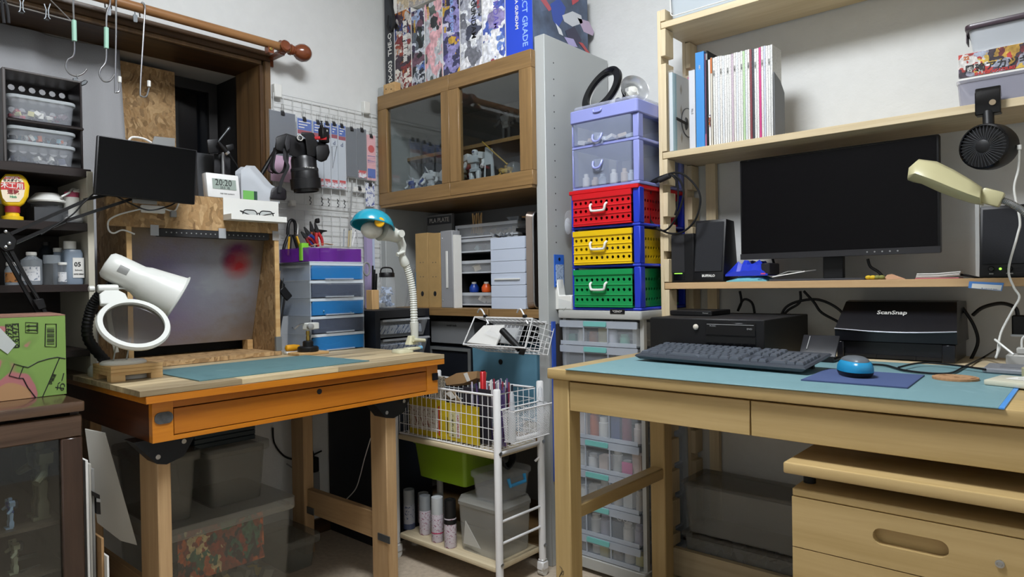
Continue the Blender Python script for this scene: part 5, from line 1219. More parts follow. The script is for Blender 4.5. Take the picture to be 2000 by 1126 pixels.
# scissors hanging by the handle loop on the grid
SXX = -2.30
sc_ = thing('hanging_scissors','black handled tool hanging on the grid left of the purple tray','scissors')
lp = [at(u,v,x=SXX) for u,v in ((562,458),(563,440),(567,431),(572,430),(576,436),(577,458))]
G().tube(bez(lp,6),.006,8).obj('loop_handle',M_black,sc_)
for pts in (((564,458),(557,475),(554,490),(561,500)),((568,458),(566,480),(566,495),(567,500)),((573,458),(578,475),(581,485),(583,490))): G().tube(bez([at(u,v,x=SXX) for u,v in pts],5),[.006]*16,8).obj('arm',M_black,sc_)
G().tube([at(565,462,x=SXX+.008),at(563,498,x=SXX+.008)],.004,6).obj('yellow_insert',Myel,sc_);G().tube(bez([at(578,435,x=SXX-.005),at(582,440,x=SXX-.005),at(580,458,x=SXX-.005)],4),.004,6).obj('white_edge',M_white,sc_)
G().tube([lp[2],Vector((WL+.02,lp[2].y,lp[2].z+.01))],.0015,6).obj('hook',M_steel,sc_)
t = thing('yellow_knife','yellow handled craft knife standing in the purple tray','knife');p0,p1 = at(586,482,x=TXX),at(579,461,x=TXX);G().bar(p0,p1,.006,.010,up=(1,0,0)).obj('handle',Myel,t,bevel=.001);G().bar(p1,p1+(p1-p0)*.35,.001,.006,up=(1,0,0)).obj('blade',M_steel,t)
t = thing('green_cup','lime green small cup standing in the purple tray','cup');q = at(593,482,x=TXX+.01);g = G();g.tray(q.x-.01,q.x+.012,q.y-.014,q.y+.014,zf,at(593,475,x=TXX).z,.0015,0,.003);g.obj('cup_body',mat('lime','#7fc43a',.4),t);G().box(q.x-.007,q.x+.009,q.y-.011,q.y+.011,zf+.002,zf+.02).obj('cup_filling',M_blackm,t)
t = thing('tape_roll','white tape roll lying in the purple tray','tape');q = at(632,480,x=TXX-.01);G().lathe([(.028,0),(.028,.016),(.012,.016),(.012,0),(.028,0)],(q.x-.01,q.y,pz1-.012),n=28,cap=False).obj('roll',M_paper,t);G().lathe([(.012,.0002),(.012,.0158),(.010,.0158),(.010,.0002),(.012,.0002)],(q.x-.01,q.y,pz1-.012),n=24,cap=False).obj('core',M_card,t)
t = thing('paper_sheet_strip','bent brown strip lying across the tape roll','strip');G().loft([[at(u,v,x=TXX+.02)+Vector((dx,0,0)) for dx in (-.01,.01)]+[at(u,v+1,x=TXX+.02)+Vector((dx,0,0)) for dx in (.01,-.01)] for u,v in ((608,479),(620,476),(634,475),(648,477))]).obj('strip',M_card,t)
for i,(u0,v0,u1,v1,c) in enumerate(((680,482,682,450,'#b3a27a'),(684,482,686,449,'#c7c2a8'),(671,482,672,450,'#9aa0a4'),(688,480,694,452,'#dcdcdc'))):
    t = thing('thin_brush','thin %s stick standing at the back of the purple tray' % ('wooden','pale','steel','white')[i],'brush','thin sticks in the tray');a,b = at(u0,v0,x=TXX-.05),at(u1,v1,x=TXX-.05);G().cyl(a,b,.0028,n=8).obj('shaft',mat('stick%d' % i,c,.4),t);G().cyl(b,b+(b-a)*.12,.0022,.0008,n=8).obj('tip',M_dsteel,t)
# tools in the box left of the tower
bb = thing('tool_cup','clear box of spatulas and tweezers beside the booth','container')
cx0,cx1 = -2.32,-2.24;c0_,c1_ = BY1+.01,dy0-.012
G().tray(cx0,cx1,c0_,c1_,TZ+.0005,TZ+.13,.002,.004,.008).obj('cup_body',M_frost,bb)
for i in range(11):
    y = c0_+.012+(c1_-c0_-.045)*(i % 4)/3;x = cx0+.012+(i//4)*.026;h = .20+.013*((i*5) % 7);m_ = [M_blackm,M_steel,M_frost2,M_card,M_dsteel][i % 5]
    nm,cat_ = [('black_handled_tool','tool'),('steel_file','file'),('clear_spoon','spoon'),('wood_spatula','spatula'),('tweezers','tweezers')][i % 5]
    t = thing(nm,['black handled modelling tool','thin steel file','clear plastic spoon','flat wooden spatula','dark steel tweezers'][i % 5] + ' standing in the clear box by the booth' + ('',', nearest the front',', at the back')[0 if i < 5 else (1 if i < 10 else 2)],cat_,'small tools in the clear box')
    a = Vector((x,y,TZ+.01));b = Vector((x+.035,y+.02,TZ+h))
    G().cyl(a,b,.004 if i % 5 != 3 else .005,n=7).obj('shaft',m_,t)
    if i % 5 == 2: G().sphere(b,(.006,.013,.017),10,8).obj('bowl',M_frost2,t)
    elif i % 5 == 0: G().obox(b,(.008,.03,.05),(R(40),0,0)).obj('head',M_black,t,bevel=.003)
    else: G().cyl(b,b+(b-a).normalized()*.03,.0035,.001,n=7).obj('tip',m_,t)
t = thing('yellow_scraper','yellow tool handle lying on the table beside the booth','tool');a,b = Vector((-2.15,BY1+.02,TZ+.022)),Vector((-2.14,BY1+.075,TZ+.022));G().lathe([(.004,0),(.011,.004),(.012,.03),(.009,.05),(.003,.055)],a,b-a,16).obj('handle',mat('tool_yellow','#d79a1a',.35),t);G().box(a.x-.012,a.x+.012,a.y,b.y,TZ+.0005,TZ+.010).obj('rest',M_white,t,bevel=.002)
# little vise on a wooden plate
vs = thing('mini_vise','small vise with white jaw on a black suction base','vise')
vp = Vector((-2.082,1.30,TZ));pl = thing('wood_plate','small square wooden plate under the mini vise','plate');G().box(vp.x-.045,vp.x+.03,vp.y-.062,vp.y+.055,TZ+.0005,TZ+.009).obj('plate_board',M_ply,pl,bevel=.001);G().box(vp.x-.04,vp.x+.025,vp.y-.056,vp.y+.049,TZ+.009,TZ+.0098).obj('plate_face',M_ply,pl)
zb_ = TZ+.0102;vx = vp.x-.006
G().lathe([(.034,0),(.036,.003),(.036,.014),(.032,.018),(.018,.019),(.018,.034),(.015,.037),(.006,.038)],(vx,vp.y-.006,zb_),n=32).obj('suction_base',M_black,vs)
G().lathe([(.006,.038),(.007,.05),(.005,.055),(.007,.062),(.006,.072)],(vx,vp.y-.006,zb_),n=14).obj('ball_stem',mat('brass','#b59a55'),vs)
G().obox((vx+.004,vp.y+.004,zb_+.088),(.03,.052,.024),(0,0,R(10))).obj('jaw_block',M_lampw,vs,bevel=.003);G().lathe([(.011,0),(.011,.012),(.008,.014)],(vx+.02,vp.y-.012,zb_+.088),(1,0,0),18).obj('knob',M_gray,vs);G().tube(bez([(vx,vp.y-.02,zb_+.098),(vx+.01,vp.y-.045,zb_+.095),(vx+.012,vp.y-.065,zb_+.082)],5),.003,8).obj('lever',M_steel,vs)
# ================================================================== things on the black unit
BZ = .9055
jr = thing('clear_jar','clear jar with black screw lid and carry handle full of scraps','jar')
jp = at(756,560,y=1.72);jx,jy = jp.x,1.72;r_ = .036;ht = at(756,541,y=1.72).z-BZ
G().lathe([(r_*.9,.002),(r_*1.0,.01),(r_,ht-.02),(r_*.82,ht-.004),(r_*.82,ht),(r_*.79,ht),(r_*.79,ht-.004),(r_*.96,ht-.02),(r_*.96,.01),(r_*.86,.005)],(jx,jy,BZ),n=32).obj('jar_glass',clear('jar_clear','#d9dee2',.2,.05),jr)
G().lathe([(r_*.86,ht+.0003),(r_*.86,ht+.016),(r_*.8,ht+.019)],(jx,jy,BZ),n=32).obj('lid',M_black,jr)
G().tube(bez([(jx,jy-r_*.86,BZ+ht+.012),(jx,jy-r_*.84,BZ+ht+.028),(jx,jy-r_*.5,BZ+ht+.038),(jx,jy+r_*.5,BZ+ht+.038),(jx,jy+r_*.84,BZ+ht+.028),(jx,jy+r_*.86,BZ+ht+.012)],6),.003,8).obj('handle',M_black,jr)
g = G()
for k in range(46): a = random.random()*2*PI;rr2 = random.random()**.5*r_*.68;g.obox((jx+rr2*math.cos(a),jy+rr2*math.sin(a),BZ+.016+random.random()**1.5*ht*.55),[random.uniform(.004,.018) for _ in range(2)]+[.003],(random.random()*3,random.random()*3,0))
g.obj('scraps',mat('scrap_blue_white','#9fb0cc',.4),jr,kind='stuff')
wb = thing('wood_block','pale square wood block beside the clear jar','block');q = at(727,580,y=1.66);G().box(q.x-.02,q.x+.018,1.645,1.68,BZ,at(727,566,y=1.66).z).obj('block_body',wood('block_wood','#b58d5d','#d0aa78','z'),wb,bevel=.001);G().box(q.x-.018,q.x+.016,1.647,1.678,at(727,566,y=1.66).z,at(727,566,y=1.66).z+.0006).obj('top_face',M_ply,wb)
t = thing('black_pens','black pens in a pen cup beside the drawer tower','pens')
q = at(722,560,y=1.70)
for i in range(3): G().cyl((q.x+i*.006-.01,1.72+.004*i,BZ+.0005),(q.x+i*.007-.01,1.725+.004*i,at(722,518+i*8,y=1.70).z),.0038,n=10).obj('pen',M_black,t)
G().tray(q.x-.022,q.x+.012,1.71,1.74,BZ+.0002,BZ+.03,.0015,0,.004).obj('pen_cup',M_frost,t)
t = thing('cable_coil','grey cable coil hanging right of the drawer tower','cable');q = at(716,525,x=-2.27);G().tube([q+Vector((0,.016*math.cos(a),.026*math.sin(a))) for a in [2*PI*i/20 for i in range(20)]],.004,8,closed=True).obj('coil',M_gray,t);G().tube([q+Vector((0,0,.026)),Vector((WL+.02,q.y,q.z+.03))],.0015,6).obj('hook',M_steel,t)
t = thing('purple_files','lilac flat sheets standing against the grid behind the lamp','sheets');y0,y1,z0,z1 = fx(714,729,430,560,WL+.04);G().box(WL+.03,WL+.05,y0,y1-.012,BZ+.0005,z1).obj('sheet',mat('lilac','#a79ac0',.4),t);G().box(WL+.03,WL+.05,y1-.011,y1,BZ+.0005,z1-.02).obj('sheet',mat('pale_blue_strip','#b9c4dc',.4),t)
# ================================================================== teal lamp
tlp = thing('teal_lamp','kids style lamp with teal helmet shade and white ribbed neck','lamp')
M_lw = mat('lamp_cream_white','#c8cac2',.35);M_teal = mat('lamp_teal','#1a8ea6',.25,coat=.5);M_ylw = mat('lamp_yellow','#e0aa10',.35)
lb_ = Vector((-1.845,1.515,TZ)); 
cre = mat('lamp_cream','#c9c6a8',.35)
G().loft([[Vector((lb_.x+p*s,lb_.y+q*s,TZ+z)) for p,q in rr(.06,.07,.02)] for s,z in ((1,.0005),(1,.006),(.92,.012))]).obj('lamp_base',cre,tlp)
G().obox((lb_.x+.012,lb_.y+.034,TZ+.012),(.03,.06,.010),(0,0,R(5))).obj('clamp_tongue',cre,tlp,bevel=.003);G().cyl((lb_.x+.014,lb_.y+.060,TZ+.012),(lb_.x+.016,lb_.y+.074,TZ+.012),.008,n=14).obj('clamp_tip',mat('lamp_blue_tip','#6aa3c4',.4),tlp)
W = lambda u,v: at(u,v,x=lb_.x)
G().loft([[W(801,672)+Vector((a,b,0)) for a,b in rr(.03,.03,.006)],[W(804,655)+Vector((a,b,0)) for a,b in rr(.02,.024,.006)]]).obj('pivot_block',cre,tlp);G().cyl(W(800,663)+EX*.02,W(822,664)+EX*.02,.007,n=14).obj('pivot_knob',cre,tlp)
p0,p1 = W(811,672),W(809,630);G().lathe([(.012,0),(.0125,.02),(.014,.05),(.0155,.065),(.0155,.08)],p0,p1-p0,20).obj('lower_sleeve',M_lw,tlp)
nk = bez([W(809,632),W(808,600),W(806,570),W(800,540),W(792,515)],14);G().tube(nk,[.0118 if i % 2 else .0138 for i in range(len(nk))],14).obj('ribbed_neck',M_lw,tlp)
p0,p1 = W(792,517),W(783,496);G().lathe([(.0155,0),(.0165,.01),(.014,.03),(.010,.04)],p0,p1-p0,20).obj('upper_sleeve',M_lw,tlp)
G().loft([[W(u,v)+Vector((dx,0,0)) + Vector((0,s*w_,s*w_*.35)) for dx,s in ((-.010,-1),(.010,-1),(.010,1),(-.010,1))] for u,v,w_ in ((784,500,.011),(786,480,.012),(780,465,.013),(772,450,.011))]).obj('arm_link',M_lw,tlp,bevel=.003)
G().cyl(W(770,497)+EX*.014,W(784,492)+EX*.014,.006,n=12).obj('wing_screw',M_lw,tlp);G().prism([W(771,499)+EX*.012,W(779,494)+EX*.012,W(778,487)+EX*.012,W(775,494)+EX*.012],(.004,0,0)).obj('wing',M_lw,tlp)
h0,h1 = W(778,462),W(722,440);G().lathe([(.012,-.01),(.022,0),(.026,.03),(.033,.06),(.038,.075)],h0,h1-h0,24).obj('head_sleeve',M_lw,tlp);G().cyl(W(773,457)+EX*.02,W(773,457)+EX*.034,.013,n=18).obj('hinge_disc',M_lw,tlp)
# helmet: half ellipsoid shell, open below, tilted
hc_ = W(728,442);rad = .072
def helmet(sc_):
    rows_ = []
    for i in range(9):
        ph = R(90*i/8)
        rows_.append([Vector((sc_*rad*.92*math.cos(ph)*math.sin(th_),sc_*rad*1.02*math.cos(ph)*math.cos(th_),sc_*rad*.82*math.sin(ph))) for th_ in [2*PI*j/32 for j in range(32)]])
    return rows_
tilt = Matrix.Translation(hc_+Vector((0,0,.0))) @ Euler((R(-14),R(-8),0)).to_matrix().to_4x4()
g = G(tilt);o1 = helmet(1.0);o2 = helmet(.965);g.loft(list(reversed(o1))+o2,True,True);g.obj('helmet_shade',M_teal,tlp)
g = G(tilt)
ringp = [Vector((rad*.94*math.sin(a),rad*1.04*math.cos(a),.001)) for a in [2*PI*i/36 for i in range(36)]];g.tube(ringp,.0028,8,closed=True);g.obj('rim',M_teal,tlp)
ydir = (Vector((0,0,1))-hc_);yv = (CAM-hc_).normalized();yc_ = W(741,434); 
G().lathe([(.017,-.006),(.017,.006),(.014,.010),(.001,.011)],yc_+yv*rad*.90,yv,24).obj('yellow_button',M_ylw,tlp)
G().sphere(hc_+Vector((0,-.004,-.012)),(.03,.04,.03),18,12).obj('bulb',mat('bulb_white','#cfcfc8'),tlp)
# ================================================================== model kit boxes on the cupboard
BZ0 = 1.8235
def kit(u0,u1,v0,label,spine,y=1.875,depth=.30,side=None,z0=BZ0,txt=None,up_=False):
    vb = 150;x0,x1 = max(at(u0,120,y=y).x+.0008,CX0+.036),at(u1,120,y=y).x-.0008
    z1 = at((u0+u1)/2,v0,y=y).z
    t = thing('kit_box',label,'box','model kit boxes on the cupboard')
    G().box(x0,x1,y,y+depth,z0,z1).obj('box_body',side or M_paper,t,bevel=.001)
    G().box(x0+.0006,x1-.0006,y-.0012,y-.0001,z0+.001,z1-.001).obj('spine_print',spine,t)
    for s_,sz,fu,fv,m_ in (txt or []):
        text(s_,(x0+(x1-x0)*fu,y-.0016,z0+(z1-z0)*fv),sz,m_,(0,0,1) if up_ else (0,0,-1),(-1,0,0) if up_ else (1,0,0),t,bold=.0004)
    return t
Mw = M_paper;Mg = mat('title_gold','#c9a23a',.4);Mk = M_ink;Mlb = mat('title_pale_blue','#8fb0e6',.4);Mpv = mat('title_violet','#6a5fb0',.4);Mrd = mat('title_red','#b3302f',.4)
HT = -30
def top(u): return HT
pal_war = ['#1b1718','#7a2b2c','#b9b4b0','#2b3d7a','#8a3a2a','#d8d2c8','#3a2a38','#b06a2a']
pal_blue = ['#2a2f52','#4a67a8','#bfc4cf','#1a1c2a','#6a4a5a','#8fa0c4','#38305a']
pal_dk = ['#141719','#2c3a3a','#58606a','#b9bec6','#3a2f4a','#6a5a66']
pal_wh = ['#c9ccd2','#dfe2e6','#6d6f78','#24262c','#9aa0c0','#a9acb8','#e6e6ea','#44485a']
pal_lt = ['#d8dade','#e8e8ec','#6c88c8','#b04a5a','#4a5fae','#dfe2ea','#8f86b4']
art_rd = art('kit_red_art',['#a83028','#c9604a','#7a1f1e','#d89a5a'],20)
k0 = kit(748,771,-40,'dark grey kit box with white vertical lettering, leftmost on the cupboard',mat('kit_dark','#2a2d33',.4),txt=[('PMX-003  THE-O',.034,.55,.30,Mw)],up_=True)
kit(772,804,20,'kit box with red top and brush lettered title, second from left',art('kit_war',pal_war,26,.8),txt=[('\u771f\u6b66\u8005\u9822\u99c4\u7121',.030,.62,.62,Mw)])
kit(805,830,18,'dark kit box with blue figure print and gold title plate',art('kit_dark_blue',pal_dk+pal_blue,28,.8),txt=[('FREEDOM',.012,.25,.8,Mg)])
kit(831,865,2,'kit box with pink feathered print in the middle of the row',art('kit_pinkish',['#c98a94','#d9a8ae','#23262a','#54605a','#b8bcc2','#2c2f33'],24,.8,(1,1,.6)),txt=[('DESTINY',.014,.2,.88,Mg),('ZGMF',.014,.75,.45,Mw)])
kit(866,899,-40,'violet printed kit box with dense lettering',art('kit_violet',['#5a4f92','#8f8ac0','#2a2440','#c9c6d8','#3a3a5c','#c8a03a'],24,.8),txt=[('SUPER CUSTOM',.024,.55,.68,Mlb),('ASSAULT',.012,.2,.8,Mg)])
kit(900,943,-40,'pale grey kit box with black vertical title, white robot print',art('kit_white',pal_wh,22,.8),txt=[('A  GUNDAM',.034,.62,.62,Mk),('106-3',.018,.85,.72,mat('title_pale_red','#b8474a',.4))])
kit(944,988,-40,'white kit box with pale lettering next to the blue box',art('kit_light',pal_lt,20,.8),txt=[('GUNDAM',.036,.60,.66,Mpv)])
bbx = kit(989,1042,-60,'bright blue kit box, rightmost of the front row, with pale title',mat('kit_blue','#2346c4',.35),side=mat('kit_side_slate','#4c5a72',.4),txt=[('PERFECT GRADE',.034,.72,.50,Mlb),('ZETA GUNDAM',.020,.42,.55,Mw),('MSZ-006',.018,.78,.85,Mw)],depth=.345)
# side picture of the blue box: abstract painted machine shapes on slate
bx1 = at(1042,120,y=1.875).x-.0008;sx = bx1+.0008
M_slate = art('kit_side_print',['#4c5a72','#55617a','#46536b','#5a6072'],5,.4)
y0s,y1s,z1s = 1.877,2.218,at(1015,-60,y=1.875).z-.002
G().box(bx1+.0002,bx1+.0007,y0s,y1s,BZ0+.001,z1s).obj('side_print',M_slate,bbx)
def spoly(px,c,o): return G().prism([at(u,v,x=sx+.0002*o) for u,v in px],(.0002,0,0)).obj('print_shape',mat('sp_'+c.lstrip('#'),c,.4),bbx)
spoly([(1052,-5),(1062,-8),(1078,18),(1072,22)],'#b0545e',1)
spoly([(1075,8),(1092,-4),(1105,15),(1100,36),(1090,55),(1080,40)],'#2f4a9e',2)
spoly([(1098,30),(1118,22),(1135,30),(1138,45),(1118,52),(1102,42)],'#c3c6cc',3)
spoly([(1085,45),(1096,58),(1100,70),(1092,66)],'#d4d6da',4)
spoly([(1128,35),(1150,42),(1160,62),(1158,70),(1140,62)],'#b7a3bc',3)
spoly([(1104,60),(1122,52),(1136,78),(1130,90),(1112,82)],'#34324a',5)
spoly([(1102,72),(1120,76),(1128,92),(1112,90)],'#a8a0cc',6)
spoly([(1130,82),(1138,84),(1152,104),(1145,102)],'#b34a4c',7)
spoly([(1118,10),(1130,2),(1132,-10),(1116,-6)],'#b84650',4)
# lighter second row lying behind/above at the top left
t = thing('flat_kit_box','pale kit box lying across the top of the left boxes','box');zz = at(806,18,y=1.9).z+.004
G().box(at(773,10,y=1.89).x,at(864,0,y=1.89).x,1.895,2.15,zz,zz+.09).obj('box_body',M_paper,t);G().box(at(773,10,y=1.89).x+.002,at(864,0,y=1.89).x-.002,1.8935,1.8949,zz+.002,zz+.088).obj('front_print',art('kit_flat',['#b9b2ae','#8f6f72','#d0ccc8','#9a9ca6','#c9b89a'],26),t)
t = thing('black_strap','black strap hanging over the leftmost kit box','strap');G().tube(bez([at(760,-10,y=1.868),at(768,25,y=1.866),at(770,45,y=1.866),at(763,60,y=1.866),at(757,50,y=1.866)],8),.006,8).obj('strap_band',M_blackm,t);G().tube([at(757,50,y=1.866),at(758,30,y=1.867)],.004,6).obj('strap_end',M_blackm,t)
wbk = thing('wood_stop','small drilled wood block on the cupboard top left','block');x0,x1,z0,z1 = fy(749,771,165,188,1.835);G().box(x0,x1,1.835,1.868,BZ0+.0,z1+.006).obj('block',M_ply,wbk,bevel=.001)
for u in (754,764): p = at(u,174,y=1.835);G().cyl((p.x,1.8347,p.z),(p.x,1.836,p.z),.003,n=10).obj('hole',M_blackm,wbk)
# ================================================================== figures behind the cupboard glass: plain generic robots
def robot(p,h,body,acc,dark,label,name='robot_figure',pose=0,wings=False,cat='figure'):
    t = thing(name,label,cat);x,y,z = p;s = h
    M_b,M_a,M_d = mat('rb_'+body[1:],body,.4),mat('rb_'+acc[1:],acc,.4),mat('rb_'+dark[1:],dark,.4)
    for sd in (-1,1):
        l = G();l.obox((x+sd*s*.10,y-.004,z+s*.02),(s*.10,s*.18,s*.04));l.loft([[Vector((x+sd*s*.10+a*s,y+b*s,z+zz*s)) for a,b in rr(.10*k,.11*k,.02)] for zz,k in ((.04,1.1),(.18,1.2),(.24,.8),(.26,.8),(.42,1.0),(.46,.7))]);l.obj('leg',M_b,t)
        a_ = G();sh = Vector((x+sd*s*.22,y,z+s*.74));el = sh+Vector((sd*s*.06,-s*.03,-s*.16));ha = el+Vector((sd*s*(.03 if pose == 0 else .1),-s*.10,-s*.08))
        a_.obox(sh+Vector((0,0,s*.02)),(s*.14,s*.14,s*.13),(0,sd*.2,0));a_.cyl(sh,el,s*.035,s*.045,8);a_.cyl(el,ha,s*.05,s*.04,8);a_.obj('arm',M_b,t)
    G().loft([[Vector((x+a*s,y+b*s,z+zz*s)) for a,b in rr(w_,d_,.02)] for zz,w_,d_ in ((.44,.20,.14),(.50,.22,.15),(.52,.15,.11),(.60,.16,.12),(.63,.26,.18),(.74,.32,.20),(.78,.22,.15))]).obj('torso',M_a,t)
    hd_ = G();hd_.loft([[Vector((x+a*s,y+b*s,z+zz*s)) for a,b in rr(w_,w_,.02)] for zz,w_ in ((.78,.06),(.80,.09),(.86,.11),(.90,.08))]);hd = hd_.obj('head',M_b,t)
    G().box(x-s*.035,x+s*.035,y-s*.064,y-s*.05,z+s*.845,z+s*.862).obj('visor',M_d,hd)
    bp = G();bp.obox((x,y+s*.13,z+s*.68),(s*.22,s*.10,s*.22));bp.obj('backpack',M_d,t)
    if wings:
        for sd in (-1,1):
            for k in range(3): G().prism([(x+sd*s*.06,y+s*.16,z+s*.72),(x+sd*s*(.5-k*.05),y+s*.2,z+s*(1.1-k*.2)),(x+sd*s*(.42-k*.05),y+s*.2,z+s*(.95-k*.2)),(x+sd*s*.06,y+s*.16,z+s*.64)],(0,s*.02,0)).obj('wing_plate',M_a if k else M_b,t)
    return t
fz = 1.3625
def fig(u,v_top,y,*a,**k):
    p = at(u,(v_top+380)/2,y=y);zt3 = at(u,v_top,y=y).z;return robot((p.x,y,fz),zt3-fz,*a,**k)
f1 = fig(928,283,1.93,'#cfd3d6','#b9bfc4','#2f3e74','white robot model standing behind the right glass door')
p = at(943,310,y=1.90); 
t = thing('shield','grey white shield beside the white robot model','shield');q0 = at(950,300,y=1.89);G().prism([(q0.x-.022,1.90,1.364),(q0.x+.022,1.90,1.364),(q0.x+.026,1.90,1.40),(q0.x+.016,1.90,1.52),(q0.x-.016,1.90,1.53),(q0.x-.026,1.90,1.40)],(0,.008,0)).obj('shield_plate',mat('rb_b9bfc4','#b9bfc4'),t);G().prism([(q0.x-.014,1.8985,1.39),(q0.x+.014,1.8985,1.39),(q0.x+.012,1.8985,1.46),(q0.x-.012,1.8985,1.46)],(0,.0014,0)).obj('shield_panel',M_dark,t)
f2 = fig(988,318,1.95,'#b08d3c','#c7a650','#3a2f20','gold robot model in the right of the glass cupboard',pose=1)
t = thing('gold_rod','thin gold rod leaning between the gold and white models','rod');G().cyl(at(942,277,y=1.885),at(990,320,y=1.90),.003,n=8).obj('rod',mat('gold_plastic','#b8974a',.3,.6),t);G().sphere(at(990,320,y=1.90),.005,8,6).obj('rod_tip',mat('gold_plastic','#b8974a'),t)
f3 = fig(806,342,1.92,'#cfd3da','#3a4f9a','#8a2a2e','small stocky white and blue model behind the left glass door',wings=True)
f4 = fig(842,326,1.95,'#d6d8da','#c9ccd0','#4a4e58','white winged model behind the left glass door',wings=True)
f5 = fig(905,310,2.0,'#8f3a3a','#c9c4b0','#3a3a44','red and cream model half hidden behind the white robot')
t = thing('glass_dome','clear display dome at the right end of the glass cupboard','dome');p = at(1004,320,y=1.97);G().lathe([(.04,0),(.04,.06),(.032,.085),(.012,.095),(.001,.097)],(p.x,1.97,fz+.012),n=24).obj('dome',clear('jar_clear','#d9dee2'),t);G().lathe([(.044,0),(.044,.0115)],(p.x,1.97,fz),n=24).obj('base',M_blackm,t);G().obox((p.x,1.97,fz+.035),(.03,.03,.045),(0,0,.4)).obj('figurine',mat('gold_plastic','#b8974a'),t)
t2 = robot((at(990,240,y=2.1).x,2.10,1.5755),.16,'#8f9296','#c6c8cc','#3a3c44','grey model on the upper shelf behind the right glass door',wings=True)
t = thing('dark_box_stack','dark grey boxes at the back of the left glass cupboard','box')
x0,x1,_,_ = fy(800,850,270,370,2.1);x0 = max(x0,CX0+.04);G().box(x0,x1,2.08,2.2,fz,1.5595).obj('box_a',mat('dark_grey','#3c3e41'),t);G().box(x0+.005,x1-.04,2.0795,2.0799,fz+.01,1.55).obj('box_front',mat('slate_blue','#4c5a6c',.5),t)
# display case figures bottom left
KFX = -1.93
def cfig(u,v0,v1,x,*a,**k):
    q = at(u,v1,x=x);h = at(u,v0,x=x).z-q.z;return robot((x,q.y,q.z+.001),h,*a,**k)
robot((-1.93,at(60,1000,x=-1.93).y+.02,shz+.0008),at(60,850,x=-1.93).z-shz,'#7d755c','#5a5448','#26282a','tall tan and black model on the upper shelf of the display case',pose=1)
robot((-1.895,at(20,1000,x=-1.895).y,shz+.0008),(at(20,965,x=-1.895).z-shz),'#9fb0c8','#2b4f9e','#1e2430','small shiny blue model on the upper shelf of the display case')
sz2 = at(40,1118,x=-1.90).z
robot((-1.91,at(28,1080,x=-1.91).y,sz2+.0008),min(at(28,1045,x=-1.91).z,shz-.012)-sz2,'#b3ab8e','#8f886e','#2c2c30','cream model with wings on the lower shelf of the display case',wings=False)
t = thing('silver_blades','silver blade accessories on the lower shelf of the display case','model parts')
for k,(u0,v0,u1,v1) in enumerate(((30,1092,70,1083),(40,1117,78,1105),(58,1120,84,1104),(62,1128,100,1116))): G().bar(at(u0,v0,x=-1.90),at(u1,v1,x=-1.92),.006,.008).obj('blade',M_steel,t)
# ================================================================== middle shelf of the cupboard
SZ = SHZ+.0005
def sy(u,v,y): return at(u,v,y=y)
t = thing('plastic_plate_pack','grey pack of plastic sheets with dark header band behind the kraft files','pack');x0,x1,_,z1 = fy(797,884,421,600,2.10);x0 = max(x0,CX0+.037);G().box(x0,x1,2.10,2.115,SZ,z1).obj('sheet_pack',mat('pack_grey','#9a9c9e',.5),t);G().box(x0+.004,x1-.004,2.0985,2.0999,z1-.045,z1-.008).obj('header_band',mat('band_dark_grey','#54565a',.5),t)
text('PLA PLATE',(x0+.085,2.0975,z1-.026),.028,M_paper,EX,EZ,t,bold=.0006)
t = thing('clear_sheet_rack','leaning clear plastic sheets with a blue edge beside the binders','sheets'); 
for k in range(4): q = at(797+k*6,560,y=1.95+k*.012);G().prism([(q.x-.03,1.95+k*.014,SZ),(q.x-.028,1.95+k*.014,SZ),(q.x+.018,1.95+k*.014,SZ+.18),(q.x+.016,1.95+k*.014,SZ+.18)],(0,.006,0)).obj('clear_sheet',M_frost,t)
q = at(813,560,y=1.93);G().prism([(q.x-.012,1.93,SZ),(q.x+.002,1.93,SZ),(q.x+.002,1.93,SZ+.11),(q.x-.004,1.93,SZ+.15)],(0,.004,0)).obj('blue_sheet',mat('sheet_blue','#5a9ac8',.4),t)
M_kraft = mat('kraft_board','#a98a58',.7,var=.06,vscale=30)
for i,(u0,u1) in enumerate(((812,836),(837,860))):
    x0,x1,_,z1 = fy(u0,u1,455,597,1.885)
    t = thing('box_file',('left' if i == 0 else 'right')+' one of two kraft brown box files in the cupboard','box file','box files');G().box(x0,x1,1.885,1.93,SZ,z1).obj('file_body',M_kraft,t,bevel=.001)
    xm = (x0+x1)/2;hz = at(u0+12,573,y=1.885).z;G().lathe([(.0105,0),(.0105,.0012),(.0075,.0012)],(xm+.002,1.885,hz),(0,-1,0),18,sx=.8).obj('finger_ring',M_dsteel,t);G().lathe([(.0075,.0005),(.0001,.0006)],(xm+.002,1.8845,hz),(0,-1,0),14,sx=.8).obj('finger_hole',M_blackm,t)
    for v in (512,540):
        for s in (-1,1): G().lathe([(.0022,0),(.0015,.0012)],(xm+s*.009,1.885,at(u0+12,v,y=1.885).z),(0,-1,0),8).obj('rivet',M_dsteel,t)
x0,x1,_,z1 = fy(861,884,450,597,1.885)
t = thing('grey_ring_binder','grey ring binder with white spine strip beside the kraft files','binder');G().box(x0,x1,1.885,1.93,SZ,z1).obj('binder_body',mat('binder_grey','#8d8e91',.5),t,bevel=.002);xw = (x0+x1)/2+.003;G().box(xw-.006,xw+.006,1.882,1.8849,at(873,562,y=1.885).z,at(873,490,y=1.885).z).obj('spine_strip',M_white,t,bevel=.001)
for v in (465,586): G().lathe([(.003,0),(.002,.0012)],(x0+.01,1.885,at(866,v,y=1.885).z),(0,-1,0),10).obj('rivet',M_steel,t)
x0,x1,_,z1 = fy(885,888,458,597,1.89);G().box(x0,x1,1.89,1.93,SZ,z1).obj('white_sheet',M_paper,label='thin white board between grey binder and drawer rack',cat='board')
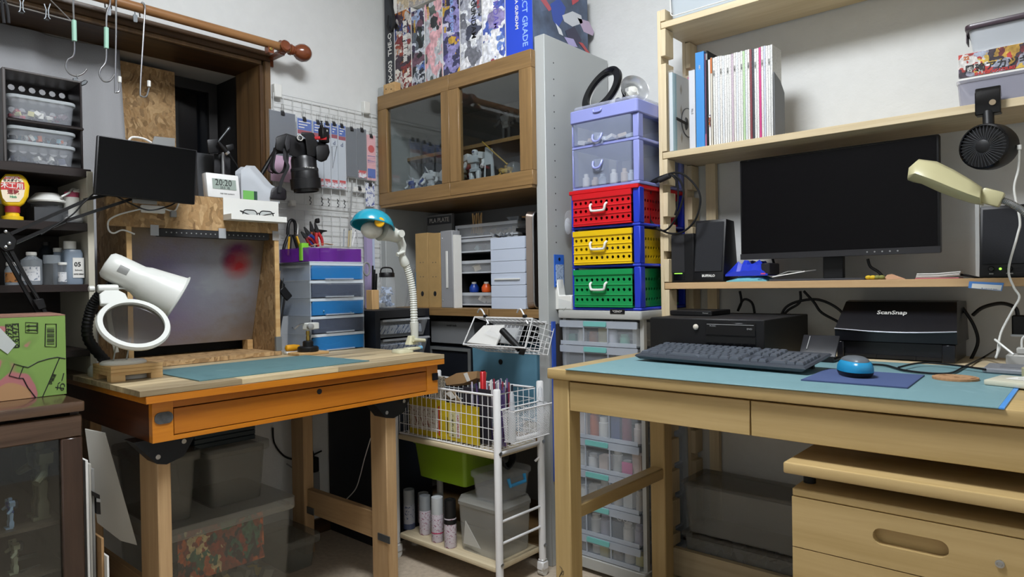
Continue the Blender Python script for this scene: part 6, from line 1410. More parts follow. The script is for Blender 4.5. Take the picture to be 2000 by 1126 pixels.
# drawer rack (dark frame, pulled clear drawers)
RKY = 1.94;rx0,rx1 = at(890,520,y=RKY).x,at(1012,500,y=RKY).x
t = thing('drawer_rack','dark rack with four pulled out clear drawers of parts','drawers');rt = at(950,455,y=RKY+.03).z
G().box(rx0,rx0+.004,RKY+.03,2.235,SZ,rt).obj('side_wall',M_dark,t);G().box(rx1-.004,rx1,RKY+.03,2.235,SZ,rt).obj('side_wall',M_dark,t);G().box(rx0+.004,rx1-.004,2.225,2.235,SZ,rt).obj('back_wall',M_navy,t)
for k,(v0,v1) in enumerate(((437,463),(465,492),(508,533),(571,596))):
    za,zb2 = at(930,v1,y=RKY).z,at(930,v0,y=RKY).z;za = max(za,SZ+.002)
    G().box(rx0+.004,rx1-.004,RKY+.03,2.224,za-.003,za-.0005).obj('tier',M_dark,t)
    d = G().tray(rx0+.006,rx1-.006,RKY+.005,2.16,za,zb2,.002,.006,.006).obj('clear_drawer',M_frost,t);G().box(rx0+.002,rx1-.002,RKY,RKY+.0048,zb2-.012,zb2).obj('drawer_rim',M_frost2,d);G().box(rx0+.002,rx0+.012,RKY,RKY+.0048,za,zb2-.012).obj('drawer_rim',M_frost2,d);G().box(rx0+.002,rx1-.002,RKY,RKY+.0048,za,za+.006).obj('drawer_rim',M_frost2,d)
    bits(rx0+.02,rx1-.02,RKY+.02,2.18,za+.003,zb2-.006,[['#b9ab86','#cdb98e'],['#7fa0a4','#9a9a96'],['#c9b690','#8a8a88'],['#9a948a','#c4c0b4']][k],9,d,smin=.012,smax=.03)
t = thing('skewer_bundle','bundle of wooden skewers sticking out of the top drawer','sticks');q = at(932,440,y=RKY+.03); 
for k in range(14): x = q.x-.028+.0042*k;h_ = at(932,415+random.uniform(0,5),y=RKY+.03).z;G().cyl((x,RKY+.03+random.uniform(-.006,.006),at(932,455,y=RKY+.03).z),(x,RKY+.035+random.uniform(-.01,.01),h_),.0016,n=6).obj('skewer',M_ply,t)
for nm,u,v,c,lb2 in (('paint_bottle',926,553,'#1f3f96','small blue round bottle in the drawer rack gap'),('orange_cap',950,552,'#d5571f','small orange cap in the drawer rack gap')):
    q = at(u,v,y=RKY+.05);t = thing(nm,lb2,'bottle');zz = at(930,571,y=RKY).z+.0008;G().lathe([(.018,0),(.02,.006),(.02,.02),(.014,.03),(.012,.034)],(q.x,RKY+.05,zz),n=18).obj('bottle_body',mat('pb_'+c[1:],c,.3),t);G().lathe([(.010,.0345),(.010,.042)],(q.x,RKY+.05,zz),n=14).obj('cap',M_white,t)
# translucent six tier drawers
x0,x1,_,z1 = fy(959,1026,462,600,1.872)
t = thing('frosted_drawers','frosted white six tier small drawer case','drawers');n6 = 6;hz_ = (z1-SZ)/n6
for k in range(n6):
    G().rbox(x0,x1,1.872,1.887,SZ+k*hz_+.0006,SZ+(k+1)*hz_-.0008,.003,'y').obj('drawer_front',mat('frost_white','#b9c2d2',.4),t); 
G().box(x0+.002,x1-.002,1.888,1.936,SZ,z1-.002).obj('case_body',M_frost2,t)
G().box(x0+.02,x1-.025,1.867,1.8719,SZ+2.45*hz_,SZ+2.55*hz_).obj('pull',M_white,t)
t = thing('foil_packet','crumpled silver and black packet on the frosted drawers','packet');q = at(985,455,y=1.90)
g = G();n_ = 7;vs_ = []; 
for i in range(n_):
    for j in range(n_): vs_.append((x0-.005+i*.012,1.876+j*.009,z1+.002+random.random()*.022))
g.add(vs_,[(i*n_+j,(i+1)*n_+j,(i+1)*n_+j+1,i*n_+j+1) for i in range(n_-1) for j in range(n_-1)]);o = g.obj('foil',mat('foil','#9ea2a6',.25,.8),t,smooth=0);md = o.modifiers.new('th','SOLIDIFY');md.thickness = .0012;md.offset = 1
G().obox((x1-.03,1.905,z1+.022),(.045,.045,.012),(.1,.2,.2)).obj('black_packet',M_blackg,t)
t = thing('foil_tray','shallow silver foil tray above the frosted drawers','tray');q = at(1000,440,y=1.93);G().tray(x0+.0,rx1-.002,1.95,2.06,at(950,437,y=RKY).z+.0008,at(950,437,y=RKY).z+.020,.002,.012,.02).obj('tray_body',mat('foil','#9ea2a6'),t);G().obox(((x0+x1)/2,2.0,at(950,437,y=RKY).z+.016),(.06,.05,.006),(0,.1,.3)).obj('paper_scraps',M_card,t)
# steel tray standing upright
x0,x1,_,z1 = fy(1028,1044,410,600,1.875)
t = thing('steel_tray','tall stainless steel tray standing upright at the right side','tray')
G().loft([[Vector((x0+dx,1.875+.19/2+p*(1-dx*5),SZ+(z1-SZ)/2+q*(1-dx*1.2))) for p,q in rr(.19,z1-SZ,.025)] for dx in (0,.012,.026)],True,False).obj('tray_pan',mat('stainless','#9c8f86',.22,.9),t); 
G().tube([Vector((x0+.027,1.875+.19/2+p*.9,SZ+(z1-SZ)/2+q*.975)) for p,q in rr(.19,z1-SZ,.025)],.004,8,closed=True).obj('rolled_rim',M_steel,t)
# ================================================================== wire basket hung under the shelf, blue bin, flat box
t = thing('hanging_basket','white wire basket hooked under the cupboard shelf','basket')
bxa,bxb = at(915,650,y=1.80).x,at(1046,650,y=1.80).x
def by(u,v,y): return at(u,v,y=y)
fr = [by(905,672,1.74),by(927,619,1.80),by(1040,622,1.80),by(1025,679,1.74)]
G().tube(fr,.0035,8,closed=True).obj('rim_wire',M_whitem,t)
fr2 = [p+Vector((.018,.055,-.014)) for p in fr];fr3 = [p+Vector((.030,.085,-.03)) for p in fr]
G().tube(fr2,.0022,6,closed=True).obj('rim_wire',M_whitem,t);G().tube(fr3,.0022,6,closed=True).obj('rim_wire',M_whitem,t)
g = G()
for k in range(15):
    a = fr[0].lerp(fr[3],k/14);b = fr[1].lerp(fr[2],k/14);c = fr3[0].lerp(fr3[3],k/14);d = fr3[1].lerp(fr3[2],k/14);g.tube([a,c,d,b],.0013,5)
for k in range(6):
    a = fr[3].lerp(fr[2],k/5);c = fr3[3].lerp(fr3[2],k/5);g.tube([a,c],.0013,5);a = fr3[0].lerp(fr3[1],k/5);g.tube([a,fr3[3].lerp(fr3[2],k/5)],.0013,5)
g.obj('mesh_wires',M_whitem,t,kind='stuff')
for u in (938,1015):
    p = by(u,606,1.80);G().tube(bez([by(u-5,610,1.84),by(u-2,604,1.83),by(u+4,606,1.81),by(u+16,632,1.80)],6),.003,8).obj('hook',M_whitem,t);G().cyl(by(u+10,617,1.80)-EX*.006,by(u+10,617,1.80)+EX*.006,.006,n=10).obj('foot_ball',M_black,t)
t = thing('bag_of_papers','clear bags and papers in the hanging wire basket','bags');pap = lambda u,v,y: by(u,v,y)
G().prism([pap(912,668,1.765),pap(945,635,1.80),pap(985,634,1.80),pap(968,674,1.765)],(.0,.004,-.004)).obj('paper',M_paper,t);G().prism([pap(945,650,1.775),pap(965,632,1.80),pap(1020,636,1.80),pap(1008,674,1.76)],(.002,.006,-.004)).obj('clear_bag',M_film,t)
G().prism([pap(955,665,1.79),pap(975,640,1.815),pap(1012,640,1.815),pap(1000,672,1.79)],(.002,.006,-.004)).obj('inner_sheet',mat('sheet_grey_white','#9d9f9f',.6),t)
t = thing('black_tube','black cylindrical tool in the hanging wire basket','tool');a,b = by(980,644,1.755),by(1016,682,1.75);G().cyl(a,b,.012,n=18).obj('tube',M_black,t,bevel=.002);G().cyl(b,by(1026,686,1.76),.018,.014,n=16).obj('tube_end',M_black,t)
t = thing('blue_bin','pale blue fabric bin on the lower cupboard shelf','bin');x0,x1,z0,z1 = fy(922,1048,690,750,1.872);zz = .4555
G().tray(x0,x1,1.872,2.22,zz,z1+.012,.004,.004,.006).obj('bin_body',mat('bin_blue','#5f8fa6',.7),t);q = at(978,706,y=1.872);G().lathe([(.010,0),(.010,.0015),(.006,.0015),(.0055,-.001)],(q.x,1.8715,q.z),(0,-1,0),18).obj('eyelet',M_black,t)
t = thing('grey_frame_case','dark case with grey metal edge left of the blue bin','case');x0,x1,z0,z1 = fy(840,919,678,745,1.875);G().box(x0,x1,1.878,2.2,.4555,z1).obj('case_body',M_navy,t); 
for b_ in ((x0,x1,1.872,1.8778,z1-.012,z1),(x1-.012,x1,1.872,1.8778,.4555,z1-.012),(x0,x0+.012,1.872,1.8778,.4555,z1-.012)): G().box(*b_).obj('edge_bar',mat('case_edge_grey','#8a8d8c',.4,.5),t)
t = thing('long_grey_box','long grey box lying under the cupboard shelf','box');x0,x1,z0,z1 = fy(842,925,628,656,1.90);zz = at(880,678,y=1.875).z+.0005
G().box(x0,x1,1.92,2.2,zz,zz+.012).obj('lower_sleeve',M_black,t);G().box(x0,x1,1.90,2.2,zz+.0125,z1+.0).obj('box_body',mat('box_grey','#77797b',.5),t,bevel=.001);text('model tools',((x0+x1)/2,1.8992,z1-.015),.012,M_ink,EX,EZ,t)
# ================================================================== white trolley
TRX1,TRX0 = -1.452,-1.965;TRY0,TRY1 = 1.572,1.79
tr = thing('trolley','white metal trolley with two pale wood shelves','trolley')
r_ = .0125
ptz = at(960,762,x=TRX1).z;ptf = at(1050,744,x=TRX1).z
for x in (TRX1,TRX0):
    for y in (TRY0,TRY1):
        zt = ptz if y == TRY0 else ptf
        p_ = G().lathe([(r_,0),(r_,zt-.004-.055),(r_*.8,zt-.055)],(x,y,.055),n=18).obj('post',M_whitem,tr)
        if x == TRX1:
            for zz in (.46,.105):
                G().lathe([(.007,0),(.007,.003),(.003,.004)],(x+r_*.9,y+.0,zz),(1,0,0),14).obj('bolt',M_steel,p_)
        c = G();c.prism([(x-.014,y-.016,.05),(x-.014,y+.016,.05),(x-.014,y+.018,.02),(x-.014,y-.018,.02)],(.028,0,0));c.box(x-.012,x+.012,y-.013,y+.013,.05,.058);cc_ = c.obj('castor',M_whitem,tr,bevel=.004)
        G().cyl((x-.011,y,.0152),(x+.011,y,.0152),.015,n=18).obj('wheel',M_white,cc_)
M_tsh = wood('trolley_wood','#b9a888','#cfc1a2','x',.5,.8)
S1 = at(880,868,y=TRY0).z;S2 = at(880,1075,y=TRY0).z
for zz in (S1,S2): G().rbox(TRX0+.016,TRX1-.012,TRY0-.004,TRY1+.004,zz-.018,zz,.012).obj('shelf_board',M_tsh,tr,bevel=.004,seg=2)
for zz in (S2+.075,S2+.145): G().cyl((TRX1,TRY0,zz),(TRX1,TRY1,zz),.0045,n=10).obj('end_rail',M_whitem,tr); 
G().cyl((TRX1,TRY0,S1+.0),(TRX1,TRY1,S1+.0),.006,n=10).obj('end_rail',M_whitem,tr)
G().tube(bez([(TRX1-.01,TRY1-.02,S2+.30),(TRX1,TRY1-.012,S2+.31),(TRX1,TRY1,S2+.30),(TRX1,TRY1-.006,S2+.16)],4),.004,8).obj('side_hook',M_whitem,tr)
# wire basket on the upper shelf
bk_ = thing('wire_basket','large white wire basket on the trolley top','basket')
z0 = S1+.004;z1 = at(880,762,y=TRY0).z
bx0,bx1,b0,b1 = TRX0+.02,TRX1-.02,TRY0+.006,TRY1-.006
for zz,rr3 in ((z1,.004),(z0,.003)): G().tube([(bx0,b0,zz),(bx1,b0,zz),(bx1,b1,zz),(bx0,b1,zz)],rr3,8,closed=True).obj('rim_wire',M_whitem,bk_)
g = G()
for k in range(1,5): zz = z0+(z1-z0)*k/5;g.tube([(bx0,b0,zz),(bx1,b0,zz),(bx1,b1,zz),(bx0,b1,zz)],.0014,5,closed=True)
nx = 19
for k in range(nx+1):
    x = bx0+(bx1-bx0)*k/nx;g.tube([(x,b0,z1),(x,b0,z0),(x,b1,z0),(x,b1,z1)],.0014,5)
for k in range(8):
    y = b0+(b1-b0)*k/7;g.tube([(bx1,y,z1),(bx1,y,z0),(bx0,y,z0),(bx0,y,z1)],.0014,5)
g.obj('mesh_wires',M_whitem,bk_,kind='stuff')
# contents of the basket
zf = z0+.004
def pk(u0,u1,v0,y,th,label,m_,extra=None,lean=0):
    x0,x1,_,zt = fy(u0,u1,v0,850,y);t = thing('card_packet',label,'packet','packets in the wire basket')
    G().prism([(x0,y,zf),(x1,y,zf),(x1,y+lean,zt),(x0,y+lean,zt)],(0,th,0)).obj('packet_body',m_,t)
    if extra: extra(t,x0,x1,y,zt)
    return t
M_ypk = mat('packet_yellow','#c9b01f',.4)
def e1(t,x0,x1,y,zt):
    G().box(x0+.004,x1-.03,y-.0014,y-.0003,zf+.02,zf+.10).obj('white_panel',fineprint('packet_print','#d4cfc4','#8a5a4a',(120,2,120),.56),t);G().box(x1-.03,x1-.024,y-.0014,y-.0003,zf+.01,zt-.02).obj('red_bar',mat('handle_red','#b22a30'),t)
    for k in range(3): G().bar((x0+.03+k*.03,y-.0018,zf+.07),(x0+.05+k*.03,y-.0018,zf+.035),.0008,.006,up=(0,1,0)).obj('print_stroke',mat('print_brown','#7a3a2a',.5),t)
pk(800,868,778,b0+.012,.006,'yellow packet with white printed panel and red bar, left in the basket',M_ypk,e1)
def e2(t,x0,x1,y,zt):
    G().box(x0+.028,x0+.062,y-.0012,y-.0003,zf+.012,zt-.03).obj('label_panel',mat('label_cream','#d5cf9a',.5),t);G().box(x0+.064,x0+.082,y-.0012,y-.0003,zf+.012,zt-.03).obj('label_panel',M_paper,t)
    text('CAT SCRATCH',(x0+.073,y-.0016,(zf+zt)/2-.01),.011,mat('handle_red','#b22a30'),(0,0,-1),(1,0,0),t);text('\u3053\u3059\u308a\u3065\u3051',(x0+.045,y-.0016,(zf+zt)/2-.01),.016,M_ink,(0,0,-1),(1,0,0),t)
    for k in range(3): G().box(x0+.004+k*.008,x0+.007+k*.008,y-.001,y-.0003,zf+.02,zt-.05).obj('dark_line',M_ink,t)
pk(866,934,790,b0+.018,.006,'yellow packet with vertical red lettering on white, right in the basket',M_ypk,e2)
pk(905,958,758,b0+.05,.004,'tall dark packet behind the yellow packets',mat('packet_dark','#2d2b33',.4))
pk(842,862,735,b0+.09,.02,'speckled grey block at the left of the basket',art('speckle',['#8a8274','#b8b0a0','#5a544a'],120),None)
t = thing('cardboard_piece','bent cardboard piece with tape lying on top of the basket','cardboard');yb2 = b0+.10
G().prism([at(872,752,y=yb2),at(868,740,y=yb2),at(892,728,y=yb2),at(932,724,y=yb2),at(930,738,y=yb2),at(905,748,y=yb2)],(0,.05,-.01)).obj('card',M_card,t);G().prism([at(905,729,y=yb2-.001),at(912,727,y=yb2-.001),at(918,743,y=yb2-.001),at(912,745,y=yb2-.001)],(0,.001,0)).obj('tape',M_paper,t)
t = thing('cardboard_flap','grey brown cardboard flap leaning inside the basket','cardboard');G().prism([at(866,768,y=b0+.05),at(882,760,y=b0+.05),at(912,800,y=b0+.06),at(890,798,y=b0+.06)],(0,.004,0)).obj('card',mat('card_grey','#9c8a70',.8),t);G().prism([at(870,768,y=b0+.0485),at(880,763,y=b0+.0485),at(890,776,y=b0+.05),at(882,779,y=b0+.05)],(0,.001,0)).obj('tape',M_paper,t)
# pens and tubes bunch
cols = ['#3a2440','#6a5a86','#b9b4c4','#8a2f44','#1f1f28','#d0cdd2','#4a3a6a']
t = None
for k in range(60):
    u = random.uniform(918,1000);y = random.uniform(b0+.03,b1-.02);vt = random.uniform(738,768); 
    p = at(u,800,y=y);x = min(max(p.x,bx0+.02),bx1-.014);zt = at(u,vt,y=y).z;c = cols[k % 7]
    col_n = {'#3a2440': 'dark purple','#6a5a86': 'violet','#b9b4c4': 'pale grey','#8a2f44': 'crimson','#1f1f28': 'black','#d0cdd2': 'white','#4a3a6a': 'indigo'}[c]
    o = thing('marker_pen',col_n+' capped pen in the bunch at the right of the basket','pen','pens in the wire basket');a = Vector((x,y,zf));b = Vector((x+random.uniform(-.012,.006),y+random.uniform(-.012,.012),zt));b.x = min(b.x,bx1-.006)
    m1 = a.lerp(b,.72);G().cyl(a,m1,.0035,n=7).obj('barrel',mat('pen_'+c[1:],c,.35),o);G().cyl(m1,b,.0041,.003,n=7).obj('cap',M_paper if k % 5 == 0 else mat('pen_'+c[1:],c),o)
t = thing('red_tool','bright red tool end sticking up from the pens','tool');q = at(942,745,y=b0+.07);G().box(q.x-.008,q.x+.006,b0+.065,b0+.085,zf,at(942,725,y=b0+.07).z).obj('grip',mat('bright_red','#c7242c',.35),t,bevel=.003);G().box(q.x-.005,q.x+.003,b0+.07,b0+.08,at(942,725,y=b0+.07).z,at(942,725,y=b0+.07).z+.004).obj('end',M_black,t)
# small mesh cup hooked on the end of the trolley
mb = thing('mesh_cup','small white mesh cup hooked on the trolley end','cup')
mx0 = TRX1+r_+.003;my0,my1 = at(990,830,x=mx0+.02).y,at(1060,815,x=mx0+.02).y;mz1 = at(1025,796,x=mx0+.04).z;mz0 = at(1025,858,x=mx0+.04).z;mx1 = mx0+.055
G().tube([(mx0,my0-.004,mz1),(mx1,my0-.004,mz1),(mx1,my1+.004,mz1),(mx0,my1+.004,mz1)],.0028,8,closed=True).obj('rim',M_whitem,mb)
G().tube([(mx0+.006,my0+.004,mz0),(mx1-.006,my0+.004,mz0),(mx1-.006,my1-.004,mz0),(mx0+.006,my1-.004,mz0)],.002,6,closed=True).obj('foot_rim',M_whitem,mb)
g = G()
def net(a,b,c,d,n1,n2):
    # diamond net between edges a-b (top) and d-c (bottom)
    P = lambda s,t: a.lerp(b,s).lerp(d.lerp(c,s),t)
    for i in range(-n2,n1):
        for sgn in (1,-1):
            s0,t0,s1,t1 = (i/n1,0,(i+n2)/n1,1) if sgn == 1 else ((i+n2)/n1,0,i/n1,1)
            lo,hi = 0,1
            # clip to 0..1 in s
            if s0 != s1:
                ta,tb2 = (0-s0)/(s1-s0),(1-s0)/(s1-s0);lo,hi = max(0,min(ta,tb2)),min(1,max(ta,tb2))
            if hi > lo+1e-3: g.cyl(P(s0+(s1-s0)*lo,lo),P(s0+(s1-s0)*hi,hi),.0005,n=4,cap=False)
V_ = Vector
tA,tB,tC,tD = V_((mx1,my0,mz1)),V_((mx1,my1,mz1)),V_((mx0,my0,mz1)),V_((mx0,my1,mz1));bA,bB,bC,bD = V_((mx1-.006,my0+.006,mz0)),V_((mx1-.006,my1-.006,mz0)),V_((mx0+.006,my0+.006,mz0)),V_((mx0+.006,my1-.006,mz0))
net(tA,tB,bB,bA,18,14);net(tC,tA,bA,bC,10,12);net(tC,tD,bD,bC,15,12);net(tB,tD,bD,bB,10,12);net(bA,bB,bD,bC,15,8)
g.obj('wire_net',M_whitem,mb,kind='stuff')
for yy,zz,c,lb3 in ((my0+.018,at(1014,775,x=mx0+.03).z,M_frost2,'dropper bottle with grey liquid in the mesh cup'),(my1-.02,at(1045,770,x=mx0+.03).z,M_frost,'clear empty bottle in the mesh cup')):
    t = thing('dropper_bottle',lb3,'bottle');G().lathe([(.012,0),(.012,(zz-mz0)*.72),(.009,(zz-mz0)*.78),(.009,(zz-mz0)*.9)],(mx0+.027,yy,mz0+.002),n=18).obj('bottle_body',c,t);G().lathe([(.008,(zz-mz0)*.905),(.007,zz-mz0+.012),(.003,zz-mz0+.02)],(mx0+.027,yy,mz0+.002),n=14).obj('cap',M_frost2,t)
# lower shelf: spray cans
def can(u,vt,vb,y,label,capm,bodym,band=None,ccol=None):
    t = thing('spray_can',label,'spray can','spray cans on the trolley');x = at(u,vb-10,y=y).x;zz = S2+.0006;h = at(u,vt,y=y).z-zz;r = .0215
    G().lathe([(r*.96,0),(r,.003),(r,h*.60),(r*.96,h*.63),(r*.6,h*.66)],(x,y,zz),n=28).obj('can_body',bodym,t)
    G().lathe([(r*.97,h*.62),(r*.97,h*.94),(r*.93,h),(r*.7,h),(r*.68,h*.985),(.001,h*.985)],(x,y,zz),n=28).obj('cap',capm,t)
    if band: G().lathe([(r+.0005,h*band[0]),(r+.0005,h*band[1])],(x,y,zz),n=28,cap=False).obj('colour_band',band[2],t)
    return t
M_capg = mat('can_cap_grey','#8d9296',.35);M_capl = mat('can_cap_light','#b5b8ba',.35);M_canp = fineprint('can_print','#c4bcc4','#8a4a62',(140,140,190),.57);M_canm = fineprint('can_print_silver','#9a9ca4','#3c4a6c',(90,90,120),.58)
can(800,955,1060,1.625,'silver spray can with blue stripes, leftmost on the trolley',M_capg,M_canm,(.0,.14,mat('can_navy','#3c4660',.35)))
can(828,962,1056,1.70,'spray can standing behind the grey capped ones',M_capl,M_canp)
can(857,966,1056,1.70,'clear capped spray can in the back row',M_frost2,M_canp)
can(831,967,1058,1.625,'grey capped spray can with fine red print, second in front row',M_capg,M_canp)
can(855,970,1068,1.605,'white capped spray can with pink band in front',M_capl,M_canp,(.20,.225,mat('band_pink','#b8325c',.4)))
can(880,975,1072,1.598,'black capped spray can with white label in front',M_black,M_canp,(.50,.60,M_black))
# clear boxes with a coil
cx_ = thing('clear_bin','large milky plastic bin on the lower trolley shelf','storage box');x0,x1 = at(893,1040,y=1.60).x,-1.478;zz = S2+.0008;zt = at(960,985,y=1.60).z
G().loft([[Vector(((x0+x1)/2+p*s,1.685+q*s,zz+h)) for p,q in rr(x1-x0,.17,.02)] for s,h in ((.9,0),(.93,.01),(1.0,zt-zz-.03),(1.03,zt-zz-.028),(1.03,zt-zz-.018))],True,False).obj('bin_body',clear('bin_pale','#b9bab4',.6,.35),cx_)
G().loft([[Vector(((x0+x1)/2+p*s,1.685+q*s,zz+h)) for p,q in rr(x1-x0,.17,.02)] for s,h in ((1.03,zt-zz-.0175),(1.0,zt-zz-.01),(.95,zt-zz))]).obj('lid',clear('bin_pale','#b9bab4'),cx_)
G().prism([(x0+.02,1.61,zz+.02),(x0+.10,1.61,zz+.02),(x0+.03,1.61,zz+.10)],(0,.002,.0)).obj('folded_sheet',M_paper,cx_)
cl2 = thing('clip_box','shallow clear box with a blue clasp on the milky bin','storage box');z2 = zt+.0008;zt2 = at(975,932,y=1.60).z;xa,xb = at(916,960,y=1.60).x,-1.480
G().tray(xa+.006,xb-.006,1.604,1.776,z2,zt2-.022,.002,.008,.018).obj('box_body',clear('bin_clear','#b9bdbf',.4,.25),cl2);G().rbox(xa,xb,1.598,1.782,zt2-.0215,zt2,.02).obj('lid',clear('bin_clear','#b9bdbf'),cl2,bevel=.004)
G().tube([(xb+.002,1.65,zt2-.016),(xb+.008,1.652,zt2-.04),(xb+.008,1.728,zt2-.04),(xb+.002,1.73,zt2-.016)],.006,8).obj('blue_clasp',mat('clasp_blue','#2f8ec4',.35),cl2)
t = thing('cable_reel','black coiled cable lying on the clip box','cable');q = at(985,918,y=1.68)
for k in range(5): G().tube([Vector((q.x+.006*k-.01,1.69+.033*math.cos(a),zt2+.042+.033*math.sin(a)+.004*math.sin(3*a+k))) for a in [2*PI*i/24 for i in range(24)]],.0045,7,closed=True).obj('coil',M_black,t)
# green basket hung under the upper shelf
gbk = thing('green_basket','olive green plastic basket hanging under the upper trolley shelf','basket');x0,x1,_,zt = fy(808,908,878,940,1.60);zt = S1-.022;z0 = at(870,940,y=1.62).z
M_grn = clear('basket_green','#7a9a1e',.92,.35)
G().tray(x0,x1,1.60,1.775,z0,zt,.003,.014,.015).obj('basket_body',M_grn,gbk);G().tube([Vector(((x0+x1)/2+p,1.6875+q,zt-.003)) for p,q in rr(x1-x0+.006,.181,.017)],.005,8,closed=True).obj('basket_rim',M_grn,gbk)
bits(x0+.03,x1-.03,1.63,1.75,z0+.005,zt-.006,['#3a2a24','#6a4a34','#1f1c1c'],8,gbk,smin=.02,smax=.04)
t = thing('sign_card','small framed printed card on the low cupboard shelf','card');x0,x1,z0,z1 = fy(1022,1050,862,882,1.872);G().box(x0,x1,1.872,1.878,.4555,.50).obj('card_frame',M_blackm,t);G().box(x0+.004,x1-.004,1.8708,1.8719,.459,.496).obj('card_face',fineprint('card_print','#b9b4a4','#4a463e',(160,2,160),.52),t)
# ================================================================== clear drawer tower on the floor, right of the cupboard
WY = 1.905;wx0,wx1 = -1.445,-1.118;wyb = 2.25;wtop = at(1170,606,y=WY).z
tw = thing('floor_drawer_tower','tall clear seven drawer tower with grey top beside the cupboard','drawers')
M_tg = mat('tower_grey','#a9aaa6',.45);M_aq = mat('aqua_pull','#6fb0ac',.35)
G().rbox(wx0-.006,wx1+.004,WY-.012,wyb,wtop-.028,wtop,.01).obj('top_plate',M_tg,tw,bevel=.003,seg=2)
p = at(1206,608,y=WY-.012);G().box(p.x-.028,p.x+.028,WY-.0135,WY-.0122,p.z-.0075,p.z+.0075).obj('name_plate',M_black,tw);text('*CENO*',(p.x,WY-.0139,p.z),.010,M_paper,EX,EZ,tw,thick=.0002)
q0 = at(1098,602,y=WY-.012);G().tube([at(1098,603,y=WY-.0125),at(1101,606,y=WY-.0125),at(1106,600,y=WY-.0125)],.0005,4).obj('scratch',M_ink,tw)
for x in (wx0,wx1-.014):
    for y in (WY+.012,wyb-.03): G().box(x,x+.014,y,y+.018,.05,wtop-.028).obj('corner_post',M_tg,tw)
G().rbox(wx0-.004,wx1+.003,WY-.008,wyb,.015,.055,.01).obj('base_plate',M_tg,tw,bevel=.003)
for x in (wx0+.02,wx1-.02):
    for y in (WY+.02,wyb-.03): G().cyl((x,y,.0002),(x,y,.015),.012,n=12).obj('foot',M_black,tw)
fz_ = [wtop-.034]
vb = (674,790,858,920,985,1045)
edges = [wtop-.034,at(1105,672,y=WY).z,.715,at(1105,848,y=WY).z,at(1105,908,y=WY).z,at(1105,970,y=WY).z,at(1105,1030,y=WY).z,.058]
edges[2] = (edges[1]+edges[3])/2
M_dcl = clear('tower_drawer','#b4bcc4',.40,.22)
allpal = [['#6fae9a','#d8d8d4','#b8702c','#d6d0a0','#c9ccd8'],['#cfcdc4','#3a2f2c'],['#7a2038','#d8d0cc','#c0602a','#dcdcd8','#3a4a80'],['#d9c2b4','#c9c9c4','#dcdcdc'],['#b9b0a4','#d6d6d0'],['#8f8a9c','#3c3c44','#d0ccc4'],['#c9bf7a','#9a928a','#d2cec6']]
for k in range(7):
    z1,z0 = edges[k]-.001,edges[k+1]+.001
    d = G().tray(wx0+.003,wx1-.016,WY-.004,wyb-.04,z0,z1-.004,.002,.003,.006).obj('drawer',M_dcl,tw)
    G().rbox(wx0+.001,wx1-.013,WY-.009,WY-.0045,z1-.024,z1,.004,'y').obj('drawer_lip',clear('lip_milky','#b9c1cc',.8,.3),d)
    xm = wx0+.105;G().rbox(xm,xm+.092,WY-.013,WY-.0092,z1-.019,z1-.002,.004,'y').obj('pull',M_aq,d)
    G().box(wx0+.003,wx1-.018,WY-.0065,WY-.0045,z0,z0+.014).obj('drawer_foot',clear('lip_milky','#b9c1cc'),d)
    for xx in (xm-.004,xm+.092+.002): G().box(xx,xx+.004,WY-.0085,WY-.0045,z0+.014,z1-.024).obj('drawer_rib',clear('lip_milky','#b9c1cc'),d)
    # jars and boxes inside
    n_ = 7
    for i in range(n_):
        x = wx0+.025+(wx1-wx0-.06)*i/(n_-1);hh = (z1-z0)*random.uniform(.35,.7);c = allpal[k][i % len(allpal[k])];y = WY+.022+random.uniform(0,.02)
        g = G()
        if (i+k) % 3: g.lathe([(.017,0),(.017,hh*.75),(.014,hh*.76),(.014,hh)],(x,y,z0+.003),n=14)
        else: g.box(x-.017,x+.017,y-.012,y+.02,z0+.003,z0+.003+hh)
        g.obj('stored_item',mat('st_'+c[1:],c,.5),d)
text('GO',(wx1-.09,WY+.008,edges[5]-.03),.03,M_paper,EX,EZ,tw)
# pink note inside the fourth drawer
G().box(wx1-.085,wx1-.045,WY+.002,WY+.004,edges[4]+.012,edges[4]+.050).obj('pink_note',mat('pink_note','#c9428a',.5),tw)
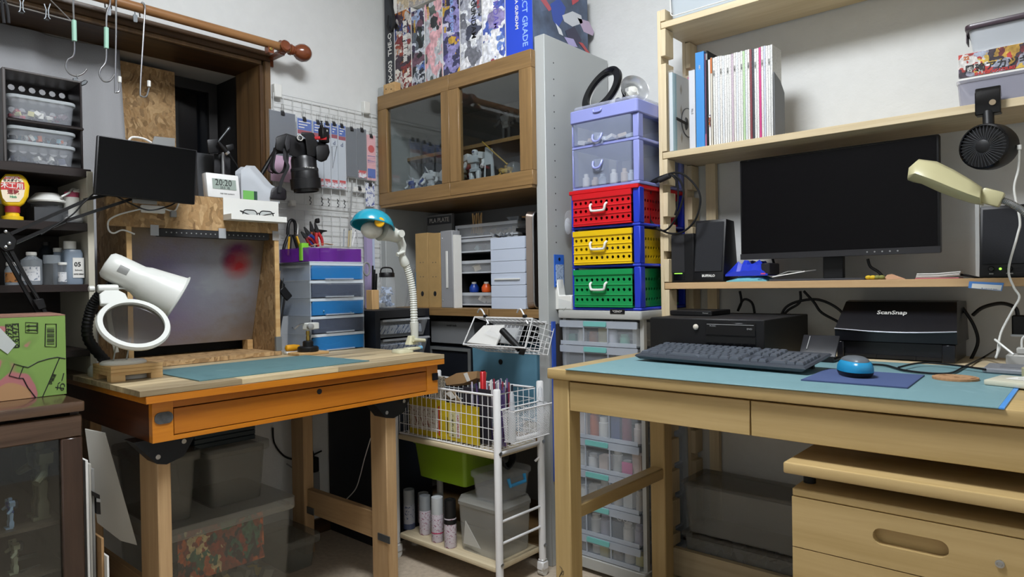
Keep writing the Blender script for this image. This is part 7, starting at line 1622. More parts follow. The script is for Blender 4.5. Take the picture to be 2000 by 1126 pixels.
# ================================================================== blue, green, yellow and red basket drawers
BY = 1.905;wz = wtop+.0008
bx0 = at(1117,520,y=BY).x;bx1 = min(at(1256,520,y=BY).x+.012,RX0-.003);byb = 2.235
M_bl = mat('basket_frame_blue','#1f36b4',.35)
bt = thing('basket_drawers','blue framed tower of red, yellow and green perforated basket drawers','drawers')
zr = [wz,at(1180,522,y=BY).z,at(1180,445,y=BY).z,at(1180,371,y=BY).z]
mats_ = [mat('basket_green_solid','#128a4a',.35),mat('basket_yellow_solid','#dcb50a',.35),mat('basket_red_solid','#c3131c',.35)]
vw = .026
for k in range(3):
    z0,z1 = zr[k],zr[k+1]
    G().box(bx0,bx1,BY,byb,z0+.0006,z0+.009).obj('tier_tray',M_bl,bt,bevel=.002)
    for x in (bx0,bx1-vw):
        for y in (BY,byb-.03): G().box(x if x == bx0 else x,(x+.012) if x == bx0 else x+vw,y,y+.03,z0+.009,z1).obj('corner_post',M_bl,bt,bevel=.003)
    m_ = mats_[k];xa,xb = bx0+.014,bx1-vw-.002;ya,yb = BY-.006,byb-.02;h0,h1 = z0+.011,z1-.006
    g = G();W_ = xb-xa;rows_ = 3;hb = (h1-h0-.026)
    g.holes((xa,ya,h0+.008),(1,0,0),(0,0,1),11,3,W_,hb,.0056,(0,.003,0))
    g.box(xa,xb,ya-.001,ya+.003,h0,h0+.008);g.box(xa-.002,xb+.002,ya-.004,ya+.003,h1-.018,h1)
    d = g.obj('basket_front',m_,bt)
    for r2 in range(4): G().cyl((xa,ya,h0+.008+hb*r2/3),(xb,ya,h0+.008+hb*r2/3),.0026,n=8).obj('rib',m_,d)
    g = G();g.holes((bx1-vw+.002,BY+.032,h0+.008),(0,1,0),(0,0,1),14,3,yb-BY-.06,hb,.0056,(-.003,0,0));g.box(bx1-vw-.001,bx1-vw+.0025,BY+.032,yb,h1-.018,h1);g.box(bx1-vw-.001,bx1-vw+.0025,BY+.032,yb,h0,h0+.008);g.obj('basket_side',m_,bt)
    G().box(xa,xb,ya+.003,yb,h0,h0+.003).obj('basket_floor',m_,bt);G().box(xa,xa+.003,ya+.003,yb,h0+.003,h1).obj('basket_side',m_,bt)
    # handle
    hxc = at(1172,(400,480,550)[2-k],y=BY).x;hz = h0+.008+hb*.62;hw = .031
    G().tube(bez([(hxc-hw,ya-.001,hz+.012),(hxc-hw+.001,ya-.010,hz+.006),(hxc-hw+.004,ya-.011,hz-.008),(hxc-hw+.012,ya-.011,hz-.012),(hxc+hw-.012,ya-.011,hz-.012),(hxc+hw-.004,ya-.011,hz-.008),(hxc+hw-.001,ya-.010,hz+.006),(hxc+hw,ya-.001,hz+.012)],4),.0042,8).obj('handle',M_white,d)
    bits(xa+.01,xb-.01,ya+.02,yb-.02,h0+.005,h1-.02,['#2a2a2c','#4a4a4e'],14,bt,nm='contents',smin=.03,smax=.06)
zt = zr[3]
G().rbox(bx0-.006,bx1-.002,BY-.008,byb,zt-.0055,zt+.008,.008).obj('red_top',mats_[2],bt,bevel=.002)
zt += .0085
# ================================================================== lilac drawers
M_li = mat('lilac_plastic','#8b92cc',.35);M_lt = clear('lilac_clear','#aab4cc',.45,.2)
ll = thing('lilac_drawers','lilac framed two drawer clear box on the basket tower','drawers')
lx0,lx1 = at(1117,300,y=BY).x,min(at(1243,300,y=BY).x+.014,RX0-.003);lyb = 2.22
zz = [zt,at(1180,283,y=BY).z,at(1180,232,y=BY).z,at(1180,206,y=BY).z]
for k in range(2):
    z0,z1 = zz[k],zz[k+1]
    G().box(lx0,lx1,BY,lyb,z0+.0003,z0+.010).obj('tier_tray',M_li,ll,bevel=.002)
    G().box(lx1-.022,lx1,BY,BY+.03,z0+.010,z1).obj('corner_post',M_li,ll,bevel=.002);G().box(lx0,lx0+.006,BY,BY+.03,z0+.010,z1).obj('corner_post',M_li,ll,bevel=.002)
    G().box(lx1-.012,lx1,lyb-.03,lyb,z0+.010,z1).obj('corner_post',M_li,ll,bevel=.002);G().box(lx0,lx0+.006,lyb-.03,lyb,z0+.010,z1).obj('corner_post',M_li,ll)
    d = G().tray(lx0+.006,lx1-.024,BY-.008,lyb-.03,z0+.012,z1-.002,.0022,.003,.008).obj('drawer',M_lt,ll)
    xc = at(1170,280,y=BY).x;hz = at(1173,(320,268)[k],y=BY).z
    G().rbox(xc-.020,xc+.022,BY-.0095,BY-.0082,hz-.024,hz+.016,.003,'y').obj('handle_plate',M_lt,d);G().tube(bez([(xc-.018,BY-.010,hz+.010),(xc-.016,BY-.016,hz-.004),(xc-.008,BY-.018,hz-.014),(xc+.008,BY-.018,hz-.014),(xc+.016,BY-.016,hz-.004),(xc+.018,BY-.010,hz+.010)],5),.0038,8).obj('handle',M_li,d)
    for i in range(6):
        x = lx0+.03+i*.038;hh = random.uniform(.03,.06) if k == 0 else .02;t_ = G().lathe([(.013,0),(.013,hh*.7),(.008,hh*.75),(.008,hh)],(x,BY+.02+random.uniform(0,.03),z0+.015),n=14) if k == 0 else G().obox((x,BY+.03,z0+.026),(.03,.03,.012),(.2,.3,i));t_.obj('stored_item',mat('st_pale%d' % (i % 3),('#d8d8d4','#c9b8a0','#b9c4cc')[i % 3],.4),d)
    G().box(lx1-.0225,lx1-.021,BY+.031,lyb-.031,z0+.011,z1-.001).obj('side_pane',M_lt,ll)
G().rbox(lx0-.002,lx1+.002,BY-.010,lyb+.004,zz[2]+.0006,zz[3],.01).obj('top_body',M_li,ll,bevel=.003)
G().rbox(lx0+.004,lx1-.004,BY-.004,lyb-.002,zz[3]+.0004,zz[3]+.014,.02,taper=-.0).obj('top_lid',clear('lid_lilac_clear','#c3c8d8',.6,.2),ll,bevel=.005,seg=2)
xc = at(1170,216,y=BY).x;G().tube(bez([(xc-.016,BY-.0105,zz[3]-.010),(xc-.012,BY-.013,zz[3]-.018),(xc+.012,BY-.013,zz[3]-.018),(xc+.016,BY-.0105,zz[3]-.010)],5),.003,8).obj('latch',M_li,ll)
lz = zz[3]+.0148
# ring light and clip lamp on top
rl = thing('ring_light','black and white ring light standing on the lilac drawers','lamp')
ry = 2.02;rc = at(1167,205,y=ry);rc = Vector((rc.x,ry,lz+.058));ro = at(1206,190,y=ry).x-rc.x;nr = Vector((-.25,-.86,.42)).normalized()
b1_,b2_,_n = basis(nr)
def arc(r0,r1,d0,d1,a0=0,a1=360,n=48):
    g = G();rg = []
    for i in range(n+1):
        a = R(a0+(a1-a0)*i/n);e = b1_*math.cos(a)+b2_*math.sin(a);rg.append([rc+e*r0+nr*d0,rc+e*r1+nr*d0,rc+e*r1+nr*d1,rc+e*r0+nr*d1])
    g.loft(rg,a1-a0 < 360,a1-a0 < 360);return g
rr1 = .094;rc = Vector((rc.x,ry+.03,lz+rr1*.92))
arc(rr1-.028,rr1,-.004,.008).obj('ring_body',M_black,rl);arc(rr1-.026,rr1-.002,-.010,-.0045).obj('white_diffuser',M_white,rl);arc(rr1-.022,rr1-.010,.0082,.010,60,100,12).obj('grip_slot',M_blackg,rl);G().sphere(rc+Vector((rr1*.72,0,-rr1*.55)),.012,12,8).obj('ball_joint',M_black,rl)
cl = thing('clip_lamp','clip lamp with silver reflector shade lying on the lilac drawers','lamp');cy = 2.03;c1 = at(1237,178,y=cy);c0 = at(1216,182,y=cy);ax_ = Vector((.75,-.55,.30)).normalized();o_ = Vector((c1.x,cy,lz+.052))-ax_*.03
G().lathe([(.018,-.035),(.022,-.01),(.03,.01),(.05,.045),(.0515,.046),(.031,.012),(.02,.0)],o_,ax_,28,cap=False).obj('reflector',mat('reflector_silver','#c4c6c8',.2,.6),cl);G().lathe([(.012,-.055),(.02,-.04),(.023,-.012),(.032,.008),(.045,.032)],o_-ax_*.002,ax_,24,cap=False).obj('shade_back',M_black,cl);G().lathe([(.012,-.01),(.02,.01),(.022,.025),(.012,.04),(.001,.043)],o_,ax_,18).obj('bulb',mat('bulb_white','#cfcfc8'),cl)
t = at(1250,186,y=cy);G().box(o_.x+.02,o_.x+.032,cy-.048,cy-.047,lz+.04,lz+.052).obj('label',fineprint('tiny_code','#b9b9b6','#33343a',(400,2,400),.5),cl)
# small blue and white holders on the grey top
t = thing('white_wall_box','white open plastic holder on the tower top beside the cupboard','holder');x0,x1,z0,z1 = fy(1082,1117,537,596,BY-.002);x1 = min(x1,bx0-.003)
G().prism([(x0,BY-.002,wz),(x1,BY-.002,wz),(x1,BY-.002,wz+.052),(x0+.022,BY-.002,wz+.05),(x0+.012,BY-.002,z1-.004),(x0,BY-.002,z1)],(0,.04,0)).obj('holder_body',M_white,t,bevel=.002);G().prism([(x0+.02,BY-.0035,wz+.004),(x1-.003,BY-.0035,wz+.004),(x1-.003,BY-.0035,wz+.03),(x0+.02,BY-.0035,wz+.04)],(0,.0012,0)).obj('front_panel',mat('panel_white','#c9cbc9',.4),t)
t = thing('blue_hanging_pack','blue plastic hanging pack on the cupboard side','pack');y0,y1 = at(1083,530,x=CX1+.003).y,at(1101,530,x=CX1+.003).y;z0,z1 = at(1090,560,x=CX1+.003).z,at(1090,497,x=CX1+.003).z;y0 = max(y0,CY0+.004)
G().box(CX1+.001,CX1+.004,y0,y0+.055,z0,z1).obj('card',mat('pack_blue','#2f66c8',.4),t);G().box(CX1+.0042,CX1+.006,y0+.006,y0+.05,z0,z1-.035).obj('blister',fineprint('blister_print','#a9bcd8','#3a4a6a',(2,150,150),.55),t);G().cyl((CX1+.0005,y0+.028,z1-.016),(CX1+.0048,y0+.028,z1-.016),.006,n=12).obj('hang_hole',M_navy,t)
t = thing('blue_strip','tall narrow blue strip between cupboard and drawer tower','strip');G().box(CX1+.002,CX1+.008,CY0+.012,CY0+.03,.3,wtop-.04).obj('strip',mat('strip_blue','#2f52b0',.4),t);G().box(CX1+.002,CX1+.006,CY0+.031,CY0+.09,.3,wtop-.05).obj('dark_sheet',mat('dark_net','#3a3533',.8),t)
t = thing('plastic_bag','crumpled pale plastic bag tucked beside the red basket','bag');q = at(1112,425,y=1.94);G().sphere((q.x-.012,1.96,q.z),(.012,.03,.03),10,8).obj('bag',M_film,t);G().sphere((q.x-.014,1.95,q.z-.028),(.009,.02,.03),8,6).obj('bag_tail',M_frost2,t)
# ================================================================== rack board at desk height, things on the rack
RBZ = EZ_
G().box(RX0+.031,RX1-.001,RY0-.012,RY1,RBZ-.018,RBZ).obj('shelf_board',M_sh,rk,bevel=.001)
# ---- top shelf: milky storage box
t = thing('milky_storage_box','milky white storage box on the top rack board','storage box');xa,xb = at(1303,20,y=RY0+.01).x,-.45;z0 = SH1+.0005
G().tray(xa,xb,RY0+.006,RY1-.004,z0,z0+.16,.003,.01,.02).obj('box_body',clear('milky_box','#c9d2d8',.85,.4),t);G().tube([Vector(((xa+xb)/2+p,RY0+.0045,z0+.08+q)) for p,q in rr(xb-xa-.03,.14,.014)],.0018,6,closed=True).obj('panel_line',M_white,t);G().rbox(xa-.006,xb+.006,RY0+.001,RY1-.001,z0+.1605,z0+.175,.02).obj('lid',clear('milky_box','#c9d2d8'),t)
# ---- book shelf: packs, folders, magazines
MZ = SH2+.0006;MY = RY0+.014
def upright(u0,u1,v0,label,m_,name,cat,y=MY,depth=.075,group=None,par=None):
    x0,x1 = at(u0,200,y=y).x,at(u1,200,y=y).x-.0006;z1 = at((u0+u1)/2,v0,y=y).z
    t = thing(name,label,cat,group);G().box(x0,x1,y,min(y+depth,RY1-.002),MZ,z1).obj('body',m_,t,bevel=.0006);return t,x0,x1,z1
t = thing('flat_clear_pack','clear wrapped pale sheets with teal edge and black disc, at the rack post','pack')
fxp = RX0+.040;y0,y1 = RY0+.002,RY0+.13;z1 = at(1300,143,y=RY0).z
G().box(fxp,fxp+.012,y0,y1,MZ,z1).obj('sheet_stack',mat('pale_stack','#bfc6c8',.5),t);G().box(fxp+.0125,fxp+.0132,y0,y0+.026,MZ,z1-.002).obj('teal_edge',mat('teal_edge','#8fb8c2',.4),t);G().box(fxp+.0125,fxp+.013,y0+.027,y1,MZ,z1-.004).obj('white_face',mat('sheet_face','#c9c9c6',.5),t)
for k,zz in enumerate((.2,.55,.82)): G().prism([(fxp+.0131,y0+.058,MZ+(z1-MZ)*zz-.018),(fxp+.0131,y0+.066,MZ+(z1-MZ)*zz),(fxp+.0131,y0+.058,MZ+(z1-MZ)*zz+.018),(fxp+.0131,y0+.050,MZ+(z1-MZ)*zz)],(.0004,0,0)).obj('diamond_print',mat('diamond_grey','#9a9284',.5),t)
dc = Vector((fxp+.0138,y0+.105,MZ+(z1-MZ)*.42))
g = G();g.lathe([(.048,0),(.048,.0014)],dc,(1,0,0),32);g.obj('white_disc',M_paper,t);G().lathe([(.05,-.0004),(.05,.0016),(.047,.0018)],dc,(1,0,0),36,cap=False).obj('disc_rim',M_black,t);G().lathe([(.022,.0016),(.018,.006),(.001,.007)],dc+Vector((0,-.018,-.006)),(1,0,0),24,sx=.5).obj('black_hub',M_black,t);G().bar(dc+Vector((.006,-.018,-.008)),dc+Vector((.006,-.095,-.002)),.003,.009).obj('black_arm',M_black,t)
G().box(fxp-.003,fxp+.021,y0-.001,y1+.001,MZ-.0003,z1+.006).obj('wrapper',M_film,t)
t = thing('pink_folder','pink edged folder standing behind the clear pack','folder');G().box(fxp+.002,fxp+.016,y1+.004,RY1-.02,MZ,z1+.006).obj('folder_body',mat('pale_lilac_folder','#c3bccb',.4),t);G().box(fxp+.001,fxp+.017,y1+.004,RY1-.02,z1+.0062,z1+.014).obj('pink_edge',mat('hot_pink','#b0346e',.4),t)
def lab(t,x0,x1,z,s_,sz,m_=M_ink,y=MY): text(s_,((x0+x1)/2,y-.0008,z),sz,m_,(0,0,-1),(1,0,0),t,thick=.0002)
t,x0,x1,z1 = upright(1346,1358,137,'white plastic wrapped folder beside the blue folder',mat('wrap_white','#c9cace',.25),'white_folder','folder');G().box(x0-.0008,x1+.0004,MY-.0016,MY-.0003,MZ,z1+.001).obj('wrapper',M_film,t);lab(t,x0,x1,MZ+.12,'No.5',.009)
t,x0,x1,z1 = upright(1359,1376,101,'tall bright blue folder on the book shelf',mat('folder_blue','#3f86c6',.4),'blue_folder','folder');lab(t,x0,x1,z1-.05,'ABC',.008,M_paper)
t,x0,x1,z1 = upright(1377,1379.5,104,'thin mauve folder touching the blue folder',mat('mauve','#6a4a66',.4),'mauve_folder','folder');G().box(x0,x1,MY-.0008,MY-.0002,MZ,MZ+.04).obj('pink_foot',mat('pink_foot','#b06a8a',.5),t)
t,x0,x1,z1 = upright(1380,1383,98,'thin black folder beside the mauve one',M_blackm,'black_folder','folder');G().box(x0,x1,MY-.0008,MY-.0002,z1-.03,z1-.01).obj('spine_mark',M_gray,t)
t,x0,x1,z1 = upright(1384,1388,116,'white booklet with dark figure print left of the magazines',M_paper,'booklet','booklet');G().box(x0,x1,MY-.0008,MY-.0002,MZ+.06,MZ+.10).obj('spine_picture',art('spine_pic',['#22202a','#d6d4d0','#5a4a6a','#b8642a'],90),t)
t,x0,x1,z1 = upright(1388.5,1392,112,'orange topped booklet left of the magazines',mat('booklet_cream','#c9c2b4',.5),'booklet','booklet');G().box(x0,x1,MY-.0008,MY-.0002,z1-.05,z1-.001).obj('orange_top',mat('booklet_orange','#b8642a',.5),t)
ORDN = 'first second third fourth fifth sixth seventh eighth ninth tenth eleventh twelfth thirteenth fourteenth fifteenth sixteenth seventeenth eighteenth nineteenth twentieth twenty-first twenty-second twenty-third twenty-fourth twenty-fifth twenty-sixth'.split();NM = 26;u = 1393.0;us = [1393+ (1510-1393)*i/NM for i in range(NM+1)]
tint = ['#d2d2ce','#d8d6d2','#cfd2d4','#d6d2cc','#cdd0d2','#dad8d4']
odd = {13: '#a9c49a',16: '#7a3a3e',17: '#3a3c44',20: '#c03a7a',25: '#c9c9c6',22: '#b8bcc8',8: '#b9a9b4'}
oddn = {13: 'magazine with pale green spine among the white ones',16: 'magazine with maroon spine near the right of the row',17: 'magazine with charcoal spine near the right of the row',20: 'magazine with hot pink spine in the row',25: 'last magazine of the row touching the grey bookend',22: 'magazine with pale blue grey spine right of the pink one',8: 'magazine with pale mauve spine in the left half of the row'}
m0 = None
for i in range(NM):
    v0 = 112-(us[i]-1393)*.225 + random.uniform(-1,1);c = odd.get(i,tint[i % 6])
    lb4 = oddn.get(i,'white spined magazine, %s from the left of the packed magazine row' % ORDN[i])
    t,x0,x1,z1 = upright(us[i],us[i+1],v0,lb4,fineprint('mag_%s' % c[1:],c,'#6f6f78',(500,500,260+i % 3*60),.60,.35),'magazine','magazine',group='magazines on the rack'); 
    G().box(x0+.0008,x1-.0004,MY+.002,MY+.073,z1,z1+.0004).obj('page_edge',M_paper,t)
    if i % 3 == 0: lab(t,x0,x1,z1-.05,'HOBBY',.006)
t = thing('bookend','dark grey metal magazine holder at the right end of the row','bookend');x0 = at(1511,200,y=MY).x;hz1 = at(1505,152,y=MY).z
G().prism([(x0,MY+.0,MZ),(x0,MY+.085,MZ),(x0,MY+.085,hz1-.03),(x0,MY+.05,hz1),(x0,MY,hz1+.016)],(.003,0,0)).obj('side_plate',mat('bookend_grey','#5f6164',.5),t);G().box(x0-.02,x0,MY+.083,MY+.085,MZ,hz1-.03).obj('back_plate',mat('bookend_grey','#5f6164'),t)
# ---- right: two plastic boxes, printed kit box
t = thing('clear_tray_box','clear plastic box under the printed kit box on the rack','storage box');xa = at(1869,180,y=MY).x;xb = .16;zt = at(1900,160,y=MY).z
G().tray(xa,xb,MY,RY1-.01,MZ,zt,.003,.004,.012).obj('box_body',clear('box_lilac_clear','#a9a9b8',.75,.3),t);G().rbox(xa-.002,xb+.002,MY-.002,RY1-.008,zt+.0003,zt+.008,.012).obj('rim_lid',clear('box_lilac_clear2','#b9b9c6',.6,.3),t)
zt += .0085
kb = thing('printed_kit_box','wide kit box with gold and red print on the clear box','box');xa2 = at(1871,130,y=MY).x;zt2 = at(1900,102,y=MY).z
G().box(xa2,xb,MY+.002,RY1-.02,zt,zt2).obj('box_body',M_paper,kb);G().box(xa2+.001,xb-.001,MY+.0006,MY+.0018,zt+.006,zt2-.001).obj('front_print',art('kit_gold_red',['#6a2a2e','#b08a3a','#8f8f9c','#d0ccc8','#3a2f38','#a83a34','#c9a84a','#544a5c','#9aa0b0'],30,.8),kb)
xm = at(1946,138,y=MY).x;text('\u5468\u745c\u30a2\u30ab\u30c4\u30ad',(xm,MY+.0002,zt+(zt2-zt)*.36),.022,M_ink,EX,EZ,kb,bold=.0005);text('SHUYU AKATSUKI',(xm-.004,MY+.0002,zt+(zt2-zt)*.15),.010,mat('title_red','#b3302f'),EX,EZ,kb,bold=.0005);text('22',(xa2+.018,MY+.0002,zt2-.012),.012,mat('booklet_orange','#b8642a'),EX,EZ,kb,bold=.0006)
t = thing('dark_lid_box','frosted food box with dark brown lid on top of the kit box','storage box');xa3 = at(1886,70,y=MY+.01).x;zt3 = at(1915,52,y=MY).z;zt2 += .0006
G().tray(xa3+.006,xb-.01,MY+.006,RY1-.03,zt2,zt3-.002,.002,.008,.014).obj('box_body',M_frost2,t);G().rbox(xa3-.002,xb,MY-.002,RY1-.02,zt3-.0015,zt3+.012,.016).obj('lid',mat('lid_brown','#3d2f38',.3),t,bevel=.003,seg=2)
for x in (xa3+.0,): G().box(x-.004,x-.0022,MY+.05,MY+.09,zt3-.02,zt3+.006).obj('latch',mat('lid_brown','#3d2f38'),t)
# ---- clip fan on the shelf edge
fn = thing('clip_fan','small black clip fan clamped to the rack board edge','fan')
fy_ = RY0-.04;fc = at(1924,286,y=fy_);nr = Vector((-.30,-1,-.05)).normalized();fr_ = (at(1975,285,y=fy_).x-at(1884,285,y=fy_).x)/2*1.2
b1_,b2_,_n = basis(nr)
G().lathe([(fr_*.7,-.062),(fr_*.92,-.055),(fr_,-.035),(fr_,0),(fr_*.95,.006)],fc,nr,36).obj('fan_body',M_black,fn)
G().lathe([(fr_*.95,.004),(fr_*.97,.010),(fr_*.90,.012),(fr_*.88,.006)],fc,nr,36,cap=False).obj('grille_rim',M_blackg,fn)
g = G()
for k in range(36):
    a = 2*PI*k/36;e = b1_*math.cos(a)+b2_*math.sin(a);a2 = a+.25;e2 = b1_*math.cos(a2)+b2_*math.sin(a2);g.tube([fc+e*fr_*.26+nr*.0125,fc+e2*fr_*.6+nr*.0135,fc+(b1_*math.cos(a+.3)+b2_*math.sin(a+.3))*fr_*.92+nr*.009],.0011,4)
g.obj('grille_spokes',mat('grille_grey','#3c3d40',.35),fn,kind='stuff');G().lathe([(fr_*.28,.010),(fr_*.28,.014),(fr_*.2,.0155),(.001,.016)],fc,nr,24).obj('hub',M_black,fn)
for k in range(7): a = 2*PI*k/7;G().prism([fc+(b1_*math.cos(a)+b2_*math.sin(a))*fr_*.25+nr*.003,fc+(b1_*math.cos(a+.12)+b2_*math.sin(a+.12))*fr_*.85+nr*.001,fc+(b1_*math.cos(a+.55)+b2_*math.sin(a+.55))*fr_*.85+nr*.005,fc+(b1_*math.cos(a+.7)+b2_*math.sin(a+.7))*fr_*.25+nr*.006],nr*-.001).obj('blade',M_blackm,fn)
zs2 = SH2
tp_ = fc+EZ*(fr_+.002)-nr*.012
G().cyl(fc+EZ*fr_*.9-nr*.02,Vector((fc.x+.004,RY0-.012,zs2-.028)),.012,n=14).obj('neck',M_black,fn)
xw = .026;xc = fc.x+.004
G().prism([(xc-xw,RY0-.020,zs2-.034),(xc-xw,RY0+.012,zs2-.034),(xc-xw,RY0+.012,zs2-.0275),(xc-xw,RY0-.006,zs2-.0275),(xc-xw,RY0-.006,zs2+.006),(xc-xw,RY0+.01,zs2+.008),(xc-xw,RY0+.01,zs2+.014),(xc-xw,RY0-.014,zs2+.034),(xc-xw,RY0-.022,zs2+.02)],(2*xw,0,0)).obj('clamp',M_blackg,fn,bevel=.002)
G().cyl((xc+.01,RY0-.024,zs2-.008),(xc+.01,RY0-.021,zs2-.008),.007,n=16).obj('clamp_button',mat('beige_button','#8a7a62',.4),fn)
# ---- fan cable
t = thing('fan_cable','thin white cable hanging from the clip fan to the power strip','cable');yy = RY0-.03
G().tube(bez([at(1991,288,y=yy),at(1989,330,y=yy),at(1981,370,y=yy),at(1992,430,y=yy),at(1987,460,y=yy),at(1970,525,y=yy),at(1980,560,y=yy),at(1991,580,y=yy),at(1978,605,y=yy),at(1955,650,y=yy),at(1948,690,y=yy-.02),at(1945,697,y=yy-.02),at(1952,680,y=yy-.02),at(1950,668,y=yy-.02),at(1945,664,y=yy-.03),at(1980,692,y=yy-.06)],7),.0026,7).obj('cable',M_white,t);G().cyl(at(1991,283,y=yy),at(1991,292,y=yy),.005,n=10).obj('plug',M_white,t)
# ---- monitor
mn = thing('monitor','wide black monitor standing on the middle rack board','monitor');my = RY0+.05
mx0,mx1 = at(1445,410,y=my).x,at(1835,375,y=my).x;mz1 = at(1640,287,y=my).z;mz0 = at(1640,500,y=my).z
G().box(mx0,mx1,my+.002,my+.030,mz0,mz1).obj('monitor_case',M_black,mn,bevel=.004,seg=2);G().box(mx0+.006,mx1-.006,my,my+.0019,mz0+.018,mz1-.006).obj('screen',mat('monitor_screen','#050406',.25,spec=.15),mn)
G().box(mx0,mx1,my-.001,my+.0019,mz0,mz0+.0175).obj('lower_bezel',mat('bezel_dark','#1e1d20',.4),mn)
for k in range(5): x = mx1-.175+k*.019;G().cyl((x,my-.0016,mz0+.009),(x,my-.0008,mz0+.009),.0022,n=10).obj('button',M_gray,mn)
text('-------',(mx0+.03,my-.0004,mz1-.004),.004,M_gray,EX,EZ,mn)
xs = at(1630,520,y=my+.05).x;G().box(xs-.028,xs+.028,my+.035,my+.055,SH3+.006,mz0+.06).obj('stand_neck',M_black,mn,bevel=.002)
sb0,sb1 = at(1500,545,y=RY0+.01).x,at(1690,543,y=RY0+.01).x;G().rbox(sb0,sb1,RY0+.012,RY0+.17,SH3+.0005,SH3+.0065,.01).obj('stand_base',mat('stand_grey','#3a3b40',.4),mn)
# ---- left: NAS box and speaker
SY = RY0+.018
t = thing('network_drive','black upright network drive with green light at the rack post','drive');x0,x1,_,z1 = fy(1312,1337,457,545,SY);x0 = max(x0,RX0+.032);G().box(x0,at(1357,500,y=SY).x-.004,SY,RY1-.02,SH3+.0005,z1).obj('drive_body',M_black,t,bevel=.002);G().box(x0+.004,x1,SY-.0012,SY-.0002,SH3+.008,SH3+.03).obj('front_panel',M_blackg,t);G().box(x0+.010,x1-.008,SY-.002,SY-.0013,SH3+.029,SH3+.0315).obj('status_light',mat('led_green','#9aff50',.4,emit=1.2),t);G().box(x0,x1,SY-.001,SY-.0002,SH3+.034,z1-.004).obj('front_vent',mat('vent_black','#1c1c1f',.6),t)
def speaker(u0,u1,v0,label,knobs=False,yb=SY-.006):
    x0,x1 = at(u0,480,y=yb).x,at(u1,480,y=yb).x;z1 = at((u0+u1)/2,v0,y=yb+.02).z;z0 = SH3+.0005;t = thing('speaker',label,'speaker')
    prof = [(yb,z0),(yb,z0+.012),(yb+.028,z1),(yb+.09,z1-.004),(yb+.12,z0)]
    G().prism([(x0,a,b) for a,b in prof],(x1-x0,0,0)).obj('speaker_body',M_black,t,bevel=.003,seg=2)
    def fp(z): return yb+.028*(z-z0-.012)/(z1-z0-.012)
    za,zb = z0+.034,z1-.008
    G().prism([(x0+.006,fp(za)-.0005,za),(x1-.006,fp(za)-.0005,za),(x1-.006,fp(zb)-.0005,zb),(x0+.006,fp(zb)-.0005,zb)],(0,-.0025,0)).obj('cloth_grille',mat('speaker_cloth','#1b1c20',.9,bump=.5,bscale=900),t,bevel=.001)
    return t,x0,x1,z0,z1,fp
t,x0,x1,z0,z1,fp = speaker(1352,1412,429,'left black desktop speaker with tilted cloth front beside the monitor');zz = z0+.020;text('BUFFALO',((x0+x1)/2+.002,fp(zz)-.0012,zz),.0105,M_paper,EX,EZ,t,bold=.0005)
t,x0,x1,z0,z1,fp = speaker(1912,2010,400,'right black speaker with two knobs and green light'); 
for s in (.25,.62): G().lathe([(.0065,0),(.0065,.006),(.005,.008),(.001,.008)],(x0+(x1-x0)*s,fp(z0+.022)-.0005,z0+.022),(0,-1,0),18).obj('knob',M_blackg,t); 
text('BASS',(x0+(x1-x0)*.25,fp(z0+.008)-.0014,z0+.010),.004,M_paper,EX,EZ,t);text('POWER',(x0+(x1-x0)*.62,fp(z0+.008)-.0014,z0+.010),.004,M_paper,EX,EZ,t)
G().sphere((x0+(x1-x0)*.43,fp(z0+.022)-.001,z0+.022),.0028,10,8).obj('power_light',mat('led_green2','#8aff40',.4,emit=2.5),t)
t = thing('speaker_papers','pale papers tucked behind the right speaker','papers');q = at(1912,440,y=RY0+.15);G().box(q.x-.006,q.x+.003,RY0+.13,RY0+.134,SH3+.0005,at(1912,380,y=RY0+.13).z).obj('sheet',mat('paper_grey','#a9a9a6'),t);G().box(q.x-.004,q.x+.006,RY0+.135,RY0+.139,SH3+.0005,at(1912,400,y=RY0+.13).z).obj('sheet',M_paper,t)
# ---- packets on the shelf
def crumple(g,x0,x1,y0,y1,z0,z1,nx=9,ny=6,seed=1):
    rnd = random.Random(seed);P = []
    for i in range(nx+1):
        for j in range(ny+1):
            ex = min(i,nx-i)/nx*2;ey = min(j,ny-j)/ny*2;e = min(1,ex*2.2)*min(1,ey*2.2+.3);P.append(Vector((x0+(x1-x0)*i/nx,y0+(y1-y0)*j/ny,z0+(z1-z0)*(.12+e*(.6+.4*rnd.random())))))
    n2 = ny+1;top_ = [(i*n2+j,(i+1)*n2+j,(i+1)*n2+j+1,i*n2+j+1) for i in range(nx) for j in range(ny)]
    B = [Vector((p.x,p.y,z0)) for p in P];k = len(P)
    bot = [tuple(reversed([q+k for q in f])) for f in top_];side = []
    per = [i*n2 for i in range(nx+1)] + [nx*n2+j for j in range(1,n2)] + [i*n2+ny for i in range(nx-1,-1,-1)] + [j for j in range(ny-1,0,-1)]
    for a,b in zip(per,per[1:]+per[:1]): side.append((a,a+k,b+k,b))
    g.add(P+B,top_+bot+side);return g
x0,x1 = at(1417,535,y=SY).x,at(1498,535,y=SY).x;zb = SH3+.0006
t = thing('aqua_pouch','flat aqua foil pouch under the blue packet','pouch');crumple(G(),x0+.004,x1,SY-.004,SY+.11,zb,zb+.016,seed=3).obj('pouch',mat('aqua_pouch','#6fb4c2',.25),t,smooth=10);text('tissue',(x1-.02,SY-.0044,zb+.006),.006,M_txt,EX,EZ,t)
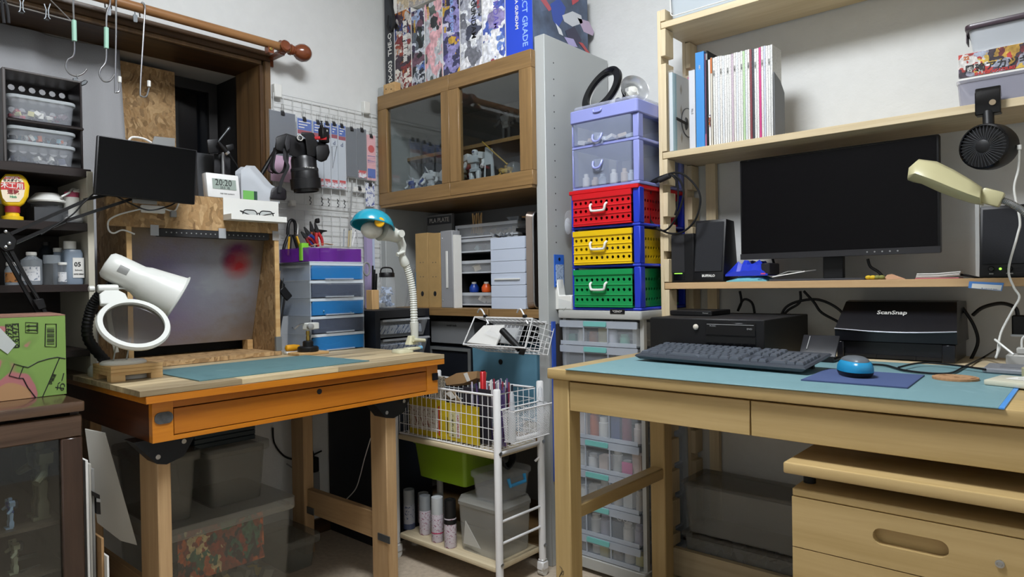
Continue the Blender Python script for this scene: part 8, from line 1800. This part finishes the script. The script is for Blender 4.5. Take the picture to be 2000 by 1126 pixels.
t = thing('blue_packet','shiny crumpled blue packet with black end on the rack board','packet');zz = zb+.017;crumple(G(),x0,x1+.002,SY-.002,SY+.10,zz,at(1465,510,y=SY).z,nx=11,seed=5).obj('packet',mat('packet_blue','#2438b8',.15),t,smooth=8);G().box(x1-.020,x1+.006,SY+.004,SY+.09,zz+.0015,at(1465,514,y=SY).z).obj('black_end',mat('packet_black','#1b1a22',.3),t,bevel=.003);G().box(x1-.018,x1-.004,SY-.003,SY+.0015,zz+.004,zz+.008).obj('pink_mark',mat('pink_mark','#d04a7a',.4),t)
t = thing('envelope','white envelope leaning on the monitor base','envelope');e0,e1 = at(1508,547,y=SY)+Vector((0,0,.008)),at(1572,533,y=SY)+Vector((0,0,.004));G().prism([e0+Vector((0,0,.001)),e0+Vector((.01,.07,.003)),e1+Vector((.01,.07,.004)),e1],(0,0,.003)).obj('paper',M_paper,t);G().prism([e0+Vector((.01,.004,.0045)),e0+Vector((.02,.05,.007)),(e0+e1)/2+Vector((.02,.06,.010)),(e0+e1)/2+Vector((0,.0,.010))],(0,0,.0015)).obj('fold',mat('paper_grey','#a9a9a6',.7),t)
t = thing('yellow_charm','small yellow and green knitted charm on the rack board','charm');q = at(1708,540,y=SY-.006); 
for k in range(4): G().sphere((q.x-.016+k*.011,SY-.002,SH3+.0065),(.0085,.007,.006),10,8).obj('bead',mat('charm_yellow' if k < 2 else 'charm_olive','#c9a81e' if k < 2 else '#7a7a3a',.7),t)
t = thing('brown_paper','torn brown paper scrap beside the yellow charm','paper');q = at(1735,540,y=SY);G().prism([(q.x-.012,SY,SH3+.0006),(q.x+.04,SY,SH3+.0006),(q.x+.004,SY+.02,SH3+.014),(q.x-.008,SY+.02,SH3+.012)],(0,.004,.001)).obj('scrap',mat('kraft_scrap','#b58a6a',.8),t)
t = thing('paper_pile','small pile of white and pink papers on the rack board','papers');xa,xb = at(1788,540,y=SY).x,at(1873,540,y=SY).x
for k,c in enumerate(('#c9707a','#d8d6d0','#dcdad6','#d2cfc8','#dedcd8')):
    g = G();z = SH3+.0008+k*.003;rows_ = [[Vector((xa+(xb-xa)*s+k*.001,SY-.004+(k % 2)*.002,z+.008*max(0,s-.5)*(k > 0))),Vector((xa+(xb-xa)*s,SY+.07,z+.008*max(0,s-.5)*(k > 0))),Vector((xa+(xb-xa)*s,SY+.07,z+.0022+.008*max(0,s-.5)*(k > 0))),Vector((xa+(xb-xa)*s+k*.001,SY-.004+(k % 2)*.002,z+.0022+.008*max(0,s-.5)*(k > 0)))] for s in [q/6 for q in range(7)]];g.loft(rows_);g.obj('sheet',mat('sheet_'+c[1:],c,.8),t)
t = thing('black_flat_cable','black cable lying between papers and right speaker','cable');G().tube(bez([at(1862,535,y=SY+.03),at(1885,537,y=SY+.02),at(1905,541,y=SY+.015),at(1918,543,y=SY+.03)],6),.003,7).obj('cable',M_black,t);G().cyl(at(1858,534,y=SY+.03),at(1864,535,y=SY+.03),.004,n=10).obj('plug',M_black,t)
# ---- price tag on the shelf edge
t = thing('shelf_tag','blue and white label stuck on the middle rack board edge','label');yy = RY0-.0012;a,b,c,d = at(1893,549,y=yy),at(1961,552,y=yy),at(1956,568,y=yy),at(1891,562,y=yy)
G().prism([a,b,c,d],(0,.003,0)).obj('tag',mat('tag_blue','#4a80c4',.4),t);G().prism([a.lerp(b,.10).lerp(d.lerp(c,.10),.3),a.lerp(b,.97).lerp(d.lerp(c,.97),.3),a.lerp(b,.97).lerp(d.lerp(c,.97),.95),a.lerp(b,.10).lerp(d.lerp(c,.10),.95)],(0,-.0006,0)).obj('tag_panel',M_paper,t);G().prism([a.lerp(b,.4).lerp(d.lerp(c,.4),.8)+Vector((0,-.0008,0)),a.lerp(b,.95).lerp(d.lerp(c,.95),.8)+Vector((0,-.0008,0)),a.lerp(b,.95).lerp(d.lerp(c,.95),.9)+Vector((0,-.0008,0)),a.lerp(b,.4).lerp(d.lerp(c,.4),.9)+Vector((0,-.0008,0))],(0,-.0003,0)).obj('tag_text',fineprint('tag_print','#c9ccd2','#3c4a6a',(300,2,300),.48),t)
# ---- cream desk lamp
lp = thing('cream_desk_lamp','cream long headed desk lamp on a metal gooseneck','lamp');ly = 1.86;M_cr = mat('lamp_ivory','#b3ad86',.35)
stn = [(1774,342,8),(1779,335,26),(1795,330,42),(1830,341,52),(1865,356,48),(1895,369,40),(1918,378,30)]
rg = []
for u,v,h in stn:
    c = at(u,v+6,y=ly);k_ = h*.0012;rg.append([c+Vector((0,-.045*min(1,h/34),-k_*.15)),c+Vector((0,-.03*min(1,h/34),k_*.45)),c+Vector((0,.0,k_*.62)),c+Vector((0,.03*min(1,h/34),k_*.45)),c+Vector((0,.045*min(1,h/34),-k_*.15)),c+Vector((0,.03*min(1,h/34),-k_*.5)),c+Vector((0,-.03*min(1,h/34),-k_*.5))])
G().loft(rg).obj('lamp_head',M_cr,lp,smooth=50)
a,b = at(1916,380,y=ly),at(1958,391,y=ly);G().bar(a,b,.030,.034).obj('neck_block',M_cr,lp,bevel=.005,seg=2)
gp_ = bez([b,at(1985,403,y=ly),at(2010,425,y=ly),at(2040,480,y=ly),at(2050,600,y=ly)],20);G().tube(gp_,[.0068 if i % 2 else .0082 for i in range(len(gp_))],10).obj('gooseneck',M_steel,lp)
e = gp_[-1];G().cyl((e.x,ly,EZ_+.03),e,.007,n=10).obj('stem',M_steel,lp);G().lathe([(.05,0),(.05,.02),(.03,.03),(.01,.032)],(e.x,ly,EZ_+.0005),n=24).obj('lamp_base',M_cr,lp)
# ---- cable loop on the post
t = thing('cable_loop','looped black cable hanging on the rack post','cable');yy = RY0-.012
G().tube(bez([at(1266,358,y=yy),at(1290,345,y=yy),at(1325,337,y=yy),at(1352,355,y=yy),at(1368,385,y=yy),at(1360,425,y=yy),at(1338,450,y=yy),at(1312,456,y=yy),at(1285,445,y=yy),at(1268,425,y=yy),at(1265,400,y=yy),at(1272,370,y=yy)],8),.0034,7).obj('cable',M_black,t)
G().tube(bez([at(1285,350,y=yy-.004),at(1310,341,y=yy-.004),at(1328,352,y=yy-.004),at(1335,380,y=yy-.004),at(1320,425,y=yy-.004),at(1298,450,y=yy-.004),at(1272,435,y=yy-.004),at(1268,390,y=yy-.004)],8),.0034,7).obj('cable',M_black,t);G().tube(bez([at(1290,350,y=yy-.007),at(1312,343,y=yy-.007),at(1323,360,y=yy-.007),at(1324,395,y=yy-.007),at(1318,420,y=yy-.007)],8),.003,7).obj('cable',M_black,t)
G().cyl(at(1266,361,y=yy-.006),at(1290,349,y=yy-.006),.007,n=12).obj('plug',M_black,t);G().cyl(at(1288,352,y=yy-.010),at(1308,343,y=yy-.010),.009,n=12).obj('plug',M_blackm,t)
# ================================================================== desk top things
dm_ = thing('desk_mat','large worn teal desk mat with blue right edge on the desk','mat');x0,x1 = at(1100,723,z=EZ_).x,at(1962,799,z=EZ_).x;DZ = EZ_+.0028
M_dm = scuffed('mat_desk','#6f9298','#83a4aa','#678a90')
G().box(x0,x1-.008,EYF-.004,1.975,EZ_+.0004,DZ).obj('mat_sheet',M_dm,dm_,bevel=.0006);G().box(x1-.0078,x1,EYF-.004,1.975,EZ_+.0004,DZ).obj('blue_edge',mat('mat_blue_edge','#4a90d8',.4),dm_)
# computer
PX0,PX1,PY0,PY1 = at(1270,660,y=1.80).x,at(1492,660,y=1.80).x,1.80,2.16;PZ = at(1380,622,y=1.80).z;pz0 = DZ+.006
t = thing('desktop_computer','flat black desktop computer with an optical drive on the desk','computer')
G().box(PX0,PX1,PY0+.004,PY1,pz0,PZ).obj('computer_case',mat('pc_black','#131315',.55,bump=.2,bscale=600),t,bevel=.002);G().box(PX0,PX1,PY0,PY0+.0038,pz0,PZ-.002).obj('front_panel',M_black,t,bevel=.001)
for x,y in ((PX0+.03,PY0+.03),(PX1-.03,PY0+.03),(PX0+.03,PY1-.18),(PX1-.03,PY1-.18)): G().cyl((x,y,DZ+.0004),(x,y,pz0),.012,n=12).obj('foot',M_black,t)
dx0,dx1,dz0,dz1 = fy(1379,1476,630,655,PY0);d = G().box(dx0,dx1,PY0-.003,PY0-.0002,dz0,dz1).obj('optical_drive',M_blackg,t,bevel=.0008);text('M-DISC',(dx0+.022,PY0-.0034,dz1-.010),.006,M_gray,EX,EZ,d);text('DVD',(dx1-.016,PY0-.0034,dz1-.016),.007,M_gray,EX,EZ,d);G().box(dx0+.004,dx1-.004,PY0-.0036,PY0-.003,dz1-.006,dz1-.0045).obj('tray_slit',M_gray,d)
q = at(1360,638,y=PY0);G().sphere((q.x,PY0-.004,q.z),(.0085,.005,.0085),12,8).obj('white_knob',mat('knob_white','#c9c2b4',.5),t)
G().box(dx0,dx1,PY0-.0022,PY0-.0002,dz0-.03,dz0-.004).obj('lower_bay',M_blackg,t)
t = thing('slim_drive','slim black external drive lying on the computer','drive');q0_,q1_ = at(1308,612,y=1.93),at(1390,612,y=1.93);G().rbox(q0_.x,q1_.x,1.93,2.07,PZ+.0006,PZ+.016,.005).obj('drive_body',M_black,t,bevel=.002);text('Pioneer',(q1_.x-.02,1.9294,PZ+.009),.006,M_gray,EX,EZ,t)
# keyboard
kb_ = thing('keyboard','full size dark grey keyboard with blue strip on the desk mat','keyboard');FL,FR = at(1240,699,z=EZ_+.010),at(1574,727,z=EZ_+.010);ang = math.atan2(FR.y-FL.y,FR.x-FL.x);KW = (Vector((FR.x,FR.y))-Vector((FL.x,FL.y))).length;KD = .155
MK = Matrix.Translation((FL.x,FL.y,DZ)) @ Euler((0,0,ang)).to_matrix().to_4x4() @ Matrix.Translation((0,0,.0055)) @ Euler((R(7.5),0,0)).to_matrix().to_4x4()
M_kg = mat('keyboard_grey','#3a3f47',.45);M_key = mat('key_grey','#535962',.28)
g = G(MK);g.loft([[Vector((a,b,z)) for a,b in ((i_,i_*.5),(KW-i_,i_*.5),(KW-i_,KD-i_*.5),(i_,KD-i_*.5))] for i_,z in ((.012,.0),(0,.009),(.004,.013))]);g.obj('keyboard_case',M_kg,kb_)
g = G(MK);g.box(.05,.29,KD-.012,KD-.006,.0132,.0145);g.obj('blue_strip',mat('kb_blue','#3f7ab8',.4),kb_)
for xx in (.03,KW-.07):
    g = G(Matrix.Translation((FL.x,FL.y,DZ)) @ Euler((0,0,ang)).to_matrix().to_4x4());g.box(xx,xx+.035,KD-.03,KD-.02,.0004,.0235);g.obj('tilt_foot',M_black,kb_)
kproto = {}
def key(x,y,w,h=.0165):
    k_ = (round(w,4),round(h,4));z = .0132
    if k_ not in kproto:
        g = G();a,b,hh_ = w/2-.0008,h/2-.0008,.007
        g.loft([[Vector((sx*a*s,sy_*b*s,zz)) for sx,sy_ in ((-1,-1),(1,-1),(1,1),(-1,1))] for s,zz in ((1,0),(.95,.003),(.74,hh_),(.70,hh_))]);o = g.obj('key',M_key,None);kproto[k_] = o.data;bpy.data.objects.remove(o)
    o = bpy.data.objects.new('key',kproto[k_]);COL.objects.link(o);o.parent = kb_;o.matrix_basis = MK @ Matrix.Translation((x,y,z))
p_ = (KW-.036)/21.25;x0k = .010;KY = 1.13
rows_ = [(.014,[1.25,1.25,1.25,4.5,1.25,1.25,1.25,1.25]),(.014+.018,[2.25]+[1]*10+[2.0]),(.014+.036,[1.75]+[1]*11+[1.5]),(.014+.054,[1.5]+[1]*12+[.75]),(.014+.072,[1]*13+[1.25]),(.014+.096,[1]+[1]*12+[1.25])]
for y,ks_ in rows_:
    x = x0k;sc2 = p_*14.25/ (sum(ks_)*1.0)
    for w_ in ks_: key(x+w_*sc2/2,y*KY+.008,w_*sc2,.0165*KY);x += w_*sc2
xb_ = x0k+p_*14.25+.008
for y,nk_ in ((.014,(0,1,2)),(.032,(1,)),(.068,(0,1,2)),(.086,(0,1,2)),(.110,(0,1,2))):
    for i in nk_: key(xb_+p_*(i+.5),y*KY+.008,p_,.0165*KY)
xn = xb_+p_*3+.008;pn_ = min(p_,(KW-.010-xn)/4)
for r2,y in enumerate((.014,.032,.050,.068,.086)):
    for i in range(4):
        if r2 == 0 and i == 1: continue
        if r2 == 0 and i == 0: key(xn+pn_,y*KY+.008,pn_*2,.0165*KY);continue
        key(xn+pn_*(i+.5),y*KY+.008,pn_,.0165*KY)
# mouse pad and mouse
mp = thing('mouse_pad','dark blue fabric mouse pad on the desk mat','mouse pad');a,b,c = at(1564,743,z=DZ),at(1773,759,z=DZ),at(1806,734,z=DZ);dv = (c-b)
G().prism([a+Vector((0,0,.0004)),b+Vector((0,0,.0004)),b+dv*1.0+Vector((0,0,.0004)),a+dv*1.0+Vector((0,0,.0004))],(0,0,.0022)).obj('pad',mat('pad_blue','#3a4a70',.8,var=.08,vscale=90),mp);MPZ = DZ+.0026
G().prism([a+Vector((.001,.001,.0027)),b+Vector((-.001,.001,.0027)),b+dv*.995+Vector((0,0,.0027)),a+dv*.995+Vector((0,0,.0027))],(0,0,.0004)).obj('pad_cloth',mat('pad_cloth','#3f4f78',.85),mp)
ms = thing('mouse','blue and grey computer mouse on the blue pad','mouse');mc_ = at(1667,733,z=MPZ+.002);mw = .033;ml = .052
MM = Matrix.Translation((mc_.x,mc_.y+.012,MPZ+.0008)) @ Euler((0,0,R(35))).to_matrix().to_4x4()
def mdome(z0,z1,k,e=2.6,n=8,w=1,l=1):
    g = G(MM);rg = []
    for i in range(n+1):
        t_ = i/n*.995;s = (1-t_**e)**(1/e);zz = z0+(z1-z0)*t_
        rg.append([Vector((mw*w*s*math.copysign(abs(math.cos(a))**.8,math.cos(a)),ml*l*s*math.copysign(abs(math.sin(a))**.9,math.sin(a))-.004*t_,zz)) for a in [2*PI*j/28 for j in range(28)]])
    g.loft(rg);return g
g = G(MM);g.loft([[Vector((mw*s*math.copysign(abs(math.cos(a))**.8,math.cos(a)),ml*s*math.copysign(abs(math.sin(a))**.9,math.sin(a)),zz)) for a in [2*PI*j/28 for j in range(28)]] for s,zz in ((.86,0),(.96,.006),(1.0,.011))]);g.obj('mouse_base',M_black,ms)
mdome(.0112,.042,1).obj('blue_shell',mat('mouse_blue','#1f86b4',.25),ms)
mdome(.028,.0455,1,2.4,8,.80,.86).obj('grey_top',mat('mouse_grey','#5a6066',.35),ms)
g = G(MM);g.cyl((-.003,ml*.5,.037),(.003,ml*.5,.037),.006,n=14);g.obj('wheel',M_black,ms)
t = thing('mouse_cable','black usb cable curling behind the mouse','cable');zc = DZ+.004;G().tube(bez([at(1698,711,z=zc),at(1730,713,z=zc),at(1775,724,z=zc),at(1850,729,z=zc),at(1885,715,z=zc),at(1920,698,z=zc),at(1950,680,y=2.0)],8),.0026,7).obj('cable',M_black,t);G().tube(bez([at(1755,717,z=zc+.005),at(1800,708,z=zc+.005),at(1860,712,z=zc+.005),at(1925,721,z=zc+.005)],8),.0024,7).obj('cable',M_black,t);G().bar(at(1686,711,z=zc+.002),at(1704,712,z=zc+.002),.010,.006).obj('plug',M_black,t)
t = thing('cork_coaster','round cork coaster with printed picture on the desk mat','coaster');q = at(1866,740,z=DZ);rr_ = (at(1915,740,z=DZ)-at(1817,740,z=DZ)).length/2*.85;G().lathe([(rr_,.0004),(rr_,.005),(rr_*.97,.0055)],(q.x,q.y,DZ),n=40).obj('cork',mat('cork','#a87f5a',.85,var=.15,vscale=120),t);G().lathe([(rr_*.9,.0056),(rr_*.9,.006)],(q.x,q.y,DZ),n=40).obj('print',fineprint('coaster_print','#b08a66','#7a5638',(40,40,40),.56),t)
t = thing('white_board','cream plastic board with cards lying on the desk right edge','board');q = at(1922,750,z=DZ);bx_ = [(q.x,q.y-.01),(q.x+.15,q.y-.06),(q.x+.20,q.y+.05),(q.x+.02,q.y+.09)];G().prism([Vector((a,b,DZ+.0004)) for a,b in bx_],(0,0,.011)).obj('board',mat('board_cream','#c4c2ae',.4),t,bevel=.003,seg=2);zc = DZ+.012;c0_ = Vector((q.x+.035,q.y+.015,zc));G().prism([c0_,c0_+Vector((.09,-.02,0)),c0_+Vector((.10,.02,0)),c0_+Vector((.015,.03,0))],(0,0,.002)).obj('card',M_paper,t);G().prism([c0_+Vector((.02,-.004,.0025)),c0_+Vector((.10,-.01,.0025)),c0_+Vector((.09,.02,.0025)),c0_+Vector((.03,.02,.004))],(0,0,.002)).obj('card',M_white,t)
t = thing('grey_tablet_case','thin grey case lying behind the cream board','case');q = at(1918,728,z=DZ);G().prism([(q.x,q.y,DZ+.0004),(q.x+.22,q.y-.02,DZ+.0004),(q.x+.25,q.y+.12,DZ+.0004),(q.x+.0,q.y+.115,DZ+.0004)],(0,0,.012)).obj('case',mat('case_grey','#7f8288',.4),t,bevel=.003);G().box(q.x+.03,q.x+.2,q.y+.03,q.y+.1,DZ+.0126,DZ+.0132).obj('case_inlay',mat('case_grey_dark','#74777d',.45),t)
# scanner on the rack board
sy0 = 2.045;sx0,sx1 = at(1634,650,y=sy0).x,at(1866,655,y=sy0).x;sz0 = RBZ+.0006;M_sc = mat('scanner_black','#121217',.28)
t = thing('document_scanner','black document scanner with curved silver edge under the rack board','scanner')
zmid = at(1750,668,y=sy0).z;zl = at(1750,648,y=sy0).z;ztp = at(1750,586,y=2.14).z
G().box(sx0+.002,sx1-.002,sy0+.012,2.24,sz0,zmid).obj('base_body',M_sc,t,bevel=.003)
G().box(sx0+.0,sx0+.018,sy0,sy0+.0118,sz0,zmid-.002).obj('base_post',M_sc,t,bevel=.002);G().box(sx1-.03,sx1,sy0,sy0+.0118,sz0,zmid-.002).obj('base_post',M_sc,t,bevel=.002)
g = G();n = 16;rgs = []
for i in range(n+1):
    s = i/n;x = sx0-.004+(sx1-sx0+.008)*s;bow = .016*math.sin(PI*s);yy = sy0-.004-bow*.5
    rgs.append([Vector((x,sy0+.012,zmid+.0006)),Vector((x,yy+.004,zmid+.0006)),Vector((x,yy,zl+.004-bow*.35)),Vector((x+.02*(.5-s),2.12,ztp-.004)),Vector((x+.02*(.5-s),2.15,ztp)),Vector((x+.01*(.5-s),2.24,ztp-.004)),Vector((x,2.24,zmid+.0006))])
g.loft(rgs);c_ = g.obj('cover',M_sc,t,smooth=30)
G().tube([r[2]+Vector((0,-.0012,.0015)) for r in rgs],.0022,8).obj('silver_edge',mat('silver_trim','#b9bcc6',.2,.9),c_)
q = (rgs[n//2][2]+rgs[n//2][3])/2;up_ = (rgs[n//2][3]-rgs[n//2][2]).normalized();text('ScanSnap',rgs[n//2][2].lerp(rgs[n//2][3],.62)+Vector((-.01,-.0025,.0020)),.020,M_paper,EX,up_,c_,bold=.0004)
G().box(sx0+.019,sx1-.031,sy0+.006,sy0+.0115,sz0+.003,sz0+.012).obj('output_flap',M_black,t);G().box(sx0+.07,sx0+.10,sy0+.004,sy0+.0058,sz0+.003,sz0+.013).obj('flap_tab',M_black,t);G().box(sx1-.13,sx1-.09,sy0+.004,sy0+.0058,sz0+.003,sz0+.013).obj('flap_tab',M_black,t)
# phone stand
t = thing('phone_stand','black folding phone stand behind the keyboard','stand');p0,p1 = at(1559,702,z=DZ),at(1632,707,z=DZ);yy = (p0.y+p1.y)/2;xa,xb = p0.x,p1.x;zt = at(1597,654,y=yy+.04).z
G().prism([(xa+.002,yy,DZ+.012),(xa+.002,yy+.045,zt),(xa+.002,yy+.05,zt-.002),(xa+.002,yy+.006,DZ+.010)],(xb-xa-.004,0,0)).obj('back_plate',mat('stand_black','#26272b',.3),t,bevel=.0015);G().prism([(xa,yy-.022,DZ+.0005),(xa,yy-.022,DZ+.016),(xa,yy-.016,DZ+.016),(xa,yy-.014,DZ+.008),(xa,yy+.05,DZ+.010),(xa,yy+.06,DZ+.0005)],(xb-xa,0,0)).obj('base',M_black,t,bevel=.0015);G().bar((xa+.02,yy+.012,DZ+.03),(xa+.02,yy+.043,zt-.004),.002,.002).obj('rib',M_gray,t)
# power block with plugs on the right
t = thing('power_strip','white power block with plugged cables at the right edge','power strip');q = at(1985,700,y=2.0);G().box(q.x-.02,q.x+.09,1.99,2.04,RBZ+.0006,at(1985,692,y=2.0).z).obj('block',mat('block_white','#aaa9a4',.4),t,bevel=.003);G().box(q.x+.0,q.x+.024,2.0,2.025,at(1985,692,y=2.0).z+.0004,at(1985,678,y=2.0).z).obj('plug',mat('block_white','#aaa9a4'),t,bevel=.003);G().tube(bez([(q.x+.01,2.01,at(1985,678,y=2.0).z),(q.x+.012,2.01,at(1985,660,y=2.0).z),(q.x+.03,2.01,at(1995,650,y=2.0).z),(q.x+.06,2.02,at(1995,640,y=2.0).z)],6),.0026,7).obj('cable',M_white,t)
t = thing('black_adaptor','black power adaptor hanging at the right behind the scanner','adaptor');q = at(1988,640,y=2.15);G().box(q.x-.012,q.x+.016,2.14,2.17,at(1988,655,y=2.15).z,at(1988,615,y=2.15).z).obj('block',M_black,t,bevel=.003);G().tube(bez([(q.x,2.15,at(1988,615,y=2.15).z),at(1982,600,y=2.15),at(1955,592,y=2.15),at(1920,600,y=2.15),at(1900,615,y=2.16)],6),.005,7).obj('cable',M_black,t);G().box(q.x-.014,q.x+.018,2.135,2.1398,at(1988,656,y=2.15).z,at(1988,652,y=2.15).z).obj('metal_plug',M_steel,t)
# cables behind the desk and under the shelf
for i,(px,lb5) in enumerate((([(1563,568),(1562,590),(1540,605),(1525,620),(1535,600),(1560,588),(1600,585),(1640,605),(1665,640)],'thick black cable looping under the rack board beside the scanner'),([(1445,568),(1448,590),(1441,607),(1452,585),(1468,590),(1474,612),(1476,645)],'bundle of black cables dropping behind the computer'),([(1570,568),(1590,590),(1605,610),(1640,630),(1660,650)],'thin black cable sloping down behind the scanner'),([(1880,600),(1902,635),(1910,668),(1896,702)],'black cable falling behind the scanner right side'),([(1508,500),(1512,515),(1520,530)],'short black cable behind the monitor base'),([(1695,505),(1700,520),(1715,530),(1725,540)],'black cable hanging from the monitor to the rack board'))):
    t = thing('black_cable',lb5,'cable','black cables around the rack');G().tube(bez([at(u,v,y=2.20 if i != 5 else RY0+.09) for u,v in px],7),.0042,7).obj('cable',M_black,t)
# clear bins in the rack below
for k,(va,vb,lb6) in enumerate(((962,1066,'upper clear lidded bin on the rack runners under the desk'),(1068,1190,'lower dark filled clear bin under the upper bin'))):
    t = thing('rack_bin',lb6,'storage box','clear bins under the desk');xa,xb = RX0+.045,-.50;z1 = at(1440,va,y=2.04).z;z0 = at(1440,vb,y=2.04).z if k == 0 else .118
    z0 = z0 if k == 0 else .03;G().tray(xa+.012,xb-.012,2.056,2.236,z0+.001,z1-.012,.003,.01,.014).obj('bin_body',clear('rack_bin_clear','#a9aba8',.6,.2),t);G().rbox(xa,xb,2.054,2.24,z1-.0118,z1,.014).obj('lid',clear('rack_bin_lid','#8d8b86',.65,.25),t,bevel=.003)
    if k: bits(xa+.03,xb-.03,2.065,2.225,z0+.006,z1-.015,['#14161a','#2a2c34','#5a5c66'],26,t,smin=.02,smax=.045)
finalize()
